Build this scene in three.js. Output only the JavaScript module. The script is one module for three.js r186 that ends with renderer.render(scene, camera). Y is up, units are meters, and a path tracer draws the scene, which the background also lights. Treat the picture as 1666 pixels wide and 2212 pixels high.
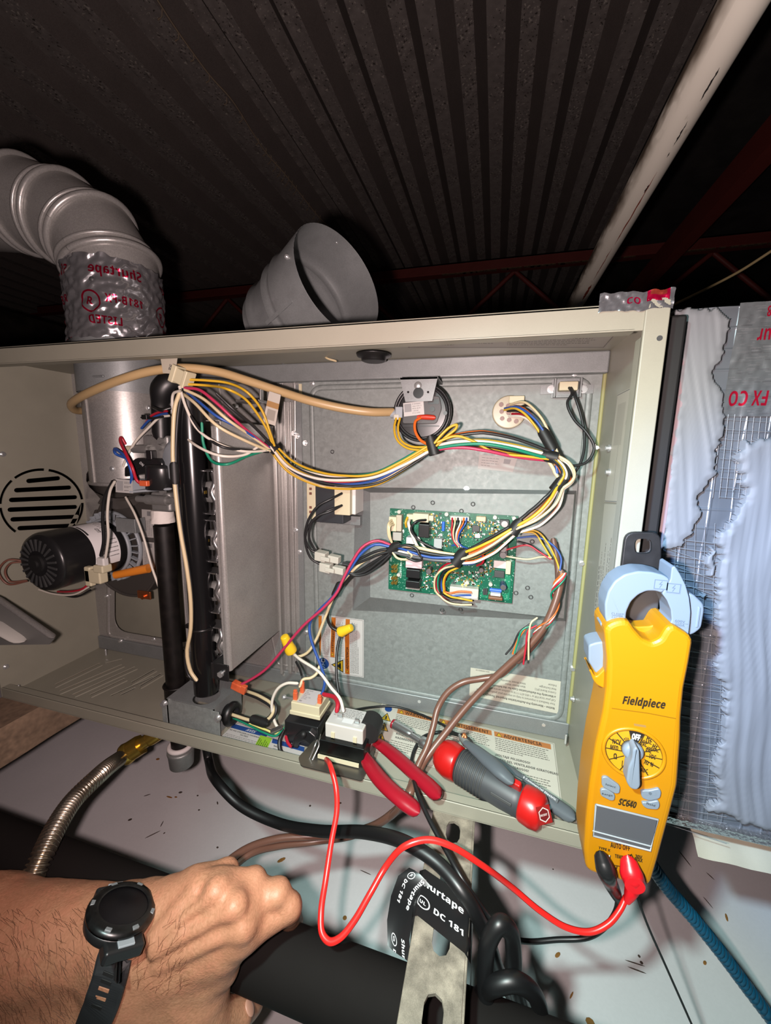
import * as THREE from 'three';
import { RoundedBoxGeometry } from 'three/addons/geometries/RoundedBoxGeometry.js';
import { MarchingCubes } from 'three/addons/objects/MarchingCubes.js';
import { mergeGeometries, mergeVertices } from 'three/addons/utils/BufferGeometryUtils.js';
import { ImprovedNoise } from 'three/addons/math/ImprovedNoise.js';

// ---------- camera, lights, exposure ----------
const scene = new THREE.Scene();
const FOC = 842.8, IW = 1666, IH = 2212;
const camera = new THREE.PerspectiveCamera(2 * Math.atan(IH / 2 / FOC) * 180 / Math.PI, IW / IH, 0.01, 40);
camera.position.set(0, 0.66, 0);
camera.rotation.order = 'YXZ';
camera.rotation.set(-0.1656, 0.2676, 0.0186);
camera.updateMatrixWorld();
const renderer = new THREE.WebGLRenderer({ antialias: true });
renderer.toneMapping = THREE.LinearToneMapping;
renderer.toneMappingExposure = 1.0;
renderer.shadowMap.enabled = true;

function spot(color, intensity, pos, target, angle, penumbra, size) {
  const l = new THREE.SpotLight(color, intensity, 0, angle, penumbra, 2);
  l.position.set(...pos); l.target.position.set(...target);
  l.castShadow = true; l.shadow.radius = size; l.shadow.mapSize.set(2048, 2048); l.shadow.camera.near = 0.02;
  scene.add(l); scene.add(l.target); return l;
}
// the phone's flash beside the lens: warm, slightly pink
spot(0xffe6e2, 1.08, [-0.034, 0.648, 0.004], [-0.12, 0.72, -0.45], 1.5, 0.35, 0.35);
// the head lamp worn by the technician, above and left of the lens and aimed to the right: a wide greenish flood and a narrow bluish centre beam
spot(0xd8fffa, 1.95, [-0.115, 0.80, 0.05], [0.35, 0.02, -0.48], 0.9, 1.0, 0.7);
spot(0x5f9cff, 2.1, [-0.105, 0.80, 0.05], [0.28, 0.50, -0.36], 0.36, 1.0, 0.7);

// ---------- helpers ----------
const V = (x, y, z) => new THREE.Vector3(x, y, z);
let seed = 11;
const rnd = () => { seed = (seed * 1664525 + 1013904223) >>> 0; return seed / 4294967296; };
const rr = (a, b) => a + (b - a) * rnd();
const PN = new ImprovedNoise();
const camP = camera.position;
function dirOf(u, v) { return V((u - IW / 2) / FOC, -(v - IH / 2) / FOC, -1).applyQuaternion(camera.quaternion); }
// points of the place, measured as a sight line meeting a plane of known position
const pz = (u, v, z) => { const d = dirOf(u, v); return d.multiplyScalar((z - camP.z) / d.z).add(camP); };
const py = (u, v, y) => { const d = dirOf(u, v); return d.multiplyScalar((y - camP.y) / d.y).add(camP); };
const px = (u, v, x) => { const d = dirOf(u, v); return d.multiplyScalar((x - camP.x) / d.x).add(camP); };
const pd = (u, v, depth) => dirOf(u, v).multiplyScalar(depth).add(camP);
const P3 = a => a.isVector3 ? a : pz(a[0], a[1], a[2]);

const used = new Map();
function numbered(n) { const k = used.get(n) || 0; used.set(n, k + 1); return k ? n + '_' + String(k).padStart(3, '0') : n; }
// metric texture coordinates by the way each face points
function metricUV(g, s = 1) {
  if (g.index) g = g.toNonIndexed();
  if (!g.attributes.normal) g.computeVertexNormals();
  const p = g.attributes.position, n = g.attributes.normal, uv = new Float32Array(p.count * 2);
  for (let i = 0; i < p.count; i += 3) {
    let nx = 0, ny = 0, nz = 0;
    for (let k = 0; k < 3; k++) { nx += Math.abs(n.getX(i + k)); ny += Math.abs(n.getY(i + k)); nz += Math.abs(n.getZ(i + k)); }
    for (let k = 0; k < 3; k++) {
      const x = p.getX(i + k), y = p.getY(i + k), z = p.getZ(i + k);
      let a, b; if (nx >= ny && nx >= nz) { a = z; b = y; } else if (ny >= nz) { a = x; b = z; } else { a = x; b = y; }
      uv[2 * (i + k)] = a / s; uv[2 * (i + k) + 1] = b / s;
    }
  }
  g.setAttribute('uv', new THREE.BufferAttribute(uv, 2)); return g;
}
function clean(g) { const o = new THREE.BufferGeometry(); if (g.index) g = g.toNonIndexed(); for (const k of ['position', 'normal', 'uv']) if (g.attributes[k]) o.setAttribute(k, g.attributes[k]); return o; }
function obj(name, geos, mat, parent, keepUV) {
  let list = Array.isArray(geos) ? geos : [geos];
  list = list.map(g => { if (!keepUV) g = metricUV(g, (mat.userData && mat.userData.tile) || 0.1); return clean(g); });
  const g = list.length > 1 ? mergeGeometries(list) : list[0];
  const m = new THREE.Mesh(g, mat); m.castShadow = m.receiveShadow = true;
  m.name = parent && parent !== scene ? name : numbered(name);
  (parent || scene).add(m); return m;
}
function thing(name, label, category, group) {
  const o = new THREE.Group(); o.name = numbered(name); o.userData = { label, category };
  if (group) o.userData.group = group; scene.add(o); return o;
}
function tag(m, label, category, group) { m.userData = { label, category }; if (group) m.userData.group = group; return m; }
function struct(m, label, category) { m.userData = { kind: 'structure', label, category }; return m; }

const at = (g, x, y, z) => g.translate(x, y, z);
const box = (w, h, d, x = 0, y = 0, z = 0, r = 0) => (r ? new RoundedBoxGeometry(w, h, d, 2, r) : new THREE.BoxGeometry(w, h, d)).translate(x, y, z);
function boxMM(x0, x1, y0, y1, z0, z1, r = 0) { return box(Math.abs(x1 - x0), Math.abs(y1 - y0), Math.abs(z1 - z0), (x0 + x1) / 2, (y0 + y1) / 2, (z0 + z1) / 2, r); }
const cylY = (r0, r1, h, x = 0, y = 0, z = 0, s = 24, open = false) => new THREE.CylinderGeometry(r1, r0, h, s, 1, open).translate(x, y, z);
function cylZ(r, h, x = 0, y = 0, z = 0, s = 20) { return new THREE.CylinderGeometry(r, r, h, s).rotateX(Math.PI / 2).translate(x, y, z); }
function cylX(r, h, x = 0, y = 0, z = 0, s = 20) { return new THREE.CylinderGeometry(r, r, h, s).rotateZ(Math.PI / 2).translate(x, y, z); }
function lathe(pts, s = 32) { return new THREE.LatheGeometry(pts.map(p => new THREE.Vector2(p[0], p[1])), s); }
function orient(g, p, dir, up = V(0, 1, 0)) { // local +Y to dir
  const q = new THREE.Quaternion().setFromUnitVectors(up, dir.clone().normalize()); return g.applyQuaternion(q).translate(p.x, p.y, p.z);
}
// a swept tube with its own radius at each station and rounded ends
function sweep(pts, radii, opt = {}) {
  const { seg = 48, rad = 10, flat = 1, caps = true, smooth = true, up = null } = opt;
  const P = pts.map(P3), curve = smooth ? new THREE.CatmullRomCurve3(P, false, 'centripetal') : null;
  const C = [], R = []; const rf = Array.isArray(radii) ? t => { const k = t * (radii.length - 1), i = Math.min(radii.length - 2, Math.floor(k)); return radii[i] + (radii[i + 1] - radii[i]) * (k - i); } : () => radii;
  if (smooth) for (let i = 0; i <= seg; i++) { C.push(curve.getPoint(i / seg)); R.push(rf(i / seg)); } else P.forEach((p, i) => { C.push(p); R.push(rf(i / (P.length - 1))); });
  if (caps) { // rounded ends
    const add = (k, d) => { const r = R[k], e = C[k].clone(), dd = d.clone().normalize(); return [[e.clone().addScaledVector(dd, r * .5), r * .86], [e.clone().addScaledVector(dd, r * .85), r * .5], [e.clone().addScaledVector(dd, r), r * .02]]; };
    const n = C.length, a = add(0, C[0].clone().sub(C[1])), b = add(n - 1, C[n - 1].clone().sub(C[n - 2]));
    for (const q of a) { C.unshift(q[0]); R.unshift(q[1]); } for (const q of b) { C.push(q[0]); R.push(q[1]); }
  }
  const n = C.length, T = []; for (let i = 0; i < n; i++) T.push(C[Math.min(n - 1, i + 1)].clone().sub(C[Math.max(0, i - 1)]).normalize());
  let N = up ? up.clone() : (Math.abs(T[0].y) < .9 ? V(0, 1, 0) : V(1, 0, 0)); N.addScaledVector(T[0], -N.dot(T[0])).normalize();
  const pos = [], nor = [], uv = [], idx = []; let len = 0;
  for (let i = 0; i < n; i++) {
    if (i) len += C[i].distanceTo(C[i - 1]);
    N.addScaledVector(T[i], -N.dot(T[i])).normalize(); const B = T[i].clone().cross(N);
    for (let j = 0; j <= rad; j++) { const a = j / rad * Math.PI * 2, c = Math.cos(a), s = Math.sin(a);
      const d = N.clone().multiplyScalar(c * flat).addScaledVector(B, s), q = C[i].clone().addScaledVector(d, R[i]);
      const nn = N.clone().multiplyScalar(c / flat).addScaledVector(B, s).normalize();
      pos.push(q.x, q.y, q.z); nor.push(nn.x, nn.y, nn.z); uv.push(j / rad, len); }
  }
  for (let i = 0; i < n - 1; i++) for (let j = 0; j < rad; j++) { const a = i * (rad + 1) + j, b = a + rad + 1; idx.push(a, a + 1, b, b, a + 1, b + 1); }
  const g = new THREE.BufferGeometry(); g.setAttribute('position', new THREE.Float32BufferAttribute(pos, 3)); g.setAttribute('normal', new THREE.Float32BufferAttribute(nor, 3)); g.setAttribute('uv', new THREE.Float32BufferAttribute(uv, 2)); g.setIndex(idx);
  if (opt.recompute) g.computeVertexNormals();
  return g;
}
function wire(name, pts, r, mat, parent, seg = 40) { return obj(name, sweep(pts, r, { seg, rad: 7 }), mat, parent, true); }
// several wires running together: [u, v, z, spread] stations
function bundle(parent, pts, wires, opt = {}) {
  const { r = 0.0013, twist = 2.5, seg = 44, wob = .35, ph = 0 } = opt, P = pts.map(a => a.isVector3 ? a : pz(a[0], a[1], a[2])), S = pts.map(a => a.isVector3 ? (a.s || .003) : a[3]);
  const cv = new THREE.CatmullRomCurve3(P, false, 'centripetal'), n = wires.length;
  wires.forEach(([nm, mat, rk = 1], i) => {
    const a0 = i / n * Math.PI * 2 + ph, k0 = i % 3 === 0 ? .35 : 1, Q = []; let N = V(0, .9, .43);
    for (let j = 0; j <= seg; j++) { const t = j / seg, c = cv.getPoint(t), T = cv.getTangent(t), k = t * (S.length - 1), q = Math.min(S.length - 2, Math.floor(k)), s = S[q] + (S[q + 1] - S[q]) * (k - q);
      N.addScaledVector(T, -N.dot(T)).normalize(); const B = T.clone().cross(N), a = a0 + twist * t + wob * Math.sin(5 * t + i * 1.7);
      Q.push(c.addScaledVector(N, Math.cos(a) * s * k0).addScaledVector(B, Math.sin(a) * s * k0)); }
    obj(nm, sweep(Q, r * rk, { seg: seg, rad: 7 }), mat, parent, true);
  });
}
function shapeOf(pts, holes) { // pts [[x,y]..] or vectors
  const f = p => new THREE.Vector2(p.x !== undefined ? p.x : p[0], p.y !== undefined ? p.y : p[1]);
  const s = new THREE.Shape(pts.map(f)); for (const h of holes || []) s.holes.push(new THREE.Path(h.map(f))); return s;
}
function roundPts(pts, r, n = 4) { // round the corners of a polygon
  const o = [], m = pts.length, f = p => new THREE.Vector2(p.x !== undefined ? p.x : p[0], p.y !== undefined ? p.y : p[1]); const Q = pts.map(f);
  for (let i = 0; i < m; i++) { const a = Q[(i + m - 1) % m], b = Q[i], c = Q[(i + 1) % m], rk = Math.min(r, a.distanceTo(b) / 2.1, b.distanceTo(c) / 2.1);
    const p = b.clone().add(a.clone().sub(b).setLength(rk)), q = b.clone().add(c.clone().sub(b).setLength(rk));
    for (let k = 0; k <= n; k++) { const t = k / n; o.push(p.clone().multiplyScalar((1 - t) * (1 - t)).addScaledVector(b, 2 * t * (1 - t)).addScaledVector(q, t * t)); } }
  return o;
}
// a plate in a plane of constant z: front face at z, thickness going back
function plateZ(pts, z, th, holes, bev = 0, curveSegments = 8, inset = 1) {
  const g = new THREE.ExtrudeGeometry(shapeOf(pts, holes), { depth: Math.max(1e-5, th - 2 * bev), bevelEnabled: bev > 0, bevelThickness: bev, bevelSize: bev, bevelOffset: -bev * inset, bevelSegments: 3, curveSegments });
  return g.translate(0, 0, z - th + bev);
}
const traceZ = (pix, z) => pix.map(p => { const q = pz(p[0], p[1], z); return new THREE.Vector2(q.x, q.y); });
const traceY = (pix, y) => pix.map(p => { const q = py(p[0], p[1], y); return new THREE.Vector2(q.x, -q.z); });
const traceX = (pix, x) => pix.map(p => { const q = px(p[0], p[1], x); return new THREE.Vector2(-q.z, q.y); });
function plateY(pts, y, th, holes, bev = 0) { return plateZ(pts, 0, th, holes, bev).rotateX(-Math.PI / 2).translate(0, y, 0); } // top face at y
function plateX(pts, x, th, holes, bev = 0) { return plateZ(pts, 0, th, holes, bev).rotateY(Math.PI / 2).translate(x, 0, 0); } // pts are (-z, y); face towards +X at x
function quad(a, b, c, d, nu = 1, nv = 1) { // corners: bottom-left, bottom-right, top-right, top-left of the print
  const pos = [], uv = [], idx = [];
  for (let j = 0; j <= nv; j++) for (let i = 0; i <= nu; i++) { const s = i / nu, t = j / nv; const p = a.clone().lerp(b, s).lerp(d.clone().lerp(c, s), t); pos.push(p.x, p.y, p.z); uv.push(s, t); }
  for (let j = 0; j < nv; j++) for (let i = 0; i < nu; i++) { const k = j * (nu + 1) + i; idx.push(k, k + 1, k + nu + 2, k, k + nu + 2, k + nu + 1); }
  const g = new THREE.BufferGeometry(); g.setAttribute('position', new THREE.Float32BufferAttribute(pos, 3)); g.setAttribute('uv', new THREE.Float32BufferAttribute(uv, 2)); g.setIndex(idx); g.computeVertexNormals(); return g;
}
function sticker(name, corners, tex, parent, rough = .55) { return obj(name, quad(...corners), new THREE.MeshStandardMaterial({ map: tex, color: 0xc2c2c2, roughness: rough, side: THREE.DoubleSide }), parent, true); }

// ---------- computed surfaces ----------
function dataTex(n, fn, srgb, tile) {
  const d = new Uint8Array(n * n * 4);
  for (let j = 0; j < n; j++) for (let i = 0; i < n; i++) { const c = fn(i / n, j / n); const k = 4 * (j * n + i); for (let q = 0; q < 3; q++) d[k + q] = Math.max(0, Math.min(255, Math.round((c.length ? c[q] : c) * 255))); d[k + 3] = 255; }
  const t = new THREE.DataTexture(d, n, n); t.wrapS = t.wrapT = THREE.RepeatWrapping; t.magFilter = THREE.LinearFilter; t.minFilter = THREE.LinearMipmapLinearFilter; t.generateMipmaps = true; if (srgb) t.colorSpace = THREE.SRGBColorSpace; t.needsUpdate = true; return t;
}
// tiling fractal noise
function tn(u, v, f, z = 0) { // periodic value by blending
  const a = PN.noise(u * f, v * f, z), b = PN.noise((u - 1) * f, v * f, z), c = PN.noise(u * f, (v - 1) * f, z), d = PN.noise((u - 1) * f, (v - 1) * f, z);
  return (a * (1 - u) + b * u) * (1 - v) + (c * (1 - u) + d * u) * v;
}
const fbm = (u, v, f, o, z = 0) => { let s = 0, a = 1, w = 0; for (let i = 0; i < o; i++) { s += a * tn(u, v, f, z + i * 7.3); w += a; a *= .55; f *= 2; } return s / w * 1.6; };
const mixc = (a, b, t) => { t = Math.max(0, Math.min(1, t)); return a.map((x, i) => x + (b[i] - x) * t); };
// spangled zinc
const cells = []; for (let i = 0; i < 420; i++) cells.push([rnd(), rnd(), rnd()]);
const grid = {}; cells.forEach(c => { const k = Math.floor(c[0] * 16) + ',' + Math.floor(c[1] * 16); (grid[k] = grid[k] || []).push(c); });
function spangle(u, v) { let b = 9, val = 0; const gi = Math.floor(u * 16), gj = Math.floor(v * 16);
  for (let a = -2; a <= 2; a++) for (let c = -2; c <= 2; c++) { const L = grid[((gi + a + 16) % 16) + ',' + ((gj + c + 16) % 16)]; if (L) for (const q of L) { let dx = Math.abs(q[0] - u), dy = Math.abs(q[1] - v); dx = Math.min(dx, 1 - dx); dy = Math.min(dy, 1 - dy); const d = dx * dx + dy * dy; if (d < b) { b = d; val = q[2]; } } } return val; }
const texZinc = dataTex(256, (u, v) => { const s = spangle(u, v), n = fbm(u, v, 6, 3); const g = .76 + .05 * (s - .5) + .05 * n + .06 * (rnd() - .5); return [g, g * 1.005, g]; }, true);
const texZincR = dataTex(256, (u, v) => .58 + .08 * (spangle(u, v) - .5) + .10 * fbm(u, v, 8, 3, 3), false);
const texFine = dataTex(256, (u, v) => { const g = .80 + .06 * fbm(u, v, 5, 4, 5) + .10 * (rnd() - .5); return [g, g, g]; }, true);
const texPaint = dataTex(256, (u, v) => { const g = .965 + .03 * fbm(u, v, 4, 4, 9) + .015 * (rnd() - .5); return [g, g, g]; }, true);
const texOrange = dataTex(256, (u, v) => .5 + .35 * fbm(u, v, 40, 2, 2), false);
const texMottle = dataTex(256, (u, v) => { const a = fbm(u, v, 5, 5, 11); const g = .55 + .32 * a + .1 * (rnd() - .5); return [g, g * .97, g * .93]; }, true);

const M = {};
const std = (o, tile) => { const m = new THREE.MeshStandardMaterial(o); m.userData.tile = tile || .1; return m; };
const phy = (o, tile) => { const m = new THREE.MeshPhysicalMaterial(o); m.userData.tile = tile || .1; return m; };
M.paint = std({ color: 0x8c8a7c, map: texPaint, roughness: .42, bumpMap: texOrange, bumpScale: .00003 }, .12);
M.zinc = std({ color: 0xa8afad, map: texZinc, roughness: 1, roughnessMap: texZincR, metalness: .28 }, .05);
M.zincFine = std({ color: 0x9fa4a4, map: texFine, roughness: .45, metalness: .4 }, .09);
M.sheet = std({ color: 0xc8c6c2, map: texFine, roughness: .36, metalness: .5 }, .16);
M.alu = std({ color: 0xc0beba, map: texFine, roughness: .42, metalness: .6 }, .2);
M.steel = std({ color: 0xc8c8c8, roughness: .28, metalness: .95 });
M.screw = std({ color: 0xd6d8d8, roughness: .3, metalness: .8 });
M.brass = std({ color: 0xc9a850, roughness: .3, metalness: .9 });
M.castAlu = std({ color: 0xa9a9a6, map: texFine, roughness: .5, metalness: .6 }, .03);
M.blackPl = std({ color: 0x1b1b1c, roughness: .32 });
M.blackMat = std({ color: 0x151515, roughness: .6 });
M.rubber = std({ color: 0x111112, roughness: .42 });
M.iron = std({ color: 0x2b2726, map: texMottle, roughness: .5, metalness: .25 }, .05);
M.charcoal = std({ color: 0x3a3b3b, roughness: .5 });
M.greyPl = std({ color: 0x8d9499, roughness: .45 });
M.cream = std({ color: 0xbdb598, roughness: .5 });
M.creamPl = phy({ color: 0xc9c1a2, roughness: .4, transmission: .15, thickness: 0 });
M.natural = phy({ color: 0xc9c7bb, roughness: .35, transmission: .25, thickness: 0 });
M.white = std({ color: 0xc9c7c3, roughness: .5 });
M.dark = std({ color: 0x0a0a0a, roughness: .9 });
const W = c => std({ color: c, roughness: .42 });
M.wY = W(0xbb9522); M.wW = W(0xcac4b8); M.wK = W(0x1c1c1d); M.wR = W(0xa3182b); M.wB = W(0x24498f); M.wG = W(0x107458); M.wO = W(0xc85c1a); M.wT = W(0xc2b28e); M.wBr = W(0x6b463a); M.wPk = W(0xa52c4c); M.wGy = W(0x4b4c4f);
M.tape = std({ color: 0x141414, roughness: .55 });
M.zip = std({ color: 0x161616, roughness: .35 });
M.copper = std({ color: 0xc77a4f, roughness: .35, metalness: .9 });
M.orangeNy = phy({ color: 0xd6643c, roughness: .3, transmission: .2, thickness: 0 });

function canvasTex(w, h, draw) { const c = document.createElement('canvas'); c.width = w; c.height = h; const g = c.getContext('2d'); draw(g, w, h); const t = new THREE.CanvasTexture(c); t.colorSpace = THREE.SRGBColorSpace; t.anisotropy = 8; return t; }
function lines(g, x, y, w, n, dh, col = '#333', lw = 3) { // tiny print too small to read
  g.fillStyle = col; for (let i = 0; i < n; i++) { let xx = x; const end = x + w * (i === n - 1 ? rr(.4, .8) : rr(.9, 1)); while (xx < end) { const L = rr(5, 26); g.fillRect(xx, y + i * dh, Math.min(L, end - xx), lw); xx += L + 5; } }
}
// ---------- the setting ----------
const XL = -.626, XR = .106, YB = .315, YT = .76, ZF = -.327, ZB = -.467, DECK = 1.62;
M.board = std({ color: 0xefebec, map: texPaint, roughness: .75 }, .5);
M.boardDirt = std({ color: 0x4a3d35, roughness: .9 });
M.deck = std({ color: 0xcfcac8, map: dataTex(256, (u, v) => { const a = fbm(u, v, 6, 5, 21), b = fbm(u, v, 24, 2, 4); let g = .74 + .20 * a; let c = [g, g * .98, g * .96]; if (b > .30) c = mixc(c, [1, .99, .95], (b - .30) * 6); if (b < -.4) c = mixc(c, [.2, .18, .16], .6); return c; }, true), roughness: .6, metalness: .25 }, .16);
M.deckBase = std({ color: 0x8a817c, map: texFine, roughness: .6 }, .3);
M.roofWall = std({ color: 0x8d8780, map: texMottle, roughness: .9 }, .6);
M.redSteel = std({ color: 0x94423a, map: texFine, roughness: .55 }, .25);
M.membrane = std({ color: 0x5c5b5c, map: texMottle, roughness: .8 }, .4);
{
  const fl = obj('floor', boxMM(-4, 3, -.02, 0, -6, 2), M.board); struct(fl, 'white board below the furnace with specks of dirt', 'floor');
  for (const [n, a] of [['wall_back', [-4, 3, 0, 1.8, -6.05, -6]], ['wall_left', [-4.05, -4, 0, 1.8, -6, 2]], ['wall_right', [3, 3.05, 0, 1.8, -6, 2]], ['wall_front', [-4, 3, 0, 1.8, 2, 2.05]]])
    struct(obj(n, boxMM(...a), M.roofWall), 'block wall enclosing the roof space', 'wall');
  // corrugated roof deck: one sheet carries six flutes, flats coloured paler and speckled, webs plain darker
  const deck = new THREE.Group(); deck.name = 'ceiling'; scene.add(deck); struct(deck, 'dark dusty corrugated metal roof deck', 'ceiling');
  const x0 = -.8416 - .15 * 18, fw = .042, wb = .033, dh = .042, th = .0015;
  const prof = []; for (let k = 0; k < 6; k++) { const a = k * .15; prof.push([a, dh], [a + wb, 0], [a + wb + fw, 0], [a + 2 * wb + fw, dh]); } prof.push([.9, dh]);
  const outline = prof.concat(prof.slice().reverse().map(p => [p[0], p[1] + th * 2]));
  for (let s = 0; s < 5; s++) { const g = new THREE.ExtrudeGeometry(shapeOf(outline), { depth: 7.5, bevelEnabled: false }); g.translate(x0 + s * .9 - .02, DECK, -5.9); const sh = obj('deck_sheet', g, M.deckBase, deck); const ox = x0 + s * .9 - .02; for (let k = 0; k < 6; k++) { const a = ox + k * .15 + wb; obj('speckled_strip', boxMM(a, a + fw, DECK - .0006, DECK + .0002, -5.9, 1.6), M.deck, sh); obj('speckled_strip', boxMM(a + fw + wb, a + .15 - wb, DECK + dh - .0006, DECK + dh + .0002, -5.9, 1.6), M.deck, sh); } }
  struct(obj('ceiling', boxMM(-4.05, 3.05, 1.72, 1.8, -6.05, 2.05), M.roofWall), 'underside of the roof above the metal deck', 'ceiling');
  const mem = new THREE.PlaneGeometry(2.6, 7.5, 90, 60).rotateX(Math.PI / 2); { const p = mem.attributes.position; for (let i = 0; i < p.count; i++) p.setY(i, .03 * PN.noise(p.getX(i) * 2.2, p.getZ(i) * 1.3, 3) + .012 * PN.noise(p.getX(i) * 7, p.getZ(i) * 4, 8)); mem.computeVertexNormals(); mem.translate(1.69, 1.60, -2.2); }
  M.membrane.side = THREE.DoubleSide;
  struct(obj('ceiling', mem, M.membrane), 'sagging roof membrane beside the metal deck', 'ceiling');
  // dirt specks, gnat stains and marks on the white board
  const spk = (u, v, a, b, rot, mat, th = .0008) => { const q = py(u, v, 0); const g = new THREE.SphereGeometry(1, 8, 6).scale(a, th, b).rotateY(rot).translate(q.x, th * .5, q.z); return [g, mat]; };
  const specks = []; for (const s of [[390, 1712, .0036, .0022, .4], [427, 1719, .002, .0015, 0], [430, 1750, .0018, .0016, 0], [281, 1771, .0034, .0022, .7], [355, 1800, .0018, .001, 1], [330, 1803, .012, .0007, .9], [350, 1780, .006, .0008, 1.9], [470, 1735, .004, .0012, 2.4], [318, 1718, .006, .0007, .7], [470, 1831, .002, .0015, 0], [735, 1735, .0028, .0018, .2], [670, 1741, .002, .002, 0], [1386, 2080, .002, .002, 0], [1381, 2066, .0017, .0017, 0], [1372, 2081, .012, .0006, 0], [1376, 2096, .011, .0007, -.05], [1535, 1893, .006, .0006, 2.2], [1480, 1855, .014, .0008, 1.9], [790, 1885, .01, .0005, -.1], [1530, 1950, .008, .0004, 2], [1195, 1878, .001, .001, 0]]) { const [g] = spk(...s); specks.push(g); }
  obj('dirt_specks', specks, M.boardDirt, fl); M.stain = std({ color: 0x9a6a33, roughness: .7 });
  const st = []; for (const s of [[608, 1858, .007, .003, .8], [366, 1722, .007, .0016, 0], [380, 1722, .003, .0016, 0], [1205, 2063, .005, .0022, .8], [1523, 2080, .0034, .0018, .9], [341, 1640, .004, .003, 0], [1275, 2208, .005, .004, 0], [1570, 1982, .006, .0016, 1.3], [745, 1983, .003, .003, 0], [1235, 2150, .005, .001, 1]]) { const [g] = spk(...s, null, .0005); st.push(g); }
  obj('brown_stains', st, M.stain, fl);
  // string of dried roots hanging along one flute
  const vine = tag(new THREE.Group(), 'pale dried vine strand clinging to the roof deck', 'vine'); vine.name = 'dried_vine'; scene.add(vine); M.vine = std({ color: 0x9a8a76, roughness: .9 });
  obj('stem', sweep([[340, 0], [372, 50], [410, 105], [455, 165], [500, 215], [545, 285], [575, 330], [612, 372], [650, 420], [690, 470], [712, 490]].map(a => py(a[0], a[1], DECK - .006)), .0022, { seg: 60, rad: 6 }), M.vine, vine);
  const barb = []; for (const [u, v, l] of [[350, 20, 22], [385, 72, 16], [418, 118, 14], [452, 162, 16], [490, 212, 14], [523, 248, 16], [558, 300, 12], [575, 320, 16], [586, 336, 18], [597, 350, 20], [606, 362, 20], [616, 370, 22], [624, 380, 22], [632, 390, 22], [641, 400, 20], [655, 422, 18], [668, 438, 16], [682, 455, 18], [692, 465, 16]]) { const a = py(u, v, DECK - .006), b = py(u - l * .35, v + l, DECK - .012); barb.push(sweep([a, a.clone().lerp(b, .5).add(V(.004, -.004, 0)), b], [.0016, .0012, .0022], { seg: 8, rad: 5 })); }
  obj('hooked_tendrils', barb, M.vine, vine).userData.kind = 'stuff';
}
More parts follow.
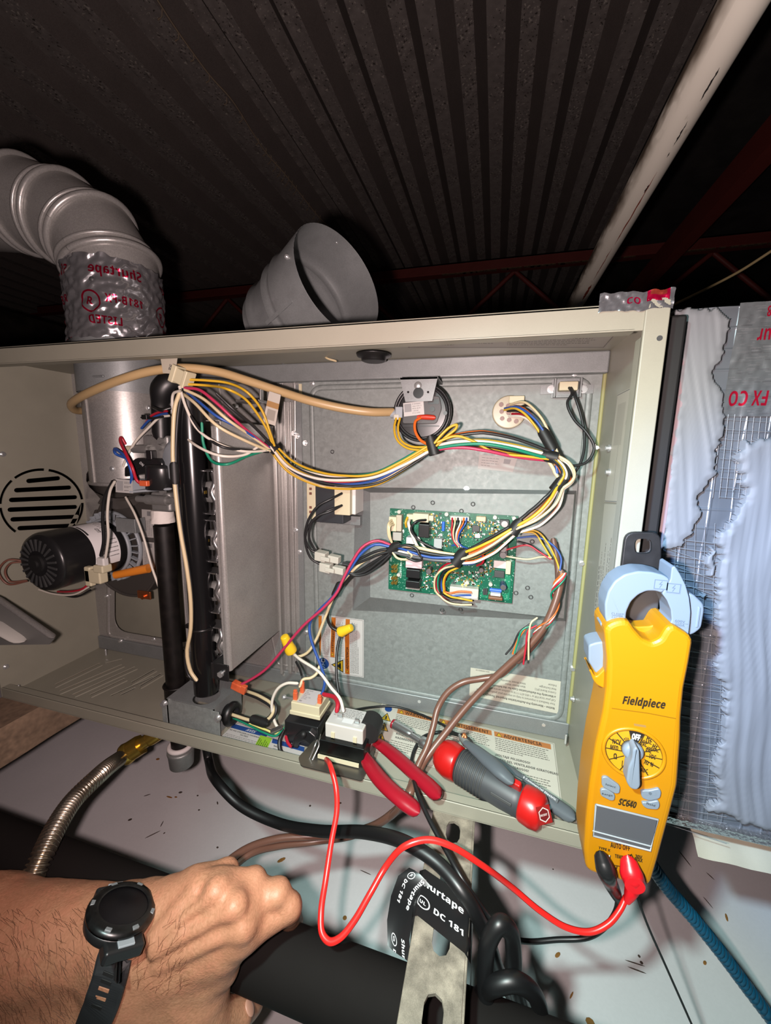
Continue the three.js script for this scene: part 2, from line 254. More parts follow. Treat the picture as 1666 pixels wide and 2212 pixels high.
{ // steel joist across, second red beam along, both far above
  const j = thing('steel_joist', 'dark red steel joist crossing under the corrugated deck', 'joist');
  obj('top_chord', [boxMM(-3.2, 2.6, 1.535, 1.6, -2.206, -2.2), boxMM(-3.2, 2.6, 1.594, 1.6, -2.26, -2.2), boxMM(-3.2, 2.6, 1.53, 1.536, -2.2, -2.15)], M.redSteel, j);
  obj('bottom_chord', [boxMM(-3.2, 2.6, 1.16, 1.165, -2.25, -2.19), boxMM(-3.2, 2.6, 1.16, 1.21, -2.225, -2.215)], M.redSteel, j);
  for (let k = 0; k < 13; k++) { const a = -2.9 + k * .42, up = k % 2; obj('web_rod', sweep([V(a, up ? 1.54 : 1.17, -2.22), V(a + .42, up ? 1.17 : 1.54, -2.22)], .011, { smooth: false, rad: 8 }), M.redSteel, j); }
  M.peel = std({ color: 0xb89a78, map: texMottle, roughness: .8 }, .05);
  const pe = []; for (let i = 0; i < 24; i++) { const x = -.3 + i * .036 + rr(-.01, .01); pe.push(box(rr(.02, .05), .004, rr(.01, .02), x, 1.5285, -2.155)); } for (let i = 0; i < 22; i++) pe.push(box(rr(.02, .05), .004, .015, .75 + i * .045, 1.5285, -2.155));
  obj('peeling_primer', pe, M.peel, j).userData.kind = 'stuff';
  const b = thing('roof_beam', 'dark red steel angle beam running beside the painted pipe', 'beam');
  obj('web', boxMM(.60, .606, 1.41, 1.48, -5.8, 1.2), M.redSteel, b); obj('flange', boxMM(.60, .645, 1.404, 1.41, -5.8, 1.2), M.redSteel, b);
  // painted sprinkler pipe
  M.oldPaint = std({ color: 0xffffff, roughness: .55, map: dataTex(256, (u, v) => { let c = [.96, .95, .89]; const a = fbm(u, v, 5, 4, 31), s = fbm(u * 1, v, 4, 5, 41); if (u < .88 && u > .62 && a > -.2) c = mixc(c, [.36, .32, .27], (a + .28) * 2.4 * (1 - Math.abs(u - .75) / .14)); if (s > .45) c = mixc(c, [.5, .44, .36], (s - .45) * 3); return c; }, true) });
  const pp = thing('painted_pipe', 'cream painted steel pipe with rust streaks running under the roof', 'pipe');
  const X = .185, r = .0205, YP = 1.05;
  const pg = new THREE.CylinderGeometry(r, r, 5.4, 40, 1, true).rotateX(Math.PI / 2).translate(X, YP, -1.9); { const uv = pg.attributes.uv; for (let i = 0; i < uv.count; i++) uv.setXY(i, uv.getX(i), uv.getY(i) * 12); }
  obj('tube', pg, M.oldPaint, pp, true);
  M.rust = std({ color: 0x8a3a24, roughness: .9 }); M.chip = std({ color: 0x25211f, roughness: .9 });
  const onPipe = (ang, z0, z1, w, seedz) => { const pos = [], idx = []; const n = 14; for (let i = 0; i <= n; i++) { const z = z0 + (z1 - z0) * i / n, ww = w * (.35 + .65 * Math.abs(PN.noise(i * .7, seedz, 2)) * 1.6) * Math.sin(Math.PI * (i + .5) / (n + 1)), a0 = ang + .06 * PN.noise(i * .4, seedz, 5); for (const s of [-1, 1]) { const a = a0 + s * ww; pos.push(X + Math.sin(a) * (r + .0006), YP - Math.cos(a) * (r + .0006), z * .65); } } for (let i = 0; i < n; i++) { const k = 2 * i; idx.push(k, k + 1, k + 2, k + 1, k + 3, k + 2); } const g = new THREE.BufferGeometry(); g.setAttribute('position', new THREE.Float32BufferAttribute(pos, 3)); g.setIndex(idx); g.computeVertexNormals(); return g; };
  M.rust.side = M.chip.side = THREE.DoubleSide;
  for (const a of [[.05, -1.32, -1.02, .09, 1], [.0, -1.56, -1.34, .07, 2], [.08, -1.75, -1.6, .28, 3], [-.1, -2.3, -1.9, .35, 4]]) obj('rust_streak', onPipe(...a), M.rust, pp);
  for (const a of [[.12, -.85, -.79, .10, 7], [.1, -.95, -.89, .07, 8], [.12, -.98, -.965, .05, 9], [0, -1.09, -1.06, .09, 11]]) obj('paint_chip', onPipe(...a), M.chip, pp);
  const tg = onPipe(.1, -1.82, -1.76, .5, 13); obj('paper_tag', tg, std({ color: 0xdddde0, roughness: .6, side: THREE.DoubleSide }), pp);
  tag(wire('tie_wire', [py(1452, 660, 1.0), py(1530, 622, 1.02), py(1600, 585, 1.03), py(1700, 522, 1.05), py(1800, 470, 1.06)], .0028, std({ color: 0xb5a578, roughness: .6 }), scene), 'straw coloured line stretched behind the foil wrapped duct', 'line');
}
// ---------- furnace cabinet ----------
const cab = thing('furnace_cabinet', 'open grey painted furnace cabinet lying on its side with galvanized back', 'furnace');
const bar = (a, b, w) => { const d = new THREE.Vector2().subVectors(b, a), n = new THREE.Vector2(-d.y, d.x).setLength(w / 2), o = []; const L = d.clone().setLength(w / 2); for (let k = 0; k <= 4; k++) { const t = -Math.PI / 2 + Math.PI * k / 4; o.push(b.clone().addScaledVector(L, Math.cos(t)).addScaledVector(n, Math.sin(t))); } for (let k = 0; k <= 4; k++) { const t = Math.PI / 2 + Math.PI * k / 4; o.push(a.clone().addScaledVector(L, Math.cos(t)).addScaledVector(n, Math.sin(t))); } return o; };
const v2 = (x, y) => new THREE.Vector2(x, y);
{
  const rect = (a, b, c, d) => [[a, c], [b, c], [b, d], [a, d]];
  // left wall with its round slotted knockout
  const hol = [];
  for (const [a, b, v] of [[62, 126, 1037], [36, 150, 1057], [25, 163, 1078], [22, 163, 1099], [28, 166, 1120], [43, 160, 1139]]) { const A = px(a, v + 2, XL), B = px(b, v - 4, XL); hol.push(bar(v2(-A.z, A.y), v2(-B.z, B.y), .0062)); }
  const ring = (a0, a1) => { const o = [], f = (r, a) => { const q = px(90 + 89 * r * Math.cos(a), 1090 + 76 * r * Math.sin(a), XL); return v2(-q.z, q.y); }; for (let k = 0; k <= 10; k++) o.push(f(1.03, a0 + (a1 - a0) * k / 10)); for (let k = 10; k >= 0; k--) o.push(f(.96, a0 + (a1 - a0) * k / 10)); return o; };
  for (const [a, b] of [[-1.4, -.15], [-.05, .9], [2.25, 3.05], [3.16, 3.9], [4.0, 4.78]]) hol.push(ring(a, b));
  obj('side_panel', plateX(rect(.327, .75, YB, YT), XL, .0012, hol), M.paint, cab);
  obj('side_panel', plateX(rect(.327, .75, YB, YT), XR + .0012, .0012), M.paint, cab);
  // top
  obj('top_panel', boxMM(XL, XR, YT, YT + .0012, -.75, ZF), M.paint, cab);
  // bottom with louvre slots
  const fh = []; for (const [a, b, c, d] of [[120, 1478, 214, 1433], [131, 1492, 262, 1436], [158, 1500, 290, 1441], [196, 1500, 268, 1466], [285, 1473, 333, 1446], [303, 1481, 347, 1455], [262, 1500, 291, 1486], [240, 1502, 330, 1462], [230, 1432, 262, 1424]]) { const A = py(a, b, YB), B = py(c, d, YB); fh.push(bar(v2(A.x, -A.z), v2(B.x, -B.z), .0032)); }
  obj('bottom_panel', plateY([[XL, .327], [XR, .327], [XR, .75], [XL, .75]], YB, .0012, fh), M.paint, cab);
  for (const [a, b, c, d] of [[122, 1484, 218, 1438], [133, 1498, 266, 1441], [165, 1504, 294, 1446], [200, 1505, 272, 1471], [288, 1478, 336, 1451], [306, 1486, 350, 1460]]) { const A = py(a, b, YB), B = py(c, d, YB); obj('louver', sweep([A, B], .0022, { smooth: false, rad: 10, flat: .45 }), M.paint, cab); }
  // folded rims around the opening
  obj('front_rim', [boxMM(XL - .02, XR + .001, .7435, YT + .002, ZF - .0025, ZF, .001), boxMM(XL - .02, XR - .016, .7435, .7455, ZF - .013, ZF, .0008)], M.paint, cab);
  obj('front_rim', [boxMM(XL, XR + .001, YB - .0012, YB + .013, ZF - .0025, ZF, .001), boxMM(XL, XR, YB + .0112, YB + .013, ZF - .0105, ZF, .0008)], M.paint, cab);
  const jl = pz(1388, 720, ZF).x;
  obj('front_rim', [boxMM(jl, XR + .0035, YB, YT + .004, ZF - .0022, ZF + .0016, .001), boxMM(jl, jl + .0015, YB, YT - .02, ZF - .014, ZF, .0006)], M.paint, cab);
  obj('rim_hole', cylZ(.0018, .0006, pz(1423, 732, ZF).x, pz(1423, 732, ZF).y, ZF + .0018, 12), M.charcoal, cab);
  // galvanized back: heat-exchanger side with its opening, and the control side
  const XS = -.2457;
  const op = roundPts(traceZ([[246, 1110], [246, 1362], [420, 1392], [420, 1110]], ZB), .028, 6);
  obj('back_panel', plateZ(rect(XL, XS, YB, YT), ZB, .0015, [op]), M.sheet, cab);
  obj('back_panel', plateZ(rect(XS, XR, YB, YT), ZB, .0015), M.zinc, cab);
  obj('inner_panel', boxMM(XL, XS, YB, YT, -.5, -.498), M.paint, cab);
  const loopZ = (pix, r, h, close = true) => { const q = roundPts(traceZ(pix, ZB), r, 6).map(a => V(a.x, a.y, ZB)); if (close) q.push(q[0].clone()); return sweep(q, h, { smooth: false, rad: 8, caps: false, up: V(0, 0, 1), flat: .55 }); };
  obj('embossed_bead', loopZ([[672, 838], [1276, 820], [1210, 1556], [688, 1458]], .016, .0034), M.zinc, cab);
  obj('embossed_bead', loopZ([[234, 1090], [234, 1374], [440, 1408], [440, 1090]], .012, .003), M.sheet, cab);
  obj('embossed_bead', loopZ([[470, 826], [636, 822], [640, 1440], [600, 1436]], .006, .002), M.sheet, cab);
  for (const [u, w, h] of [[606, .004, .010], [622, .005, .006], [634, .003, .004]]) { const a = pz(u, 1100, ZB).x; obj('channel', boxMM(a - w / 2, a + w / 2, .335, .715, ZB, ZB + h, .001), M.sheet, cab); }
  obj('seam_strip', boxMM(XS - .004, XS + .004, YB, .735, ZB, ZB + .0016), M.zincFine, cab);
  obj('top_hem', boxMM(XS - .18, XR, .738, YT, ZB, ZB + .010, .002), M.zincFine, cab);
  obj('bottom_hem', boxMM(XL, XR, YB, YB + .022, ZB, ZB + .004, .0015), M.zincFine, cab);
  obj('corner_seal', sweep([V(XR - .001, YB, ZB + .001), V(XR - .0012, YT, ZB + .001)], .0022, { smooth: false, rad: 6 }), std({ color: 0x8b8a5c, roughness: .6 }), cab);
  // raised plate that carries the control board
  const zt = ZB + .012, o4 = traceZ([[800, 1064], [1241, 1068], [1218, 1336], [800, 1290]], zt).map(p => [p.x, p.y]), b4 = traceZ([[768, 1052], [1246, 1060], [1222, 1342], [762, 1318]], ZB + .0005).map(p => [p.x, p.y]);
  obj('board_plate', plateZ(o4, zt, .0015), M.zinc, cab);
  const side = []; for (let i = 0; i < 4; i++) { const j = (i + 1) % 4, a = o4[i], b = o4[j], c = b4[j], d = b4[i]; side.push(quad(V(d[0], d[1], ZB + .0005), V(c[0], c[1], ZB + .0005), V(b[0], b[1], zt), V(a[0], a[1], zt))); }
  M.zincFine.side = THREE.DoubleSide; obj('board_plate_edge', side, M.zincFine, cab);
  // hex-head screws
  const sc = mergeGeometries([clean(new THREE.CylinderGeometry(.0034, .0036, .0012, 14).rotateX(Math.PI / 2).translate(0, 0, .0006)), clean(new THREE.CylinderGeometry(.0023, .0024, .0028, 6).rotateX(Math.PI / 2).translate(0, 0, .0024))]);
  const scr = (p, rx = 0, ry = 0) => { const m = new THREE.Mesh(sc, M.screw); m.name = 'hex_screw'; m.castShadow = m.receiveShadow = true; m.position.copy(p); m.rotation.set(rx, ry, .3); cab.add(m); };
  for (const [u, v, dz = .0005] of [[675, 828], [1008, 1056], [955, 1320], [643, 942], [660, 957], [636, 936], [640, 1145], [648, 1192], [616, 1455], [662, 1365], [638, 1376], [907, 1512], [1174, 1562], [1237, 1443], [1257, 1216], [1241, 807], [1288, 967], [620, 1096], [621, 1186], [604, 826], [765, 1113], [262, 1384, .003], [333, 1380, .003], [232, 1287], [205, 1020]]) scr(pz(u, v, ZB + dz));
  for (const [u, v] of [[1318, 968], [1240, 1510], [1318, 1020]]) scr(px(u, v, XR - .0005), 0, -Math.PI / 2);
  for (const [u, v] of [[5, 981], [12, 1440]]) scr(px(u, v, XL + .0005), 0, Math.PI / 2);
  for (const [u, v] of [[718, 875], [718, 976], [828, 1196], [935, 1086], [1022, 1089], [893, 1096], [997, 1104], [1150, 1170], [1140, 1270], [1115, 1281], [1147, 1290], [890, 1286], [995, 1317], [955, 1318]]) obj('plate_hole', new THREE.TorusGeometry(.0021, .0006, 6, 14).translate(...pz(u, v, (u > 800 ? zt : ZB) + .0003).toArray()), M.charcoal, cab);
  // black rubber plug in the top, hanging screw tips
  const gp = py(808, 764, YT); obj('rubber_plug', lathe([[0, -.008], [.011, -.0085], [.0135, -.0075], [.014, -.004], [.0185, -.003], [.0195, 0], [0, 0]], 28).translate(gp.x, gp.y, gp.z), M.rubber, cab);
  const scp = (p, d, l) => { const q = []; for (let i = 0; i <= 14; i++) q.push([i % 2 ? .0017 : .0012, -l * i / 14]); q.push([0, -l - .003]); obj('screw_tip', orient(lathe(q, 10), p, d.clone().negate(), V(0, -1, 0)), M.screw, cab); };
  scp(px(1311, 740, XR - .004), V(0, 1, 0), .02); scp(V(XR - .006, YB + .02, -.447), V(0, 1, 0), .012); scp(py(228, 1403, YB + .012), V(0, 1, 0), .01); scp(py(40, 1480, YB + .012), V(0, 1, 0), .008);
  // cable clip slot in the top and sealant smears
  obj('paper_scrap', box(.004, .014, .001, pz(650, 842, ZB + .002).x, pz(650, 842, ZB + .002).y, ZB + .003), M.cream, cab);

  // --- printed stickers of the cabinet ---
  const wr = canvasTex(1024, 330, (g, w, h) => { g.fillStyle = '#e9e6d4'; g.fillRect(0, 0, w, h); g.translate(w, h); g.rotate(Math.PI); g.fillStyle = '#2a2a2a'; g.font = 'bold 30px sans-serif'; g.fillText('Notice – Warranty Pre-Authorization Required Through 3/1/2029', 40, 56); g.font = '28px sans-serif'; g.fillText('Your feedback is important to help us improve your product experience', 40, 98); g.fillText('Call your local FSR or 1-855-877-1116 to confirm service activities', 40, 136); g.font = 'bold 29px sans-serif'; g.fillText('a Warranty Pre-Authorization Code for the following parts', 40, 174); g.font = '27px sans-serif'; g.fillText('Control Board (IFC)', 40, 214); g.fillText('Main Blower Motor', 380, 214); g.fillText('Heat Exchanger', 40, 250); g.fillText('Metal Blower Assembly', 380, 250); g.fillText('Inducer', 40, 286); g.font = '20px sans-serif'; g.fillText('M/N 0380M00159', 800, 318); });
  const onB = (u, v, dz = .0008) => pz(u, v, ZB + dz);
  sticker('warranty_label', [onB(1014, 1502), onB(1206, 1542), onB(1212, 1472), onB(1017, 1442)], wr, cab);
  const tri = (g, x, y, s) => { g.fillStyle = '#f2c021'; g.strokeStyle = '#222'; g.lineWidth = s * .07; g.beginPath(); g.moveTo(x, y - s * .55); g.lineTo(x + s * .58, y + s * .45); g.lineTo(x - s * .58, y + s * .45); g.closePath(); g.fill(); g.stroke(); };
  const wl = canvasTex(660, 800, (g, w, h) => { // seen turned on its side
    g.fillStyle = '#efeeea'; g.fillRect(0, 0, w, h); g.strokeStyle = '#555'; g.lineWidth = 3; g.strokeRect(12, 12, w - 24, h - 24);
    const cols = [[24, 'WARNING'], [220, 'AVERTISSEMENT'], [416, 'ADVERTENCIA']];
    for (const [x, t] of cols) { const H = t === 'ADVERTENCIA' ? 770 : 560; g.fillStyle = '#dd7d1f'; g.fillRect(x, 18, 58, H - 6); g.save(); g.translate(x + 46, H - 60); g.rotate(-Math.PI / 2); g.fillStyle = '#26201a'; g.font = 'bold 46px sans-serif'; g.fillText(t, 0, 0); g.restore(); g.save(); g.translate(x + 72, H - 10); g.rotate(-Math.PI / 2); lines(g, 0, 0, H - 60, 7, 16, '#444', 5); g.restore(); tri(g, x + 28, H - 30, 34); }
    g.fillStyle = '#efeeea'; g.fillRect(18, 574, 394, 208); g.strokeRect(18, 574, 394, 208); g.fillStyle = '#1d4fa0'; g.beginPath(); g.arc(120, 680, 78, 0, 7); g.fill(); g.strokeStyle = '#fff'; g.lineWidth = 7; g.strokeRect(96, 620, 46, 34); g.beginPath(); g.moveTo(119, 654); g.lineTo(119, 690); g.moveTo(96, 700); g.lineTo(142, 700); g.moveTo(100, 716); g.lineTo(140, 740); g.stroke();
    g.save(); g.translate(320, 680); g.rotate(-Math.PI / 2); tri(g, 0, 0, 150); g.fillStyle = '#222'; g.beginPath(); g.arc(-6, 16, 24, 0, 7); g.fill(); g.fillRect(-44, 20, 80, 20); g.restore(); });
  sticker('warning_label', [onB(680, 1448), onB(786, 1464), onB(786, 1339), onB(683, 1326)], wl, cab);
  const sm = canvasTex(256, 120, (g, w, h) => { g.fillStyle = '#c9c5c0'; g.fillRect(0, 0, w, h); lines(g, 20, 20, 120, 4, 22, '#777', 4); g.fillStyle = '#999'; g.fillRect(170, 16, 46, 40); });
  sticker('rating_label', [onB(1032, 1012), onB(1108, 1020), onB(1118, 990), onB(1036, 982)], sm, cab);
  const onF = (u, v) => py(u, v, YB + .0006);
  const wf = canvasTex(1400, 460, (g, w, h) => { g.fillStyle = '#ece7d8'; g.fillRect(0, 0, w, h); g.strokeStyle = '#8a8578'; g.lineWidth = 3; g.strokeRect(8, 8, w - 16, h - 16);
    g.fillStyle = '#1d4fa0'; g.beginPath(); g.arc(70, 40, 32, 0, 7); g.fill(); for (let i = 0; i < 3; i++) { tri(g, 70, 130 + i * 100, 74); g.fillStyle = '#222'; g.fillRect(64, 116 + i * 100, 12, 36); }
    [['WARNING', 150, 330], ['AVERTISSEMENT', 510, 420], ['ADVERTENCIA', 950, 420]].forEach(([t, x, ww], i) => { g.fillStyle = '#d98a4a'; g.fillRect(x, 16, ww, 48); g.fillStyle = '#4a2f1c'; g.font = 'bold 42px sans-serif'; g.fillText(t, x + 70, 55); tri(g, x + 36, 40, 36); lines(g, x, 78, ww - 16, 7, 17, '#55504a', 5); g.font = 'bold 25px sans-serif'; g.fillStyle = '#333'; (i === 2 ? ['¡VOLTAJE PELIGROSO!', '¡ASPAS DEL VENTILADOR GIRATORIAS!', '¡GASES PELIGROSOS!'] : i ? ['TENSION DANGEREUSE', 'LAMES ROTATIVES', 'GAZ DANGEREUX'] : ['HAZARDOUS VOLTAGE', 'ROTATING FAN', 'HAZARDOUS GASES']).forEach((s, k) => g.fillText(s, x + (i === 2 ? 0 : 30), 238 + k * 34)); lines(g, x, 330, ww - 20, 5, 18, '#55504a', 5); }); });
  sticker('warning_label', [onF(795, 1619), onF(1214, 1733), onF(1198, 1606), onF(825, 1520)], wf, cab);
  const av = canvasTex(700, 260, (g, w, h) => { g.fillStyle = '#e2dfdb'; g.fillRect(0, 0, w, h); lines(g, 20, 10, 640, 3, 16, '#666', 4); g.fillStyle = '#23509c'; g.fillRect(0, 64, 370, 56); g.fillRect(430, 110, 270, 54); g.fillStyle = '#e8e8ee'; g.font = 'italic bold 44px sans-serif'; g.fillText('AVIS', 150, 108); g.fillStyle = '#3a3a3a'; g.font = 'bold 22px sans-serif'; g.fillText('NE PAS UTILISER LA FOURNAISE', 10, 152); g.fillText('FILTRES', 140, 180); g.font = 'bold 26px sans-serif'; g.fillText('NO', 450, 200); lines(g, 10, 200, 380, 3, 17, '#666', 4); lines(g, 450, 218, 230, 2, 17, '#666', 4); });
  sticker('notice_label', [onF(477, 1592), onF(655, 1643), onF(660, 1594), onF(515, 1555)], av, cab);
  const gr = canvasTex(200, 200, (g, w, h) => { g.fillStyle = '#a9dd3a'; g.fillRect(0, 0, w, h); g.save(); g.translate(0, h); g.rotate(-Math.PI / 2); g.fillStyle = '#33521a'; g.font = 'bold 22px sans-serif'; for (let i = 0; i < 6; i++) lines(g, 12, 14 + i * 31, 170, 1, 1, '#3f5f20', 13); g.restore(); });
  sticker('green_inspection_label', [py(550, 1611, YB + .0012), py(577, 1617, YB + .0012), py(588, 1595, YB + .0012), py(563, 1588, YB + .0012)], gr, cab);
  const onR = (u, v) => px(u, v, XR - .0007);
  const rl = canvasTex(600, 600, (g, w, h) => { g.fillStyle = '#dad6c6'; g.fillRect(0, 0, w, h); g.strokeStyle = '#777'; g.lineWidth = 4; g.strokeRect(6, 6, w - 12, h - 12); g.beginPath(); g.moveTo(340, 560); g.lineTo(340, 120); g.moveTo(310, 180); g.lineTo(340, 110); g.lineTo(370, 180); g.moveTo(200, 560); g.lineTo(200, 160); g.stroke(); g.fillStyle = '#c9c5b6'; g.fillRect(60, 60, 200, 220); for (let i = 0; i < 8; i++) lines(g, 420, 60 + i * 60, 150, 2, 22, '#777', 5); });
  sticker('diagram_label', [onR(1306, 1084), onR(1362, 1088), onR(1392, 822), onR(1334, 852)], rl, cab);
  const rt = canvasTex(700, 500, (g, w, h) => { g.fillStyle = '#d6d2c0'; g.fillRect(0, 0, w, h); g.save(); g.translate(0, h); g.rotate(-Math.PI / 2); for (let i = 0; i < 14; i++) { lines(g, 20, 20 + i * 48, 440, 1, 20, '#4d4a42', i % 4 ? 9 : 16); } g.restore(); });
  sticker('rating_plate', [onR(1283, 1330), onR(1338, 1340), onR(1362, 1092), onR(1306, 1088)], rt, cab);
  const ot = canvasTex(1200, 200, (g, w, h) => { g.fillStyle = '#b9b4aa'; g.fillRect(0, 0, w, h); g.strokeStyle = '#6b675f'; g.lineWidth = 5; g.strokeRect(10, 10, w - 20, h - 20); lines(g, 30, 30, 520, 8, 18, '#6d6961', 6); lines(g, 620, 30, 520, 8, 18, '#6d6961', 6); });
  const onT = (u, v) => py(u, v, YT - .0006);
  sticker('instruction_label', [onT(880, 752), onT(1306, 752), onT(1342, 712), onT(885, 727)], ot, cab);
  // crumpled foil tape left on the upper corner
  const ft = new THREE.PlaneGeometry(.046, .0125, 36, 12); { const p = ft.attributes.position; for (let i = 0; i < p.count; i++) { const x = p.getX(i), y = p.getY(i); p.setZ(i, .0012 + .0010 * PN.noise(x * 260, y * 260, 1) + .0006 * PN.noise(x * 700, y * 700, 4)); p.setY(i, y + .0022 * PN.noise(x * 130, y * 30, 9)); } ft.computeVertexNormals(); }
  const fc = pz(1372, 655, ZF); ft.translate(fc.x, fc.y + .001, ZF + .0005);
  const ftx = canvasTex(512, 160, (g, w, h) => { g.fillStyle = '#8a8a8e'; g.fillRect(0, 0, w, h); g.fillStyle = '#c01040'; g.font = 'bold 74px sans-serif'; g.fillText('CO', 190, 100); g.fillRect(330, 0, 150, 90); g.fillStyle = '#b04838'; g.fillRect(350, 0, 110, 40); });
  obj('foil_tape', ft, new THREE.MeshStandardMaterial({ map: ftx, roughness: .22, metalness: .75, side: THREE.DoubleSide }), cab, true);
}
// ---------- ducts, plenum, supports, pipes ----------
const texCrink = dataTex(256, (u, v) => .5 + .5 * (.6 * Math.abs(fbm(u, v, 7, 4, 51)) * 2 - .5), false);
M.foilTape = std({ color: 0xd2d2d4, roughness: .2, metalness: .9, bumpMap: texCrink, bumpScale: .002 }, .05);
{ // vent pipe and elbow
  const X = -.457, Z = -.405, r = .045;
  const vp = thing('vent_pipe', 'galvanized vent pipe rising through the furnace top into a segmented elbow', 'vent pipe');
  obj('lower_tube', [cylY(r, r, .115, X, .665, Z, 48, true), new THREE.TorusGeometry(r, .0022, 8, 48).rotateX(Math.PI / 2).translate(X, .609, Z)], M.alu, vp);
  M.alu.side = M.sheet.side = M.zinc.side = THREE.DoubleSide;
  obj('upper_tube', cylY(r + .0035, r + .0025, .15, X, .793, Z, 48, true), M.zincFine, vp);
  obj('lap_seam', box(.002, .112, .0016, X + Math.sin(-.18) * r, .665, Z + Math.cos(-.18) * (r + .0008)), M.alu, vp);
  for (const [u, v] of [[243, 870], [246, 942], [248, 1015], [222, 1018], [190, 1014]]) { const q = pz(u, v, Z + r); const dx = Math.max(-.98, Math.min(.98, (q.x * .93 - X) / r)); obj('rivet', new THREE.SphereGeometry(.0033, 12, 8).scale(1, 1, .6).translate(X + dx * r, q.y * .95 + .033, Z + Math.sqrt(1 - dx * dx) * r), M.screw, vp); }
  obj('stamped_tab', box(.018, .0025, .002, X + .016, .733, Z + .0465, .001), M.zincFine, vp);
  // elbow: mitred gores
  const ax = [V(X, .835, Z), V(X - .001, .866, Z), V(X - .024, .9, Z), V(X - .066, .926, Z), V(X - .115, .944, Z + .005), V(X - .55, .99, Z + .05)];
  const re = .049, seg = 48; const rings = [];
  for (let i = 0; i < ax.length; i++) { // mitre plane at each joint
    const dIn = i ? ax[i].clone().sub(ax[i - 1]).normalize() : ax[1].clone().sub(ax[0]).normalize(), dOut = i < ax.length - 1 ? ax[i + 1].clone().sub(ax[i]).normalize() : dIn; rings.push({ c: ax[i], n: dIn.clone().add(dOut).normalize(), dIn, dOut }); }
  const ringPts = (k, d, rad) => { const R = rings[k]; let a = V(0, 0, 1); a.addScaledVector(d, -a.dot(d)).normalize(); const b = d.clone().cross(a), o = []; for (let j = 0; j <= seg; j++) { const t = j / seg * Math.PI * 2; const q = a.clone().multiplyScalar(Math.cos(t) * rad).addScaledVector(b, Math.sin(t) * rad); const s = -q.dot(R.n) / d.dot(R.n); o.push(R.c.clone().add(q).addScaledVector(d, s)); } return o; };
  for (let i = 0; i < ax.length - 1; i++) { const d = ax[i + 1].clone().sub(ax[i]).normalize(), A = ringPts(i, d, re), B = ringPts(i + 1, d, re), pos = [], idx = []; const nl = 6;
    for (let l = 0; l <= nl; l++) for (let j = 0; j <= seg; j++) { const p = A[j].clone().lerp(B[j], l / nl); pos.push(p.x, p.y, p.z); } for (let l = 0; l < nl; l++) for (let j = 0; j < seg; j++) { const a = l * (seg + 1) + j, b = a + seg + 1; idx.push(a, b, a + 1, a + 1, b, b + 1); }
    const g = new THREE.BufferGeometry(); g.setAttribute('position', new THREE.Float32BufferAttribute(pos, 3)); g.setIndex(idx); g.computeVertexNormals(); obj(i === 4 ? 'horizontal_tube' : 'elbow_gore', g, M.sheet, vp);
    if (i && i < 5) { const P = ringPts(i, d, re + .0012); obj('gore_seam', sweep(P, .0036, { smooth: false, caps: false, rad: 8 }), M.sheet, vp); const P2 = ringPts(i, d, re + .0005).map(q => q.addScaledVector(d, .011)); obj('gore_seam', sweep(P2, .0024, { smooth: false, caps: false, rad: 6 }), M.sheet, vp); } }
  for (const [u, v] of [[120, 431], [163, 464], [180, 572], [200, 604]]) { const q = pd(u, v, .428); obj('rivet', new THREE.SphereGeometry(.0034, 10, 8).translate(q.x, q.y, q.z), M.charcoal, vp); }
  // crumpled printed foil tape around the joint
  const tp = new THREE.CylinderGeometry(r + .0055, r + .006, .086, 140, 44, true); { const p = tp.attributes.position; for (let i = 0; i < p.count; i++) { const x = p.getX(i), y = p.getY(i), z = p.getZ(i), l = Math.hypot(x, z); const d = .0035 * Math.abs(PN.noise(x * 60, y * 60, z * 60)) + .002 * PN.noise(x * 170, y * 170, z * 170); p.setXYZ(i, x * (1 + d / l), y + (Math.abs(y) > .043 ? .004 * PN.noise(x * 80, z * 80, 2) : 0), z * (1 + d / l)); } tp.computeVertexNormals(); tp.translate(X, .818, Z); }
  const tt = canvasTex(1400, 320, (g, w, h) => { g.fillStyle = '#b9b9bc'; g.fillRect(0, 0, w, h); g.fillStyle = '#c01438'; for (let i = 0; i < 4; i++) { g.save(); g.translate(i * 350 + 330, 70); g.scale(-1, 1); g.font = 'bold 52px sans-serif'; g.fillText('Shurtape', 20, 0); g.font = 'bold 44px sans-serif'; g.fillText('181B-FX', 20, 108); g.fillText('LISTED', 120, 196); g.fillText('CO 1-8', 0, 280); g.restore(); g.strokeStyle = '#c01438'; g.lineWidth = 7; g.beginPath(); g.arc(i * 350 + 80, 180, 40, 0, 7); g.stroke(); g.font = 'bold 44px sans-serif'; g.fillText('R', i * 350 + 64, 196); } });
  obj('printed_foil_tape', tp, new THREE.MeshStandardMaterial({ map: tt, roughness: .2, metalness: .85, side: THREE.DoubleSide }), vp, true);
}
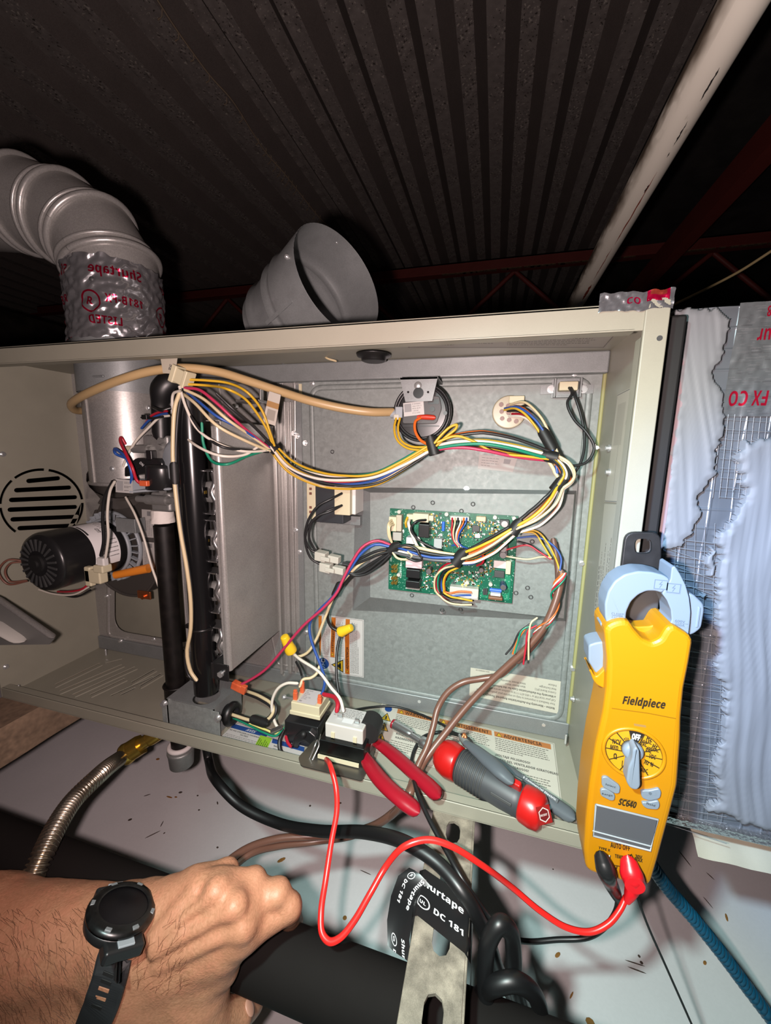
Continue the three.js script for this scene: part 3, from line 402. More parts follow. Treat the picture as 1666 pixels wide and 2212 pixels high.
{ // loose tapered collar lying on the furnace top
  const c = thing('duct_reducer', 'loose galvanized round duct reducer standing open on the furnace top', 'duct fitting');
  const R1 = .0605, R2 = .053, L = .108; const P = [[R2, -.012], [R2, .0], [R2 + .004, .003], [R2 + .0005, .007], [R2 + .002, .02], [R1 - .0042, L * .36], [R1 - .0005, L * .40], [R1 - .0042, L * .44], [R1 - .003, L * .5], [R1 + .0002, L * .56], [R1 - .0022, L * .62], [R1, L]];
  const out = lathe(P.concat(P.slice().reverse().map(p => [p[0] - .001, p[1]])), 64); const inn = lathe([[R2 - .004, 0], [R2 - .001, .002], [R2 - .001, .006], [R2 - .005, .007]], 48);
  const dir = V(.86, .27, .42).normalize(), base = pd(735, 606, .43).addScaledVector(dir, -L);
  obj('tapered_sleeve', orient(out, base, dir), M.zincFine, c); obj('inner_ring', orient(inn, base, dir), M.alu, c);
  const h = orient(box(.004, .05, .0016, 0, L * .55, R1 - .0012), base, dir); obj('lap_seam', h, M.zincFine, c);
  for (const a of [.4, 2.2, 3.9]) obj('rivet', orient(new THREE.SphereGeometry(.0026, 10, 8).translate(Math.cos(a) * (R1 + .0004), L * .9, Math.sin(a) * (R1 + .0004)), base, dir), M.screw, c);
  obj('hanger_wire', sweep([base.clone().add(V(.07, -.035, .03)), base.clone().add(V(.075, -.05, .045)), base.clone().add(V(.09, -.056, .05))], .0012, { seg: 10, rad: 6 }), M.wT, c);
}
{ // supply plenum to the right, wrapped in foil faced board, mastic smeared over
  const pl = thing('foil_duct_plenum', 'foil faced supply plenum beside the furnace smeared with grey mastic', 'duct');
  const foilTex = canvasTex(1024, 1024, (g, w, h) => { g.fillStyle = '#a9adb2'; g.fillRect(0, 0, w, h); for (let i = 0; i < 5000; i++) { const c = 130 + rnd() * 90 | 0; g.fillStyle = `rgba(${c},${c},${c + 4},.35)`; g.fillRect(rnd() * w, rnd() * h, 3 + rnd() * 14, 2 + rnd() * 3); } });
  const scrim = dataTex(512, (u, v) => { const a = (u * 20) % 1, b = (v * 20) % 1, c = ((u * 20 + v * 12 * 1) % 1 + 1) % 1; let h = .35 + .2 * fbm(u, v, 6, 4, 61); if (a < .1) h += .4; if (b < .1) h += .4; return h; }, false);
  M.foil = std({ color: 0xb9bcc0, map: foilTex, roughness: .38, metalness: .6, bumpMap: scrim, bumpScale: .0011 }, .3);
  const zp = -.362, xl = .1245, xr = .62, y0 = .336, y1 = .766;
  // box body with a gently uneven face
  const face = new THREE.PlaneGeometry(xr - xl, y1 - y0, 150, 130); { const p = face.attributes.position; for (let i = 0; i < p.count; i++) { const x = p.getX(i) + (xl + xr) / 2, y = p.getY(i) + (y0 + y1) / 2; p.setXYZ(i, x, y, zp + .003 * PN.noise(x * 14, y * 12, 1) + .0015 * PN.noise(x * 45, y * 40, 5)); } face.computeVertexNormals(); }
  obj('foil_face', face, M.foil, pl);
  obj('duct_board', boxMM(xl, xr, y0 + .001, y1 - .001, -.85, zp - .006, .004), M.foil, pl);
  // scrim threads proud of the foil
  const thr = []; for (let i = 0; i < 38; i++) { const a = pz(1418 + rr(-6, 6), 1160 + i * 16.5, zp + .0024), b = pz(1570, 1160 + i * 16.5 + 22 + rr(-6, 6), zp + .0024); thr.push(sweep([a, b], .0003, { smooth: false, rad: 5, caps: false })); if (i % 2) { const c = pz(1570, 1160 + i * 16.5 + 52, zp + .0024); thr.push(sweep([a, c], .00026, { smooth: false, rad: 5, caps: false })); } }
  for (let i = 0; i < 7; i++) thr.push(sweep([pz(1440 + i * 21, 1130, zp + .0022), pz(1424 + i * 21, 1770, zp + .0022)], .0002, { smooth: false, rad: 5, caps: false }));
  for (let i = 0; i < 9; i++) { thr.push(sweep([pz(1555, 905 + i * 21, zp + .0024), pz(1666, 912 + i * 21, zp + .0024)], .0002, { smooth: false, rad: 5, caps: false })); thr.push(sweep([pz(1560 + i * 14, 895, zp + .0024), pz(1540 + i * 14, 1075, zp + .0024)], .0002, { smooth: false, rad: 5, caps: false })); }
  obj('scrim_threads', thr, std({ color: 0x8e9194, roughness: .4, metalness: .4 }), pl).userData.kind = 'stuff';
  // mastic: thick brushed sealant with ragged outline
  M.mastic = std({ color: 0x717376, roughness: .62 });
  const ragged = (pix, n, amp) => { const q = traceZ(pix, zp), o = []; for (let i = 0; i < q.length; i++) { const a = q[i], b = q[(i + 1) % q.length], m = Math.max(2, Math.round(a.distanceTo(b) / n)); for (let k = 0; k < m; k++) { const p = a.clone().lerp(b, k / m), d = b.clone().sub(a).normalize(), f = amp * (PN.noise(p.x * 170, p.y * 170, 3) + .6 * PN.noise(p.x * 420, p.y * 420, 7)); o.push(p.add(v2(-d.y, d.x).multiplyScalar(f))); } } return o; };
  const inside = (poly, x, y) => { let c = false; for (let i = 0, j = poly.length - 1; i < poly.length; j = i++) { const a = poly[i], b = poly[j]; if ((a.y > y) !== (b.y > y) && x < (b.x - a.x) * (y - a.y) / (b.y - a.y) + a.x) c = !c; } return c; };
  const distTo = (poly, x, y) => { let m = 1; for (let i = 0, j = poly.length - 1; i < poly.length; j = i++) { const a = poly[i], b = poly[j], dx = b.x - a.x, dy = b.y - a.y, t = Math.max(0, Math.min(1, ((x - a.x) * dx + (y - a.y) * dy) / (dx * dx + dy * dy || 1))); m = Math.min(m, Math.hypot(x - a.x - t * dx, y - a.y - t * dy)); } return m; };
  function masticPatch(name, pix, thick, flow, step = .0013) {
    const poly = ragged(pix, .0022, .0034), bb = new THREE.Box2().setFromPoints(poly), nx = Math.ceil((bb.max.x - bb.min.x) / step) + 2, ny = Math.ceil((bb.max.y - bb.min.y) / step) + 2, H = new Float32Array((nx + 1) * (ny + 1));
    for (let j = 0; j <= ny; j++) for (let i = 0; i <= nx; i++) { const x = bb.min.x - step + i * step, y = bb.min.y - step + j * step; if (!inside(poly, x, y)) { H[j * (nx + 1) + i] = -1; continue; } const d = distTo(poly, x, y), e = Math.min(1, d / .0045), a = flow(x, y), w = .010 * PN.noise(x * 11, y * 8, 2);
      const s = (x + w) * Math.cos(a) + (y + w) * Math.sin(a); H[j * (nx + 1) + i] = thick * Math.sqrt(e) * (.6 + .17 * PN.noise(s * 210, y * 7, 6) + .13 * PN.noise(s * 430, y * 12, 9) + .30 * PN.noise(x * 40, y * 22, 12)) + .0012; }
    const pos = [], idx = [], map = new Map(); const id = (i, j) => { const k = j * (nx + 1) + i; if (!map.has(k)) { map.set(k, pos.length / 3); const x = bb.min.x - step + i * step, y = bb.min.y - step + j * step; pos.push(x, y, zp + .002 + (H[k] < 0 ? -.004 : H[k])); } return map.get(k); };
    for (let j = 0; j < ny; j++) for (let i = 0; i < nx; i++) { const k = j * (nx + 1) + i; let c = 0; for (const q of [k, k + 1, k + nx + 1, k + nx + 2]) if (H[q] >= 0) c++; if (c >= 2) { const a = id(i, j), b = id(i + 1, j), d = id(i, j + 1), e = id(i + 1, j + 1); idx.push(a, b, e, a, e, d); } }
    const g = new THREE.BufferGeometry(); g.setAttribute('position', new THREE.Float32BufferAttribute(pos, 3)); g.setIndex(idx); g.computeVertexNormals(); return obj(name, g, M.mastic, pl);
  }
  masticPatch('mastic_smear', [[1452, 672], [1520, 664], [1566, 682], [1570, 700], [1563, 760], [1536, 812], [1558, 850], [1562, 920], [1544, 980], [1540, 1030], [1505, 1070], [1512, 1110], [1478, 1170], [1440, 1190], [1424, 1180], [1440, 1000], [1456, 850]], .0034, (x, y) => .22, .0012);
  masticPatch('mastic_smear', [[1582, 985], [1602, 955], [1650, 944], [1900, 960], [1900, 1790], [1850, 1800], [1700, 1800], [1600, 1768], [1560, 1750], [1520, 1745], [1530, 1728], [1552, 1722], [1535, 1660], [1550, 1600], [1556, 1560], [1562, 1480], [1538, 1450], [1545, 1380], [1541, 1300], [1552, 1180], [1540, 1160], [1560, 1140], [1600, 1085], [1608, 1062]], .0052, () => .13, .0013);
  masticPatch('mastic_dab', [[1530, 1178], [1541, 1185], [1540, 1240], [1530, 1245], [1523, 1215]], .003, () => .1);
  masticPatch('mastic_dab', [[1513, 1281], [1520, 1277], [1526, 1284], [1520, 1292], [1515, 1290]], .0025, () => .1);
  // printed foil tape on the upper edge
  const ptx = canvasTex(900, 520, (g, w, h) => { g.fillStyle = '#8f9396'; g.fillRect(0, 0, w, h); for (let i = 0; i < 900; i++) { const c = 110 + rnd() * 80 | 0; g.fillStyle = `rgba(${c},${c},${c + 3},.4)`; g.fillRect(rnd() * w, rnd() * h, 10 + rnd() * 70, 2 + rnd() * 5); } g.save(); g.translate(w, h); g.rotate(Math.PI); g.fillStyle = '#d01f3e'; g.font = 'bold 64px sans-serif'; g.fillText('LISTED 1 & 8', w - 560, h - 20); g.font = 'bold 92px sans-serif'; g.fillText('Shur', w - 350, h - 120); g.fillText('Shur', w - 800, h - 120); g.font = 'bold 80px sans-serif'; g.fillText('UL', w - 480, h - 106); g.strokeStyle = '#d01f3e'; g.lineWidth = 14; g.beginPath(); g.arc(w - 440, h - 136, 66, 0, 7); g.stroke(); g.font = 'bold 96px sans-serif'; g.fillText('FX CO', w - 300, h - 400); g.restore(); });
  const tq = quad(pz(1556, 900, zp + .0022), V(pz(1556, 900, zp).x + .082, pz(1556, 900, zp).y, zp + .0022), V(pz(1556, 900, zp).x + .082, y1 + .0008, zp + .0022), V(pz(1556, 900, zp).x, y1 + .0008, zp + .0022), 60, 44); { const p = tq.attributes.position; for (let i = 0; i < p.count; i++) { const x = p.getX(i), y = p.getY(i); p.setZ(i, p.getZ(i) + .0012 + .0018 * PN.noise(x * 80, y * 30, 2) + .0008 * PN.noise(x * 240, y * 160, 6)); } tq.computeVertexNormals(); }
  obj('printed_foil_tape', tq, new THREE.MeshStandardMaterial({ map: ptx, roughness: .24, metalness: .7, side: THREE.DoubleSide }), pl, true);
  // bottom seam tape lip and the flap of fibre board lining below
  obj('bottom_seam_tape', boxMM(xl, xr, y0 - .006, y0 + .004, zp - .012, zp + .004, .0025), M.foilTape, pl);
  const fl = new THREE.PlaneGeometry(.34, .045, 60, 10); { const p = fl.attributes.position; for (let i = 0; i < p.count; i++) { const x = p.getX(i); p.setZ(i, .01 * Math.sin(x * 11) + .004 * PN.noise(x * 40, p.getY(i) * 50, 2)); } fl.computeVertexNormals(); fl.rotateX(-1.15); fl.translate(.37, .318, zp - .018); }
  obj('fibre_liner_flap', fl, std({ color: 0xa8a290, map: texPaint, roughness: .85, side: THREE.DoubleSide }, .1), pl);
  obj('black_gasket', boxMM(XR + .0035, xl + .002, .33, .757, -.42, -.343, .002), M.blackMat, pl);
  const pk = new THREE.PlaneGeometry(.011, .40, 3, 40).translate(xl + .006, .55, zp + .0045); obj('clear_tape_strip', pk, std({ color: 0x8d7c80, roughness: .4 }), pl);
}
{ // supports below
  M.wood = std({ color: 0xa59280, roughness: .85, map: dataTex(256, (u, v) => { const n = fbm(u * 1, v, 3, 4, 71), s = fbm(u, v, 22, 2, 73); const g = .72 + .22 * n + .12 * s; return [g, g * .94, g * .88]; }, true) }, .14);
  const wz = thing('wooden_rail', 'weathered wooden rail under the furnace by the corrugated gas line', 'timber');
  const wg = new THREE.BoxGeometry(.07, .05, .95, 8, 6, 60); { const p = wg.attributes.position; for (let i = 0; i < p.count; i++) { const x = p.getX(i), y = p.getY(i), z = p.getZ(i); p.setX(i, x + .002 * PN.noise(x * 60, y * 60, z * 18)); p.setY(i, y + (y < .02 ? .003 * PN.noise(x * 50, y * 50, z * 14) : 0)); } wg.computeVertexNormals(); wg.translate(-.5945, YB - .0275, -.6); }
  obj('beam', wg, M.wood, wz);
  M.strut = std({ color: 0xe0d8ca, map: texMottle, roughness: .55, metalness: .15 }, .07);
  const st = thing('slotted_strut', 'grey slotted steel strut channel carrying the furnace with black tape on it', 'strut');
  const X0 = -.0365, X1 = .0035, yt = YB - .0014, h = .02; const cx = (X0 + X1) / 2;
  const slots = []; for (let k = 0; k < 13; k++) { const zc = .067 + k * .0407; slots.push(bar(v2(cx + .001, zc - .0045), v2(cx + .001, zc + .0045), .0125)); }
  const topg = plateY([[X0 + .002, -.06], [X1 - .002, -.06], [X1 - .002, .72], [X0 + .002, .72]], yt, .0025, slots);
  obj('channel', [topg, boxMM(X0, X0 + .0025, yt - h, yt - .001, -.72, .06, .0008), boxMM(X1 - .0025, X1, yt - h, yt - .001, -.72, .06, .0008), boxMM(X0, X0 + .009, yt - h, yt - h + .002, -.72, .06), boxMM(X1 - .009, X1, yt - h, yt - h + .002, -.72, .06)], M.strut, st);
  // insulated pipe along X under the strut
  const yp = .252, zp = -.2195, r = .0238; globalThis.PIPE = { yp, zp, r };
  M.foam = phy({ color: 0x1a1716, roughness: .85, map: texPaint, specularIntensity: .2 }, .1);
  const ip = thing('insulated_pipe', 'thick black foam insulated pipe passing under the strut held by a hand', 'pipe');
  obj('foam_sleeve', cylX(r, 3.2, -.5, yp, zp, 48), M.foam, ip);
  // black printed tape that slings the pipe from the strut
  const tpx = canvasTex(1024, 256, (g, w, h) => { g.fillStyle = '#161617'; g.fillRect(0, 0, w, h); g.fillStyle = '#e6e6e6'; for (let i = 0; i < 3; i++) { g.font = 'bold 46px sans-serif'; g.fillText('Shurtape', i * 350 + 14, 92); g.strokeStyle = '#e6e6e6'; g.lineWidth = 5; g.beginPath(); g.arc(i * 350 + 50, 176, 28, 0, 7); g.stroke(); g.font = 'bold 24px sans-serif'; g.fillText('UL', i * 350 + 33, 186); g.font = 'bold 40px sans-serif'; g.fillText('DC 181', i * 350 + 95, 190); } });
  const band = (zc, w, name) => { // loop around strut and pipe in the X-Y plane, strip width along z
    const loop = [V(X0 - .0035, .18, 0), V(X0 - .004, .25, 0), V(X0 - .0025, yt - .004, 0), V(X0 + .002, yt + .0012, 0), V(cx, yt + .0014, 0), V(X1 - .002, yt + .0012, 0), V(X1 + .002, yt - .004, 0), V(X1 + .004, .25, 0), V(X1 + .004, .18, 0)], pos = [], uv = [], idx = [], n = loop.length; let L = 0;
    for (let i = 0; i < n; i++) { if (i) L += loop[i].distanceTo(loop[i - 1]); for (let k = 0; k <= 6; k++) { const s = k / 6; const zz = zc + (s - .5) * w + .35 * (loop[i].x - cx); pos.push(loop[i].x + .001 * PN.noise(i * 3.1, k * .7, zc * 40), loop[i].y + .0006 * Math.abs(PN.noise(i, k * 1.3, 4)), zz); uv.push(L / .19, 1 - s); } }
    for (let i = 0; i < n - 1; i++) for (let k = 0; k < 6; k++) { const a = i * 7 + k, b = a + 7; idx.push(a, a + 1, b, b, a + 1, b + 1); }
    const g = new THREE.BufferGeometry(); g.setAttribute('position', new THREE.Float32BufferAttribute(pos, 3)); g.setAttribute('uv', new THREE.Float32BufferAttribute(uv, 2)); g.setIndex(idx); g.computeVertexNormals(); obj(name, g, new THREE.MeshStandardMaterial({ map: tpx, roughness: .35, side: THREE.DoubleSide }), st, true); };
  band(-.248, .034, 'printed_black_tape');
  { const A = [[908, 1893, .3165], [884, 1915, .313], [868, 1960, .312], [860, 2010, .306], [862, 2062, .296]].map(a => pd(a[0], a[1], a[2])), pos = [], uv = [], idx = []; A.forEach((p, i) => { for (let k = 0; k <= 4; k++) { const s = k / 4; pos.push(p.x + (s - .2) * .02 - .006, p.y + .002 * Math.sin(i + k), p.z + (s - .5) * .008); uv.push(i / 4 * .45, s); } }); for (let i = 0; i < 4; i++) for (let k = 0; k < 4; k++) { const a = i * 5 + k, b = a + 5; idx.push(a, a + 1, b, b, a + 1, b + 1); } const g = new THREE.BufferGeometry(); g.setAttribute('position', new THREE.Float32BufferAttribute(pos, 3)); g.setAttribute('uv', new THREE.Float32BufferAttribute(uv, 2)); g.setIndex(idx); g.computeVertexNormals(); obj('printed_tape_tail', g, new THREE.MeshStandardMaterial({ map: tpx, roughness: .35, side: THREE.DoubleSide }), st, true); }
}
// ---------- left compartment ----------
M.inducer = std({ color: 0x3d3a37, roughness: .45 });
{ // draft inducer: motor, cooling cage, housing
  const t = thing('inducer_motor', 'black draft inducer motor with white rating label on dark plastic housing', 'motor');
  const X = -.538, Y = .509, z0 = -.335, z1 = -.428, r = .0375;
  obj('motor_shell', lathe([[0, 0], [.012, 0], [r - .008, -.001], [r - .002, -.004], [r, -.008], [r, -.09], [r - .003, -.094], [0, -.094]], 48).rotateX(Math.PI / 2).translate(X, Y, z0), M.blackPl, t);
  obj('shaft_boss', [cylZ(.0115, .004, X, Y, z0 + .001, 28), cylZ(.006, .007, X, Y, z0 + .002, 20)], M.blackMat, t);
  for (let i = 0; i < 22; i++) { const a = i / 22 * Math.PI * 2; obj('end_vent', box(.0026, .0145, .0012, 0, .0235, 0).rotateZ(a).translate(X, Y, z0 - .0006), M.charcoal, t); }
  const lt = canvasTex(420, 620, (g, w, h) => { g.fillStyle = '#e9e7e6'; g.fillRect(0, 0, w, h); g.fillStyle = '#333'; g.fillRect(250, 18, 120, 46); g.save(); g.translate(0, h); g.rotate(-Math.PI / 2); lines(g, 40, 60, 400, 5, 30, '#666', 7); g.font = 'bold 64px sans-serif'; g.fillStyle = '#333'; g.fillText('RU', 250, 300); lines(g, 40, 250, 180, 7, 22, '#666', 6); g.restore(); });
  const lb = new THREE.CylinderGeometry(r + .0005, r + .0005, .036, 30, 1, true, 1.15, 2.1).rotateX(Math.PI / 2).translate(X, Y, z0 - .062); obj('rating_label', lb, new THREE.MeshStandardMaterial({ map: lt, roughness: .5, side: THREE.DoubleSide }), t, true);
  for (const [a, z] of [[.55, -.026], [.02, -.028]]) { for (let k = 0; k < 3; k++) obj('cooling_slot', box(.0016, .0075, .0014).rotateZ((k - 1) * .7).translate(0, k * .003 - .003, 0).rotateY(a * .8).translate(X + Math.sin(a + .45) * (r + .0002), Y + (.55 - a) * -.03 + .012, z0 + z + Math.cos(a) * .001), M.copper, t); }
  // slotted cooling cage
  for (let k = 0; k < 2; k++) obj('cage_ring', new THREE.TorusGeometry(.040 + k * .0105, .0022, 6, 60).scale(1, 1, 1.6).translate(X + .004, Y, z1 + .004 - k * .008), M.greyPl, t);
  for (let i = 0; i < 30; i++) { const a = i / 30 * Math.PI * 2; obj('cage_fin', box(.0016, .0125, .006, 0, .0455, 0).rotateZ(a).translate(X + .004, Y, z1), M.greyPl, t); }
  const q = pz(272, 1135, -.415); obj('mount_bracket', [box(.034, .020, .002, q.x, q.y, q.z, .0008), box(.002, .020, .016, q.x + .016, q.y, q.z - .008, .0006)], M.zincFine, t);
  // volute housing
  const H = traceZ([[222, 1070], [262, 1058], [318, 1058], [345, 1095], [350, 1180], [338, 1250], [310, 1288], [268, 1286], [228, 1262], [205, 1215], [200, 1120]], -.437);
  obj('housing', plateZ(roundPts(H, .015), -.437, .028, null, .003), M.inducer, t);
  obj('housing_lip', sweep(roundPts(H, .015).map(a => V(a.x, a.y, -.4375)), .0022, { smooth: false, rad: 6, caps: false }), M.inducer, t);
  const n = pz(285, 1235, -.425); obj('orange_spout', orient(cylY(.0055, .0065, .05), n, V(.86, .20, -.25)), std({ color: 0xd9822a, roughness: .35 }), t);
  obj('outlet_neck', sweep([pz(275, 1075, -.43), pz(262, 1050, -.42), pz(258, 1030, -.41)], [.026, .03, .036], { seg: 12, rad: 20, caps: false }), M.inducer, t);
  const f = pz(312, 1285, -.435); obj('foot_tab', [box(.024, .012, .003, f.x, f.y, f.z, .001), cylZ(.004, .003, f.x, f.y - .002, f.z + .003, 6)], M.copper, t);
  for (const [v0, v1, a] of [[1100, 1160, 0], [1170, 1224, 1]]) { const lt2 = canvasTex(160, 360, (g, w, h) => { g.fillStyle = '#dcd9d4'; g.fillRect(0, 0, w, h); g.save(); g.translate(0, h); g.rotate(-Math.PI / 2); lines(g, 20, 30, 220, 5, 22, '#666', 5); g.restore(); g.fillStyle = '#999'; g.fillRect(70, 20, 60, 60); }); sticker('inducer_label', [pz(308 + a, v1, -.4362), pz(334 + a, v1 + 2, -.4362), pz(332 + a, v0 + 2, -.4362), pz(306 + a, v0, -.4362)], lt2, t); }
  // leads and connector below
  const c = pz(208, 1243, -.365); obj('motor_plug', [box(.026, .018, .012, c.x, c.y, c.z, .002), box(.016, .01, .014, c.x + .012, c.y + .011, c.z, .002), box(.01, .026, .008, c.x - .008, c.y - .001, c.z + .002, .002)].map(g => g), M.cream, t);
  const c2 = pz(222, 1214, -.365); obj('lead_clip', box(.012, .012, .008, c2.x, c2.y, c2.z, .002), M.white, t);
  wire('red_lead', [[125, 1278, -.37], [150, 1278, -.365], [178, 1272, -.363], [195, 1258, -.364]], .0014, M.wR, t); wire('white_lead', [[85, 1274, -.37], [115, 1283, -.367], [160, 1284, -.365], [192, 1268, -.364]], .0014, M.wW, t); wire('black_lead', [[130, 1284, -.372], [165, 1289, -.37], [195, 1275, -.366]], .0014, M.wK, t);
  bundle(t, [[50, 1212, -.35, .001], [18, 1212, -.34, .004], [0, 1235, -.335, .005], [18, 1260, -.34, .004], [58, 1255, -.35, .001]], [['brown_lead', M.wBr], ['brown_lead', M.wBr]], { r: .0013, twist: 1 });
}
{ // gas valve
  const t = thing('gas_valve', 'cast aluminium gas valve with black solenoid and small printed tag', 'gas valve');
  const B = (name, u0, v0, u1, v1, z, d, m, r = .002) => { const a = pz(u0, v0, z), b = pz(u1, v1, z); return obj(name, boxMM(a.x, b.x, b.y, a.y, z - d, z, r), m, t); };
  B('valve_body', 306, 940, 366, 1010, -.372, .03, M.castAlu, .003); B('valve_body', 322, 1062, 368, 1108, -.372, .026, M.castAlu, .004);
  const dc = pz(368, 1000, -.362); obj('diaphragm_housing', lathe([[0, 0], [.018, 0], [.025, -.004], [.0265, -.008], [.031, -.009], [.031, -.012], [.02, -.016], [0, -.016]], 40).rotateX(Math.PI / 2).rotateY(-.35).translate(dc.x, dc.y, dc.z), M.greyPl, t);
  for (const [u, v] of [[348, 952], [344, 966], [352, 1062], [336, 1078]]) { const q = pz(u, v, -.370); obj('body_screw', cylZ(.0036, .004, q.x, q.y, q.z, 12), M.castAlu, t); }
  const in1 = pz(305, 970, -.37); obj('pressure_tap', [cylX(.0048, .022, in1.x, in1.y, in1.z, 14), cylX(.0032, .034, in1.x - .002, in1.y, in1.z, 12)], M.castAlu, t); obj('tap_plug', cylX(.0038, .008, in1.x - .016, in1.y, in1.z, 10), M.cream, t);
  const sp = pz(340, 1080, -.37); obj('pressure_tap', [cylX(.006, .03, sp.x, sp.y, sp.z, 14), cylX(.004, .05, sp.x - .004, sp.y, sp.z, 12)], M.castAlu, t);
  // switch housing and solenoid
  const hp = traceZ([[268, 1010], [292, 990], [342, 990], [350, 1000], [350, 1016], [268, 1030]], -.362); obj('switch_housing', plateZ(roundPts(hp, .002), -.362, .02, null, .0015), M.blackPl, t);
  const nx = canvasTex(128, 128, (g, w, h) => { g.fillStyle = '#1b1b1c'; g.fillRect(0, 0, w, h); g.save(); g.translate(64, 64); g.rotate(.75); g.fillStyle = '#efefef'; g.font = 'bold 60px sans-serif'; g.fillText('ON', -44, 22); g.restore(); });
  sticker('switch_print', [pz(298, 1010, -.3605), pz(314, 1010, -.3605), pz(314, 994, -.3605), pz(298, 994, -.3605)], nx, t);
  const sk = pz(327, 984, -.366); obj('switch_knob', box(.008, .012, .008, sk.x, sk.y, sk.z, .001), M.blackPl, t);
  const s0 = pz(338, 1030, -.362); obj('solenoid_cover', [lathe([[0, .014], [.010, .014], [.0145, .0125], [.0155, .009], [.0165, -.015], [0, -.015]], 30).scale(1, 1, .8).translate(s0.x, s0.y, s0.z - .004)], M.blackPl, t);
  const lg = canvasTex(300, 190, (g, w, h) => { g.fillStyle = '#dedcd8'; g.fillRect(0, 0, w, h); g.fillStyle = '#bbb'; g.fillRect(20, 24, 110, 140); lines(g, 150, 30, 120, 2, 18, '#666', 6); lines(g, 150, 90, 120, 2, 18, '#555', 7); lines(g, 150, 150, 120, 1, 18, '#555', 8); });
  const a = pz(250, 1036, -.352), b = pz(287, 1066, -.352); obj('coil_box', boxMM(a.x, b.x, b.y, a.y, -.372, -.352, .001), M.greyPl, t); sticker('coil_tag', [pz(250, 1063, -.3515), pz(287, 1066, -.3515), pz(287, 1038, -.3515), pz(250, 1034, -.3515)], lg, t);
  const b1 = pz(286, 1062, -.354), b2 = pz(366, 1056, -.362); obj('retainer_bar', sweep([b1, b2], .0035, { smooth: false, rad: 8, flat: .5 }), M.greyPl, t);
  obj('terminal_boot', box(.011, .0065, .006, pz(313, 1044, -.352).x, pz(313, 1044, -.352).y, -.352, .0012), M.orangeNy, t);
  wire('red_lead', [[306, 1046, -.352], [296, 1038, -.35], [286, 1010, -.346], [272, 980, -.35], [260, 952, -.36], [262, 945, -.365], [270, 958, -.368]], .0017, M.wR, t); wire('blue_lead', [[284, 1044, -.353], [284, 1020, -.35], [274, 992, -.35], [258, 975, -.355], [248, 970, -.36], [250, 980, -.364], [268, 988, -.366]], .0018, M.wB, t);
  // rubber elbow above
  obj('rubber_elbow', sweep([[348, 935, -.375], [347, 905, -.375], [348, 870, -.373], [352, 842, -.37], [366, 828, -.374], [384, 828, -.384]], [.0098, .0098, .0105, .0128, .0128, .0115], { seg: 30, rad: 22 }), M.rubber, t);
  obj('elbow_clamp', sweep([pz(332, 880, -.36), pz(350, 886, -.356), pz(366, 882, -.36)], .002, { seg: 10, rad: 6 }), M.zip, t);
  // white thread sealant and the black iron pipe
  const ip = pz(366, 1300, -.392); const Xp = ip.x, Zp = -.392; const yTop = pz(357, 1135, Zp).y;
  obj('thread_sealant', (() => { const g = new THREE.CylinderGeometry(.0125, .014, .016, 30, 8); const p = g.attributes.position; for (let i = 0; i < p.count; i++) { const k = 1 + .09 * PN.noise(p.getX(i) * 400, p.getY(i) * 500, p.getZ(i) * 400); p.setXYZ(i, p.getX(i) * k, p.getY(i), p.getZ(i) * k); } g.computeVertexNormals(); return g.translate(Xp, yTop + .012, Zp); })(), std({ color: 0xcfc9c2, roughness: .8 }), t);
}
{ const g = thing('black_gas_pipe', 'black iron gas pipe standing beside the burners with a capped drip leg', 'pipe');
  const X = pz(366, 1300, -.392).x, Z = -.392, yT = pz(357, 1135, Z).y, yC = .235; const r = .0118;
  obj('pipe', cylY(r, r, yT - yC, X, (yT + yC) / 2, Z, 28), M.iron, g);
  obj('coupling', [cylY(.0145, .0145, .02, X, YB + .012, Z, 28), new THREE.TorusGeometry(.0145, .0016, 8, 28).rotateX(Math.PI / 2).translate(X, YB + .022, Z)], M.iron, g);
  obj('sealant_ring', new THREE.TorusGeometry(r + .002, .0032, 10, 30).rotateX(Math.PI / 2).translate(X, yC + .008, Z), std({ color: 0xcbc3c0, roughness: .8 }), g);
  obj('end_cap', lathe([[0, -.024], [.012, -.0235], [.0155, -.021], [.0165, -.004], [.0175, 0], [.017, .005], [0, .005]], 32).translate(X, yC, Z), M.castAlu, g);
}
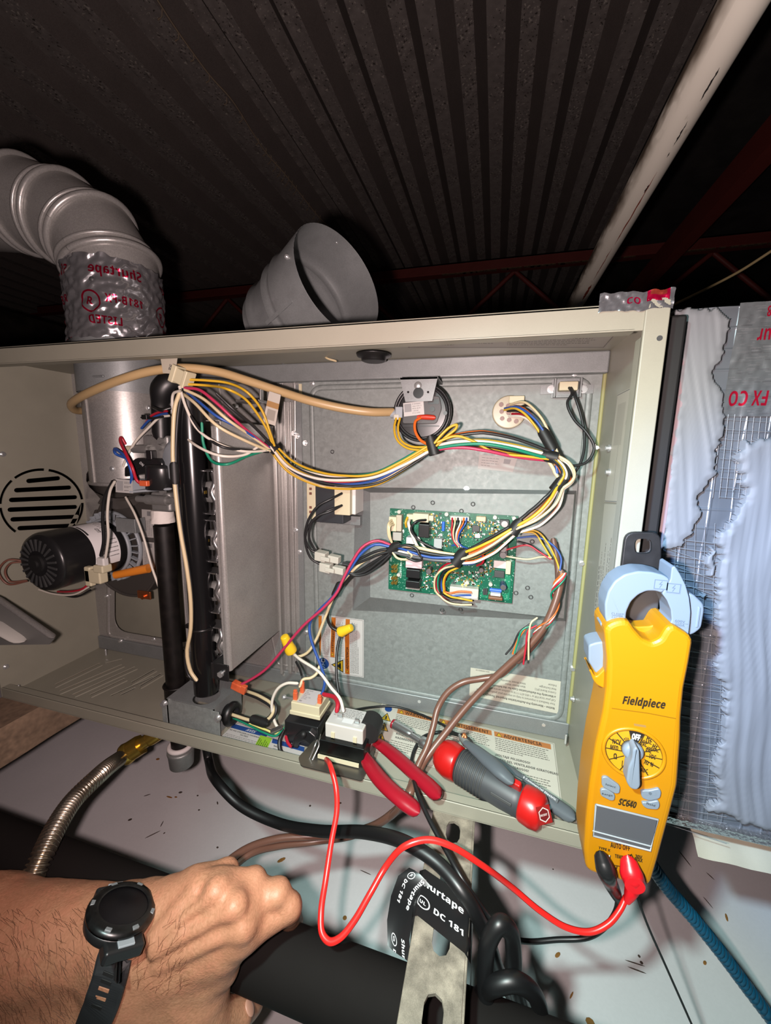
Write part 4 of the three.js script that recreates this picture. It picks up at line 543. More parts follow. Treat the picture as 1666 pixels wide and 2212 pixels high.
{ const t = thing('black_tube', 'glossy black plastic tube standing in the galvanized junction box', 'tube');
  const Z = -.362, a = pz(446, 1492, Z), X = a.x; M.gloss = std({ color: 0x121213, roughness: .22 });
  const yT = pz(402, 845, Z).y;
  obj('tube_wall', new THREE.LatheGeometry([[.0138, a.y], [.0138, yT], [.0112, yT], [.0112, a.y], [.0138, a.y]].map(p => v2(...p)), 40).translate(X, 0, Z), M.gloss, t);
  const yz = pz(432, 1352, Z).y; obj('zip_tie', [new THREE.TorusGeometry(.0141, .0011, 6, 40).rotateX(Math.PI / 2).scale(1, 1.6, 1).translate(X, yz, Z), box(.008, .005, .005, X - .0155, yz, Z + .004, .001)], M.zip, t);
  const jx = thing('junction_box', 'small galvanized junction box screwed to the furnace floor', 'junction box');
  const x0 = -.366, x1 = -.2985, y0 = YB + .001, y1 = .354, z0 = -.345, z1 = -.395;
  const hole = []; for (let k = 0; k < 24; k++) { const w = k / 24 * Math.PI * 2; hole.push(v2(X + .0158 * Math.cos(w), -Z + .0158 * Math.sin(w))); }
  obj('lid', plateY([[x0, -z0], [x1, -z0], [x1, -z1], [x0, -z1]], y1, .0012, [hole]), M.zincFine, jx);
  obj('front_panel', [boxMM(x0, x1, y0, y1 - .001, z0 - .0012, z0), boxMM(x0 - .007, x0, y0, y1 - .006, z0 + .0004, z0 + .0016, .0005), boxMM(x1 - .004, x1 + .008, y0, y1 - .002, z0 + .0004, z0 + .0016, .0005)], M.zinc, jx);
  obj('side_panel', boxMM(x1 - .0012, x1, y0, y1 - .0012, z1, z0), M.zincFine, jx); obj('side_panel', boxMM(x0, x0 + .0012, y0, y1 - .0012, z1, z0), M.zincFine, jx); obj('back_panel', boxMM(x0, x1, y0, y1, z1 - .0012, z1), M.zincFine, jx);
  for (const [u, v] of [[354, 1520], [470, 1551]]) { const q = pz(u, v, z0 + .003); obj('hex_screw', [cylZ(.0042, .0014, q.x, q.y, q.z - .001, 16), cylZ(.003, .004, q.x, q.y, q.z + .001, 6)], M.screw, jx); }
  const bq = V(x1 + .004, .334, -.366); obj('cable_bushing', lathe([[.005, -.004], [.0105, -.004], [.0115, 0], [.014, .001], [.0145, .004], [.0125, .008], [.008, .0085], [.005, .004]], 30).rotateZ(-Math.PI / 2).translate(bq.x, bq.y, bq.z), M.rubber, jx);
  bundle(jx, [V(x1 - .002, .334, -.366), [515, 1548, -.362, .003], [545, 1556, -.36, .003], [575, 1556, -.362, .003], [590, 1540, -.366, .003], [590, 1525, -.37, .003], [565, 1506, -.378, .003], [530, 1492, -.39, .003], [500, 1478, -.40, .004]].map((p, i) => { if (p.isVector3) p.s = .003; return p; }), [['white_wire', M.wT, 1.3], ['black_wire', M.wK, 1.3], ['black_wire', M.wK]], { r: .0015, twist: 1.2 });
  bundle(jx, [[505, 1552, -.362, .002], [540, 1566, -.355, .003], [570, 1580, -.35, .003], [596, 1588, -.348, .002], [612, 1572, -.352, .001]], [['green_wire', M.wG], ['yellow_wire', W(0xcfc878)]], { r: .0012, twist: 3 });
  obj('tape_wrap', sweep([[548, 1554, -.358], [572, 1562, -.356]], .0052, { smooth: false, rad: 14 }), M.tape, jx); obj('foil_crimp', sweep([[590, 1580, -.35], [606, 1572, -.35]], .0032, { smooth: false, rad: 8 }), M.steel, jx);
  const ct = pz(540, 1480, -.385); const cp = pz(513, 1482, -.375); obj('orange_splice', [orient(box(.014, .010, .008, 0, 0, 0, .0015), cp, V(.3, 1, 0)), orient(box(.007, .011, .006, .009, 0, 0, .001), cp, V(.3, 1, 0))], M.orangeNy, jx);
}
{ // burner shield and the burners beside it
  const XS = -.277; const t = thing('burner_shield', 'tall brushed sheet metal shield between the burners and the control side', 'heat shield');
  const y0 = .402, y1 = .684, z0 = -.354;
  obj('shield_plate', boxMM(XS - .0014, XS, y0, y1, ZB + .001, z0, .0004), M.sheet, t);
  obj('folded_lip', [sweep([V(XS - .004, y0, z0), V(XS - .004, y1 - .006, z0)], .0042, { smooth: false, rad: 16, caps: false }), boxMM(XS - .009, XS - .004, y0, y1 - .006, z0 + .002, z0 + .0036, .0005)], M.sheet, t);
  obj('top_fold', boxMM(XS - .016, XS, y1 - .0012, y1, ZB + .001, z0 + .002, .0004), M.sheet, t);
  const bq = pz(478, 1452, -.345); obj('lower_bracket', [box(.02, .02, .002, bq.x, bq.y, bq.z, .0008), box(.002, .02, .02, bq.x - .012, bq.y, bq.z - .009, .0008)], M.blackPl, t); obj('hex_screw', cylZ(.0038, .004, bq.x + .001, bq.y - .001, bq.z + .002, 6), M.screw, t);
  const tb = pz(545, 868, -.40); obj('upper_bracket', [box(.03, .003, .02, tb.x, tb.y, tb.z, .0008), box(.002, .02, .006, tb.x + .012, tb.y + .008, tb.z, .0006)], M.steel, t); for (const [u, v] of [[508, 878], [548, 888]]) { const q = pz(u, v, -.395); obj('hex_screw', cylZ(.003, .005, q.x, q.y, q.z, 6), M.screw, t); }
  const bur = [1062, 1165, 1275, 1388];
  bur.forEach((v, i) => { const o = thing('burner', ['topmost stamped burner, beside the green wire and black tube', 'stamped burner second from the top of the column by the shield', 'stamped burner above the lowest one in the column by the shield', 'lowest stamped burner, above the small black bracket'][i], 'burner', 'burners in a column beside the shield'); const q = pz(456 + i * 5, v, -.372);
    obj('bracket', [box(.022, .0016, .02, q.x, q.y + .024, q.z, .0005), box(.022, .0016, .02, q.x, q.y - .024, q.z, .0005), box(.0016, .048, .016, q.x - .011, q.y, q.z - .003, .0005)], M.steel, o);
    obj('venturi', [lathe([[.006, .012], [.011, .010], [.0125, .006], [.010, .0], [.008, -.008], [.0085, -.02], [.005, -.02]], 24).rotateX(Math.PI / 2).translate(q.x + .001, q.y, q.z - .004)], M.castAlu, o);
    obj('wing', [sweep([V(q.x + .004, q.y + .020, q.z), V(q.x + .009, q.y + .011, q.z + .004), V(q.x + .006, q.y, q.z + .006), V(q.x + .009, q.y - .011, q.z + .004), V(q.x + .004, q.y - .02, q.z)], .003, { seg: 18, rad: 8 })], M.steel, o);
    obj('orifice', cylZ(.003, .004, q.x - .003, q.y, q.z + .008, 6), M.brass, o); });
  const mf = thing('gas_manifold', 'dark gas manifold rail behind the black tube feeding the burners', 'manifold'); const mx = pz(432, 1200, -.385).x; obj('rail', boxMM(mx - .012, mx + .004, .4, .70, -.405, -.39, .002), M.blackPl, mf); obj('bracket_strip', boxMM(mx - .0195, mx - .0175, .41, .72, -.40, -.375, .0006), M.sheet, mf);
}
{ // stainless flexible gas line
  const t = thing('flexible_gas_line', 'corrugated stainless flexible gas line with brass end fitting under the furnace', 'gas line');
  const path = [pz(262, 1636, -.36), pd(215, 1674, .445), pd(160, 1728, .41), pd(122, 1785, .378), pd(90, 1850, .354), pd(66, 1905, .345), pd(50, 1942, .35), pd(34, 1990, .385), pd(-20, 2120, .42)];
  const cv = new THREE.CatmullRomCurve3(path, false, 'centripetal'), L = cv.getLength(), nr = Math.round(L / .0036), pts = [], rad = []; for (let i = 0; i <= nr * 6; i++) { pts.push(cv.getPointAt(i / (nr * 6))); rad.push(.0085 + .0014 * Math.cos(i / 6 * Math.PI * 2)); }
  obj('corrugated_hose', sweep(pts, rad, { smooth: false, rad: 22, caps: false, recompute: true }), std({ color: 0xb5aa9a, roughness: .27, metalness: .95 }), t);
  const d = pz(308, 1606, -.375).sub(pz(262, 1636, -.36)).normalize(), b = pz(266, 1633, -.361);
  obj('brass_collar', orient(lathe([[.0085, 0], [.0135, .001], [.0145, .004], [.0135, .010], [.012, .011], [.0085, .011]], 32), b, d), M.brass, t);
  obj('brass_hex_nut', orient(new THREE.CylinderGeometry(.0145, .0145, .014, 6).translate(0, .0185, 0), b, d), M.brass, t);
  obj('brass_nipple', [orient(cylY(.0085, .0085, .012, 0, .031, 0, 20), b, d), orient(lathe([[.0105, .036], [.0112, .038], [.0112, .05], [.0105, .052], [0, .052]], 6), b, d)], M.brass, t);
}
{ // sheet metal door edge resting at the far left
  const t = thing('sheet_metal_panel', 'grey folded sheet metal door panel jutting in at the left wall', 'panel');
  const z = -.312; const pl = traceZ([[-160, 1222], [0, 1300], [118, 1378], [106, 1392], [-160, 1396]], z); obj('panel_face', plateZ(pl, z, .0014), std({ color: 0x6f6f6c, map: texPaint, roughness: .45 }, .1), t);
  obj('folded_edge', [sweep([pz(-160, 1214, z + .005), pz(0, 1296, z + .005), pz(112, 1374, z + .005)], .0042, { smooth: false, rad: 8, flat: .6 })], M.alu, t);
  obj('inner_channel', sweep([pz(-160, 1292, z + .003), pz(0, 1352, z + .003), pz(40, 1378, z + .003)], [.012, .012, .010], { smooth: false, rad: 10, flat: .35 }), std({ color: 0xb9b7b0, roughness: .4 }), t);
}
// ---------- control side: switch, board, transformer, harness ----------
{ const t = thing('pressure_switch', 'round black pressure switch hung from a zinc bracket on the back panel', 'pressure switch');
  const c = pz(911, 891, -.432), r = .0318;
  obj('switch_body', lathe([[0, 0], [r - .006, 0], [r - .005, -.0015], [r - .0035, -.0015], [r - .002, .001], [r, 0], [r, -.006], [r - .004, -.008], [r - .004, -.022], [0, -.024]], 56).rotateX(Math.PI / 2).translate(c.x, c.y, c.z), M.blackPl, t);
  obj('cover_plate', plateZ(roundPts([[c.x - .021, c.y - .012], [c.x + .017, c.y - .012], [c.x + .022, c.y + .004], [c.x + .019, c.y + .017], [c.x - .018, c.y + .017]], .003), c.z + .0022, .0022, null, .0006), M.charcoal, t);
  obj('cover_boss', [cylZ(.0028, .002, c.x + .012, c.y + .003, c.z + .003, 16), box(.012, .005, .001, c.x + .013, c.y + .011, c.z + .0026), cylZ(.0022, .003, c.x + .026, c.y - .001, c.z + .001, 10), box(.04, .0012, .0012, c.x, c.y - .0145, c.z + .001)], M.blackPl, t);
  const br = traceZ([[864, 816], [946, 814], [934, 866], [876, 868]], -.424); obj('hanger_bracket', [plateZ(roundPts(br, .001), -.424, .0012), boxMM(br[0].x, br[1].x, br[0].y - .002, br[0].y, -.466, -.424)], M.zincFine, t);
  const s1 = pz(903, 833, -.4235); obj('screw', new THREE.SphereGeometry(.0042, 14, 8).scale(1, 1, .5).translate(s1.x, s1.y, s1.z), M.screw, t); const k1 = pz(904, 849, -.4225); obj('bracket_tab', cylZ(.0055, .002, k1.x, k1.y, k1.z, 24), M.blackPl, t);
  for (const u of [882, 925]) { const q = pz(u, 847, -.4238); obj('bracket_hole', cylZ(.0012, .0008, q.x, q.y, q.z, 10), M.dark, t); }
  const lt = canvasTex(260, 160, (g, w, h) => { g.fillStyle = '#e8e6e2'; g.fillRect(0, 0, w, h); g.fillStyle = '#aaa'; g.fillRect(12, 14, 90, 96); g.fillStyle = '#333'; g.font = '20px sans-serif'; ['0130F00042', '1022-1576 11', 'PR @ .85 PF', '-1.05 WC', 'P1 G -0105'].forEach((s, i) => g.fillText(s, 112, 30 + i * 27)); });
  sticker('switch_label', [pz(873, 900, -.4293), pz(917, 895, -.4293), pz(915, 866, -.4293), pz(871, 871, -.4293)], lt, t);
  const pt = pz(859, 891, -.428); obj('hose_port', [cylX(.0048, .014, pt.x - .002, pt.y - .001, -.434, 16), box(.008, .012, .006, pt.x + .002, pt.y, pt.z, .001)], M.greyPl, t); const tb = pz(857, 899, -.427); obj('terminal_plug', box(.006, .006, .005, tb.x, tb.y - .001, tb.z, .001), M.natural, t);
  obj('terminal_boot', sweep([[905, 901, -.427], [922, 901, -.427], [936, 902, -.427]], [.0024, .003, .0028], { seg: 8, rad: 10 }), phy({ color: 0xc23a26, roughness: .25, transmission: .15 }), t);
}
{ const t = thing('vacuum_hose', 'tan rubber hose arching from the vent pipe to the pressure switch', 'hose');
  obj('hose', sweep([[848, 890, -.434], [800, 890, -.42], [740, 882, -.41], [670, 866, -.40], [610, 847, -.395], [540, 824, -.385], [470, 803, -.375], [400, 795, -.362], [330, 801, -.352], [270, 817, -.346], [215, 838, -.348], [175, 857, -.357], [154, 874, -.374], [162, 886, -.39], [185, 888, -.41]], .0046, { seg: 90, rad: 16 }), std({ color: 0xa98f66, roughness: .4 }), t);
  const l1 = canvasTex(120, 140, (g, w, h) => { g.fillStyle = '#e2d9c4'; g.fillRect(0, 0, w, h); g.save(); g.translate(60, 100); g.rotate(-1.4); lines(g, -10, -10, 46, 3, 12, '#444', 7); g.restore(); });
  sticker('flag_tag', [pz(352, 806, -.351), pz(379, 808, -.351), pz(384, 770, -.351), pz(346, 768, -.351)], l1, t);
  const l2 = canvasTex(100, 240, (g, w, h) => { g.fillStyle = '#e6dfd2'; g.fillRect(0, 0, w, h); g.fillStyle = '#c69a63'; g.fillRect(0, 70, w, 44); g.fillStyle = '#b9b2a6'; g.fillRect(18, 130, 66, 80); });
  sticker('flag_tag', [pz(568, 911, -.386), pz(595, 920, -.386), pz(607, 853, -.386), pz(582, 845, -.386)], l2, t);
}
{ const t = thing('limit_plug', 'round ivory wire plug in the back panel with a wire bundle', 'plug');
  const c = pz(1100, 890, ZB + .006); obj('plug_disc', [lathe([[0, 0], [.0165, 0], [.018, -.0015], [.018, -.006], [0, -.006]], 40).rotateX(Math.PI / 2).translate(c.x, c.y, c.z)], std({ color: 0xa89d86, roughness: .4 }), t);
  obj('latch', box(.016, .008, .003, c.x + .007, c.y + .013, c.z + .001, .001), M.cream, t);
  for (let i = 0; i < 3; i++) for (let j = 0; j < 3; j++) obj('pin_socket', cylZ(.0023, .004, c.x - .009 + i * .0075 + j * .001, c.y + .008 - j * .0075 - i * .0015, c.z + .001, 12), M.wBr, t);
  bundle(t, [[1100, 886, -.458, .006], [1130, 886, -.44, .008], [1160, 912, -.43, .006], [1185, 952, -.424, .003], [1200, 985, -.42, .003], [1212, 1018, -.418, .005]], [['orange_wire', M.wO], ['blue_wire', M.wB], ['yellow_wire', M.wY], ['black_wire', M.wK], ['white_wire', M.wW], ['red_wire', M.wR], ['yellow_wire', M.wY], ['black_wire', M.wK], ['white_wire', M.wT]], { twist: .7, r: .0013 });
  obj('tape_band', sweep([[1174, 934, -.426], [1192, 966, -.422]], .0056, { smooth: false, rad: 14 }), M.tape, t);
}
{ const t = thing('door_switch', 'small ivory switch in a zinc bracket with a pair of black wires', 'switch');
  const q = pz(1226, 838, ZB + .006); obj('bracket', [box(.03, .019, .0015, q.x, q.y, ZB + .0015), box(.0015, .019, .008, q.x - .0125, q.y, ZB + .005), box(.0015, .019, .008, q.x + .0125, q.y, ZB + .005), box(.022, .0015, .008, q.x, q.y - .009, ZB + .005), box(.052, .009, .0012, q.x, q.y - .001, ZB + .0014)], M.zincFine, t); obj('switch_block', box(.018, .009, .012, q.x, q.y + .001, ZB + .008, .001), M.cream, t);
  for (const u of [1191, 1260]) { const s = pz(u, 841, ZB + .002); obj('hex_screw', [cylZ(.0042, .0012, s.x, s.y, s.z, 14), cylZ(.003, .004, s.x, s.y, s.z + .002, 6)], M.screw, t); }
  wire('black_wire', [[1230, 838, -.452], [1236, 850, -.444], [1226, 870, -.44], [1240, 905, -.436], [1268, 935, -.43], [1284, 968, -.428], [1268, 998, -.426], [1240, 1006, -.424], [1224, 1002, -.422]], .0014, M.wK, t); wire('black_wire', [[1234, 838, -.452], [1242, 856, -.444], [1256, 900, -.44], [1263, 945, -.436], [1258, 990, -.43], [1244, 1018, -.426], [1222, 1042, -.42]], .0014, M.wK, t);
}
{ // control transformer
  const t = thing('control_transformer', 'low voltage transformer with black core and ivory coil on the back panel', 'transformer');
  const B = (n, u0, v0, u1, v1, z, d, m, r = .001) => { const a = pz(u0, v0, z), b = pz(u1, v1, z); return obj(n, boxMM(a.x, b.x, b.y, a.y, z - d, z, r), m, t); };
  B('end_cap', 662, 1040, 682, 1122, -.43, .034, M.cream); B('laminated_core', 681, 1046, 742, 1132, -.426, .038, std({ color: 0x24272b, roughness: .5 })); B('coil_bobbin', 722, 1042, 756, 1114, -.422, .034, M.cream); B('coil_side', 755, 1046, 768, 1112, -.43, .03, M.white); B('mount_tab', 690, 1110, 778, 1136, -.452, .012, M.zincFine);
  for (const [u, v] of [[671, 1056], [671, 1066], [671, 1096], [671, 1106]]) { const q = pz(u, v, -.4295); obj('cap_slot', box(.003, .003, .001, q.x, q.y, q.z), M.wBr, t); }
  for (const dv of [0, 26]) wire('black_wire', [[738, 1066 + dv, -.42], [715, 1078 + dv, -.41], [685, 1095 + dv * .8, -.405], [664, 1130 + dv * .5, -.405], [660, 1165 + dv * .3, -.408], [672, 1188 + dv * .7, -.412], [690, 1196 + dv * .85, -.415]], .0015, M.wK, t);
  wire('black_wire', [[738, 1092, -.42], [705, 1105, -.41], [675, 1128, -.406], [668, 1160, -.407], [676, 1180, -.411], [692, 1204, -.415]], .0014, M.wK, t);
  for (const [u, v] of [[706, 1203], [716, 1227]]) { const o = thing('wire_connector', u < 710 ? 'upper of two white nylon inline connectors below the transformer' : 'lower of two white nylon inline connectors below the transformer', 'connector', 'white inline connectors'); const a = pz(u - 26, v - 6, -.415), b = pz(u + 34, v + 8, -.412), d = b.clone().sub(a).normalize(), m = a.clone().lerp(b, .5); obj('plug_half', orient(box(.011, .014, .011, 0, -.009, 0, .001), m, d), M.natural, o); obj('socket_half', orient(box(.0085, .014, .0085, 0, .008, 0, .001), m, d), M.natural, o); obj('latch', orient(box(.005, .012, .003, 0, -.001, .0065, .0008), m, d), M.natural, o); }
}
// control board
{ const t = thing('control_board', 'green furnace control circuit board with relays and wire plugs', 'circuit board');
  const zf = -.450, C = (zx, zy, z = zf) => pz(820 + zx * .24, 1080 + zy * .24, z), x0 = -.1178, x1 = .0295, y0 = .4848, y1 = .5868;
  const bt = canvasTex(1480, 1020, (g, w, h) => { g.fillStyle = '#0e5540'; g.fillRect(0, 0, w, h); g.strokeStyle = '#156a4c'; g.lineWidth = 5; for (let i = 0; i < 130; i++) { let x = rnd() * w, y = rnd() * h; g.beginPath(); g.moveTo(x, y); for (let k = 0; k < 4; k++) { const L = 20 + rnd() * 90; if (k % 2) y += (rnd() < .5 ? -1 : 1) * L; else x += (rnd() < .5 ? -1 : 1) * L; g.lineTo(x, y); } g.stroke(); } g.strokeStyle = '#2a9a70'; g.lineWidth = 4; for (let i = 0; i < 5; i++) { g.beginPath(); g.moveTo(1440 - i * 12, 500); g.lineTo(1440 - i * 12, 980 - i * 12); g.lineTo(1000, 980 - i * 12); g.stroke(); } g.fillStyle = '#cfe3d6'; for (let i = 0; i < 900; i++) { const x = rnd() * w, y = rnd() * h; g.fillRect(x, y, 2 + rnd() * 9, 2 + rnd() * 4); } g.font = 'bold 30px sans-serif'; const vt = (s, x, y) => { g.save(); g.translate(x, y); g.rotate(-Math.PI / 2); g.fillText(s, 0, 0); g.restore(); }; vt('NEUTRAL', 152, 250); vt('LINE', 152, 380); vt('COOL', 36, 660); vt('EAC', 36, 900); vt('1028-0171 Rev. 02', 164, 860); vt('R', 1446, 470); vt('W', 1446, 530); vt('G', 1446, 400); g.font = 'bold 26px sans-serif'; g.fillText('ST2', 60, 50); g.fillText('ST4', 1240, 80); g.fillStyle = '#dfe9e2'; g.beginPath(); g.arc(150, 270, 34, 0, 7); g.fill(); g.fillStyle = '#0e5540'; g.font = 'bold 26px sans-serif'; g.fillText('SP', 132, 280); });
  const top = quad(V(x0, y0, zf + .0001), V(x1, y0, zf + .0001), V(x1, y1, zf + .0001), V(x0, y1, zf + .0001)); obj('circuit_print', top, new THREE.MeshStandardMaterial({ map: bt, roughness: .35 }), t, true);
  obj('board', boxMM(x0, x1, y0, y1, zf - .0016, zf), std({ color: 0x0e5540, roughness: .4 }), t);
  const B = (n, zx0, zy0, zx1, zy1, hgt, m, r = .0006) => { const a = C(zx0, zy0, zf + hgt), b = C(zx1, zy1, zf + hgt); return obj(n, boxMM(a.x, b.x, b.y, a.y, zf, zf + hgt, r), m, t); };
  B('power_plug', 245, 128, 485, 190, .010, M.cream); B('power_plug_base', 300, 120, 440, 205, .013, M.cream); B('relay', 352, 215, 446, 345, .014, M.blackPl, .001); B('relay', 240, 622, 362, 712, .014, M.blackPl, .001); B('relay', 236, 724, 358, 802, .014, M.blackPl, .001); B('relay_skirt', 232, 795, 360, 812, .008, M.white);
  B('sensor_header', 636, 145, 806, 192, .009, M.natural); B('small_header', 872, 150, 956, 196, .007, std({ color: 0xd9b48a, roughness: .45 })); B('output_header', 632, 778, 888, 905, .010, M.natural, .001); B('output_header_row', 650, 850, 880, 892, .012, M.white);
  B('spade_block', 84, 150, 150, 285, .012, M.cream); B('neutral_block', 150, 135, 196, 285, .010, std({ color: 0xa8a08c, roughness: .5 })); B('line_block', 118, 290, 196, 370, .010, std({ color: 0x9b9a92, roughness: .5 })); B('relay_label', 236, 540, 380, 622, .012, std({ color: 0xd8c6cb, roughness: .5 })); B('relay_cover', 240, 335, 330, 402, .012, std({ color: 0xb9b4b6, roughness: .4 })); B('film_capacitor', 490, 350, 560, 440, .010, std({ color: 0x9aa09f, roughness: .35 }));
  B('part_number_tag', 1142, 550, 1178, 672, .006, M.cream); B('fuse', 980, 868, 1108, 912, .010, std({ color: 0x6e4a34, roughness: .4 }), .0012); B('fuse_holder', 1000, 838, 1090, 872, .008, M.white); B('terminal_block', 1085, 180, 1165, 235, .009, M.charcoal); B('terminal_block', 1085, 400, 1150, 520, .009, M.charcoal); B('resistor_bank', 1030, 545, 1145, 622, .003, M.white); B('driver_chip', 1035, 638, 1122, 705, .004, M.charcoal); B('processor', 835, 230, 900, 290, .003, M.charcoal); B('processor', 860, 305, 905, 345, .003, M.white);
  const cyl = (n, zx, zy, r, h, m, tip) => { const q = C(zx, zy, zf + h / 2), cc = obj(n, cylZ(r, h, q.x, q.y, q.z, 20), m, t); if (tip) obj('capacitor_top', cylZ(r * .85, .0006, q.x, q.y, zf + h + .0002, 20), M.steel, cc); };
  cyl('capacitor', 450, 630, .0036, .012, M.blackPl, 1); cyl('capacitor', 1113, 770, .0036, .013, std({ color: 0x1d2f52, roughness: .35 }), 1); cyl('capacitor', 918, 622, .0028, .009, std({ color: 0x33251f, roughness: .4 }), 1);
  for (const [x, y] of [[180, 105], [605, 127], [1040, 155], [790, 740], [1000, 756], [175, 670], [1212, 165]]) cyl('standoff', x, y, .0022, .005, M.natural);
  const lay = (n, zx, zy, L, r, m, vert) => { const q = C(zx, zy, zf + r); obj(n, vert ? cylY(r, r, L, q.x, q.y, q.z, 14) : cylX(r, L, q.x, q.y, q.z, 14), m, t); };
  lay('resistor', 575, 236, .011, .0019, W(0x2d62b8), true); lay('resistor', 1045, 812, .013, .0021, W(0x2f5fc0), false); lay('diode', 942, 825, .007, .0015, M.charcoal, true); lay('diode', 962, 825, .007, .0015, M.charcoal, true);
  for (const y of [598, 636, 700, 742]) for (const x of [122, 150]) cyl('spade_terminal', x, y, .0019, .006, M.brass);
  for (const [x, y] of [[1125, 210], [1115, 432], [1112, 488]]) cyl('terminal_screw', x, y, .0034, .011, M.steel);
  // row upon row of tiny surface parts
  const sm = [[], [], []]; for (const [a, b, c, d, n] of [[470, 120, 560, 345, 60], [600, 180, 830, 350, 60], [820, 190, 1080, 360, 90], [640, 640, 930, 770, 110], [420, 640, 530, 800, 40], [380, 560, 640, 640, 30], [930, 540, 1030, 720, 30], [560, 350, 640, 420, 20], [1010, 190, 1090, 330, 18], [370, 720, 430, 800, 12]]) for (let i = 0; i < n; i++) { const q = C(rr(a, c), rr(b, d)); const v = rnd() < .5; sm[i % 3].push(box(v ? .0012 : .0022, v ? .0022 : .0012, .0009, q.x, q.y, zf + .0006)); }
  sm.forEach((s, i) => { obj('surface_parts', s, [M.charcoal, M.white, M.brass][i], t).userData.kind = 'stuff'; });
  // ribbon of coloured wires from the sensor header
  const W9 = [['red_wire', M.wR], ['cream_wire', M.wT], ['black_wire', M.wK], ['white_wire', M.wW], ['orange_wire', M.wO], ['blue_wire', M.wB]];
  W9.forEach(([n, m], i) => wire(n, [C(655 + i * 26, 165, zf + .010), C(655 + i * 24, 210, zf + .014), C(650 + i * 14, 300, zf + .013), C(672 + i * 7, 375, zf + .012), C(705 + i * 8, 420, zf + .016)], .0010, m, t, 20));
  wire('blue_wire', [C(655, 410, zf + .01), C(700, 405, zf + .014), C(760, 425, zf + .017), C(800, 440, zf + .02)], .001, M.wB, t, 14);
  for (let i = 0; i < 3; i++) wire('white_wire', [C(110 + i * 10, 180 + i * 20, zf + .012), C(80 + i * 6, 220 + i * 10, zf + .022), C(82 + i * 6, 320, zf + .022), C(110, 380, zf + .02)], .0014, M.wT, t, 18);
  wire('yellow_wire', [C(250, 160, zf + .012), C(236, 200, zf + .015), C(240, 240, zf + .012)], .0014, M.wY, t, 10); wire('cream_wire', [C(270, 180, zf + .01), C(262, 215, zf + .018), C(300, 330, zf + .02), C(360, 440, zf + .02), C(460, 490, zf + .025)], .0019, M.wW, t, 24); wire('black_wire', [C(415, 180, zf + .014), C(330, 195, zf + .022), C(285, 260, zf + .022), C(340, 350, zf + .02), C(480, 430, zf + .02), C(590, 480, zf + .025)], .0015, M.wK, t, 28); wire('white_wire', [C(350, 340, zf + .018), C(400, 420, zf + .02), C(480, 470, zf + .022)], .0012, M.wW, t, 14);
  bundle(t, [...[[700, 580, .022, .004], [600, 620, .02, .005], [545, 700, .016, .006], [545, 800, .014, .006], [570, 845, .014, .004], [640, 880, .014, .006], [730, 880, .014, .008], [820, 880, .012, .008]].map(([a, b, h, s]) => { const q = C(a, b, zf + h); q.s = s; return q; })], [['green_wire', M.wG], ['red_wire', M.wR], ['white_wire', M.wW], ['blue_wire', M.wB], ['orange_wire', M.wO], ['yellow_wire', M.wY], ['black_wire', M.wK], ['cream_wire', M.wT]], { r: .0012, twist: .8 });
  obj('cable_tie', sweep([C(548, 850, zf + .012), C(572, 838, zf + .016), C(590, 850, zf + .012)], .0018, { seg: 10, rad: 6 }), M.zip, t);
  wire('red_wire', [C(880, 590, zf + .018), C(930, 560, zf + .026), C(935, 510, zf + .026), C(915, 480, zf + .02)], .0014, M.wR, t, 14); wire('blue_wire', [C(760, 580, zf + .022), C(850, 570, zf + .026), C(905, 530, zf + .026), C(920, 490, zf + .02)], .0014, M.wB, t, 14);
}
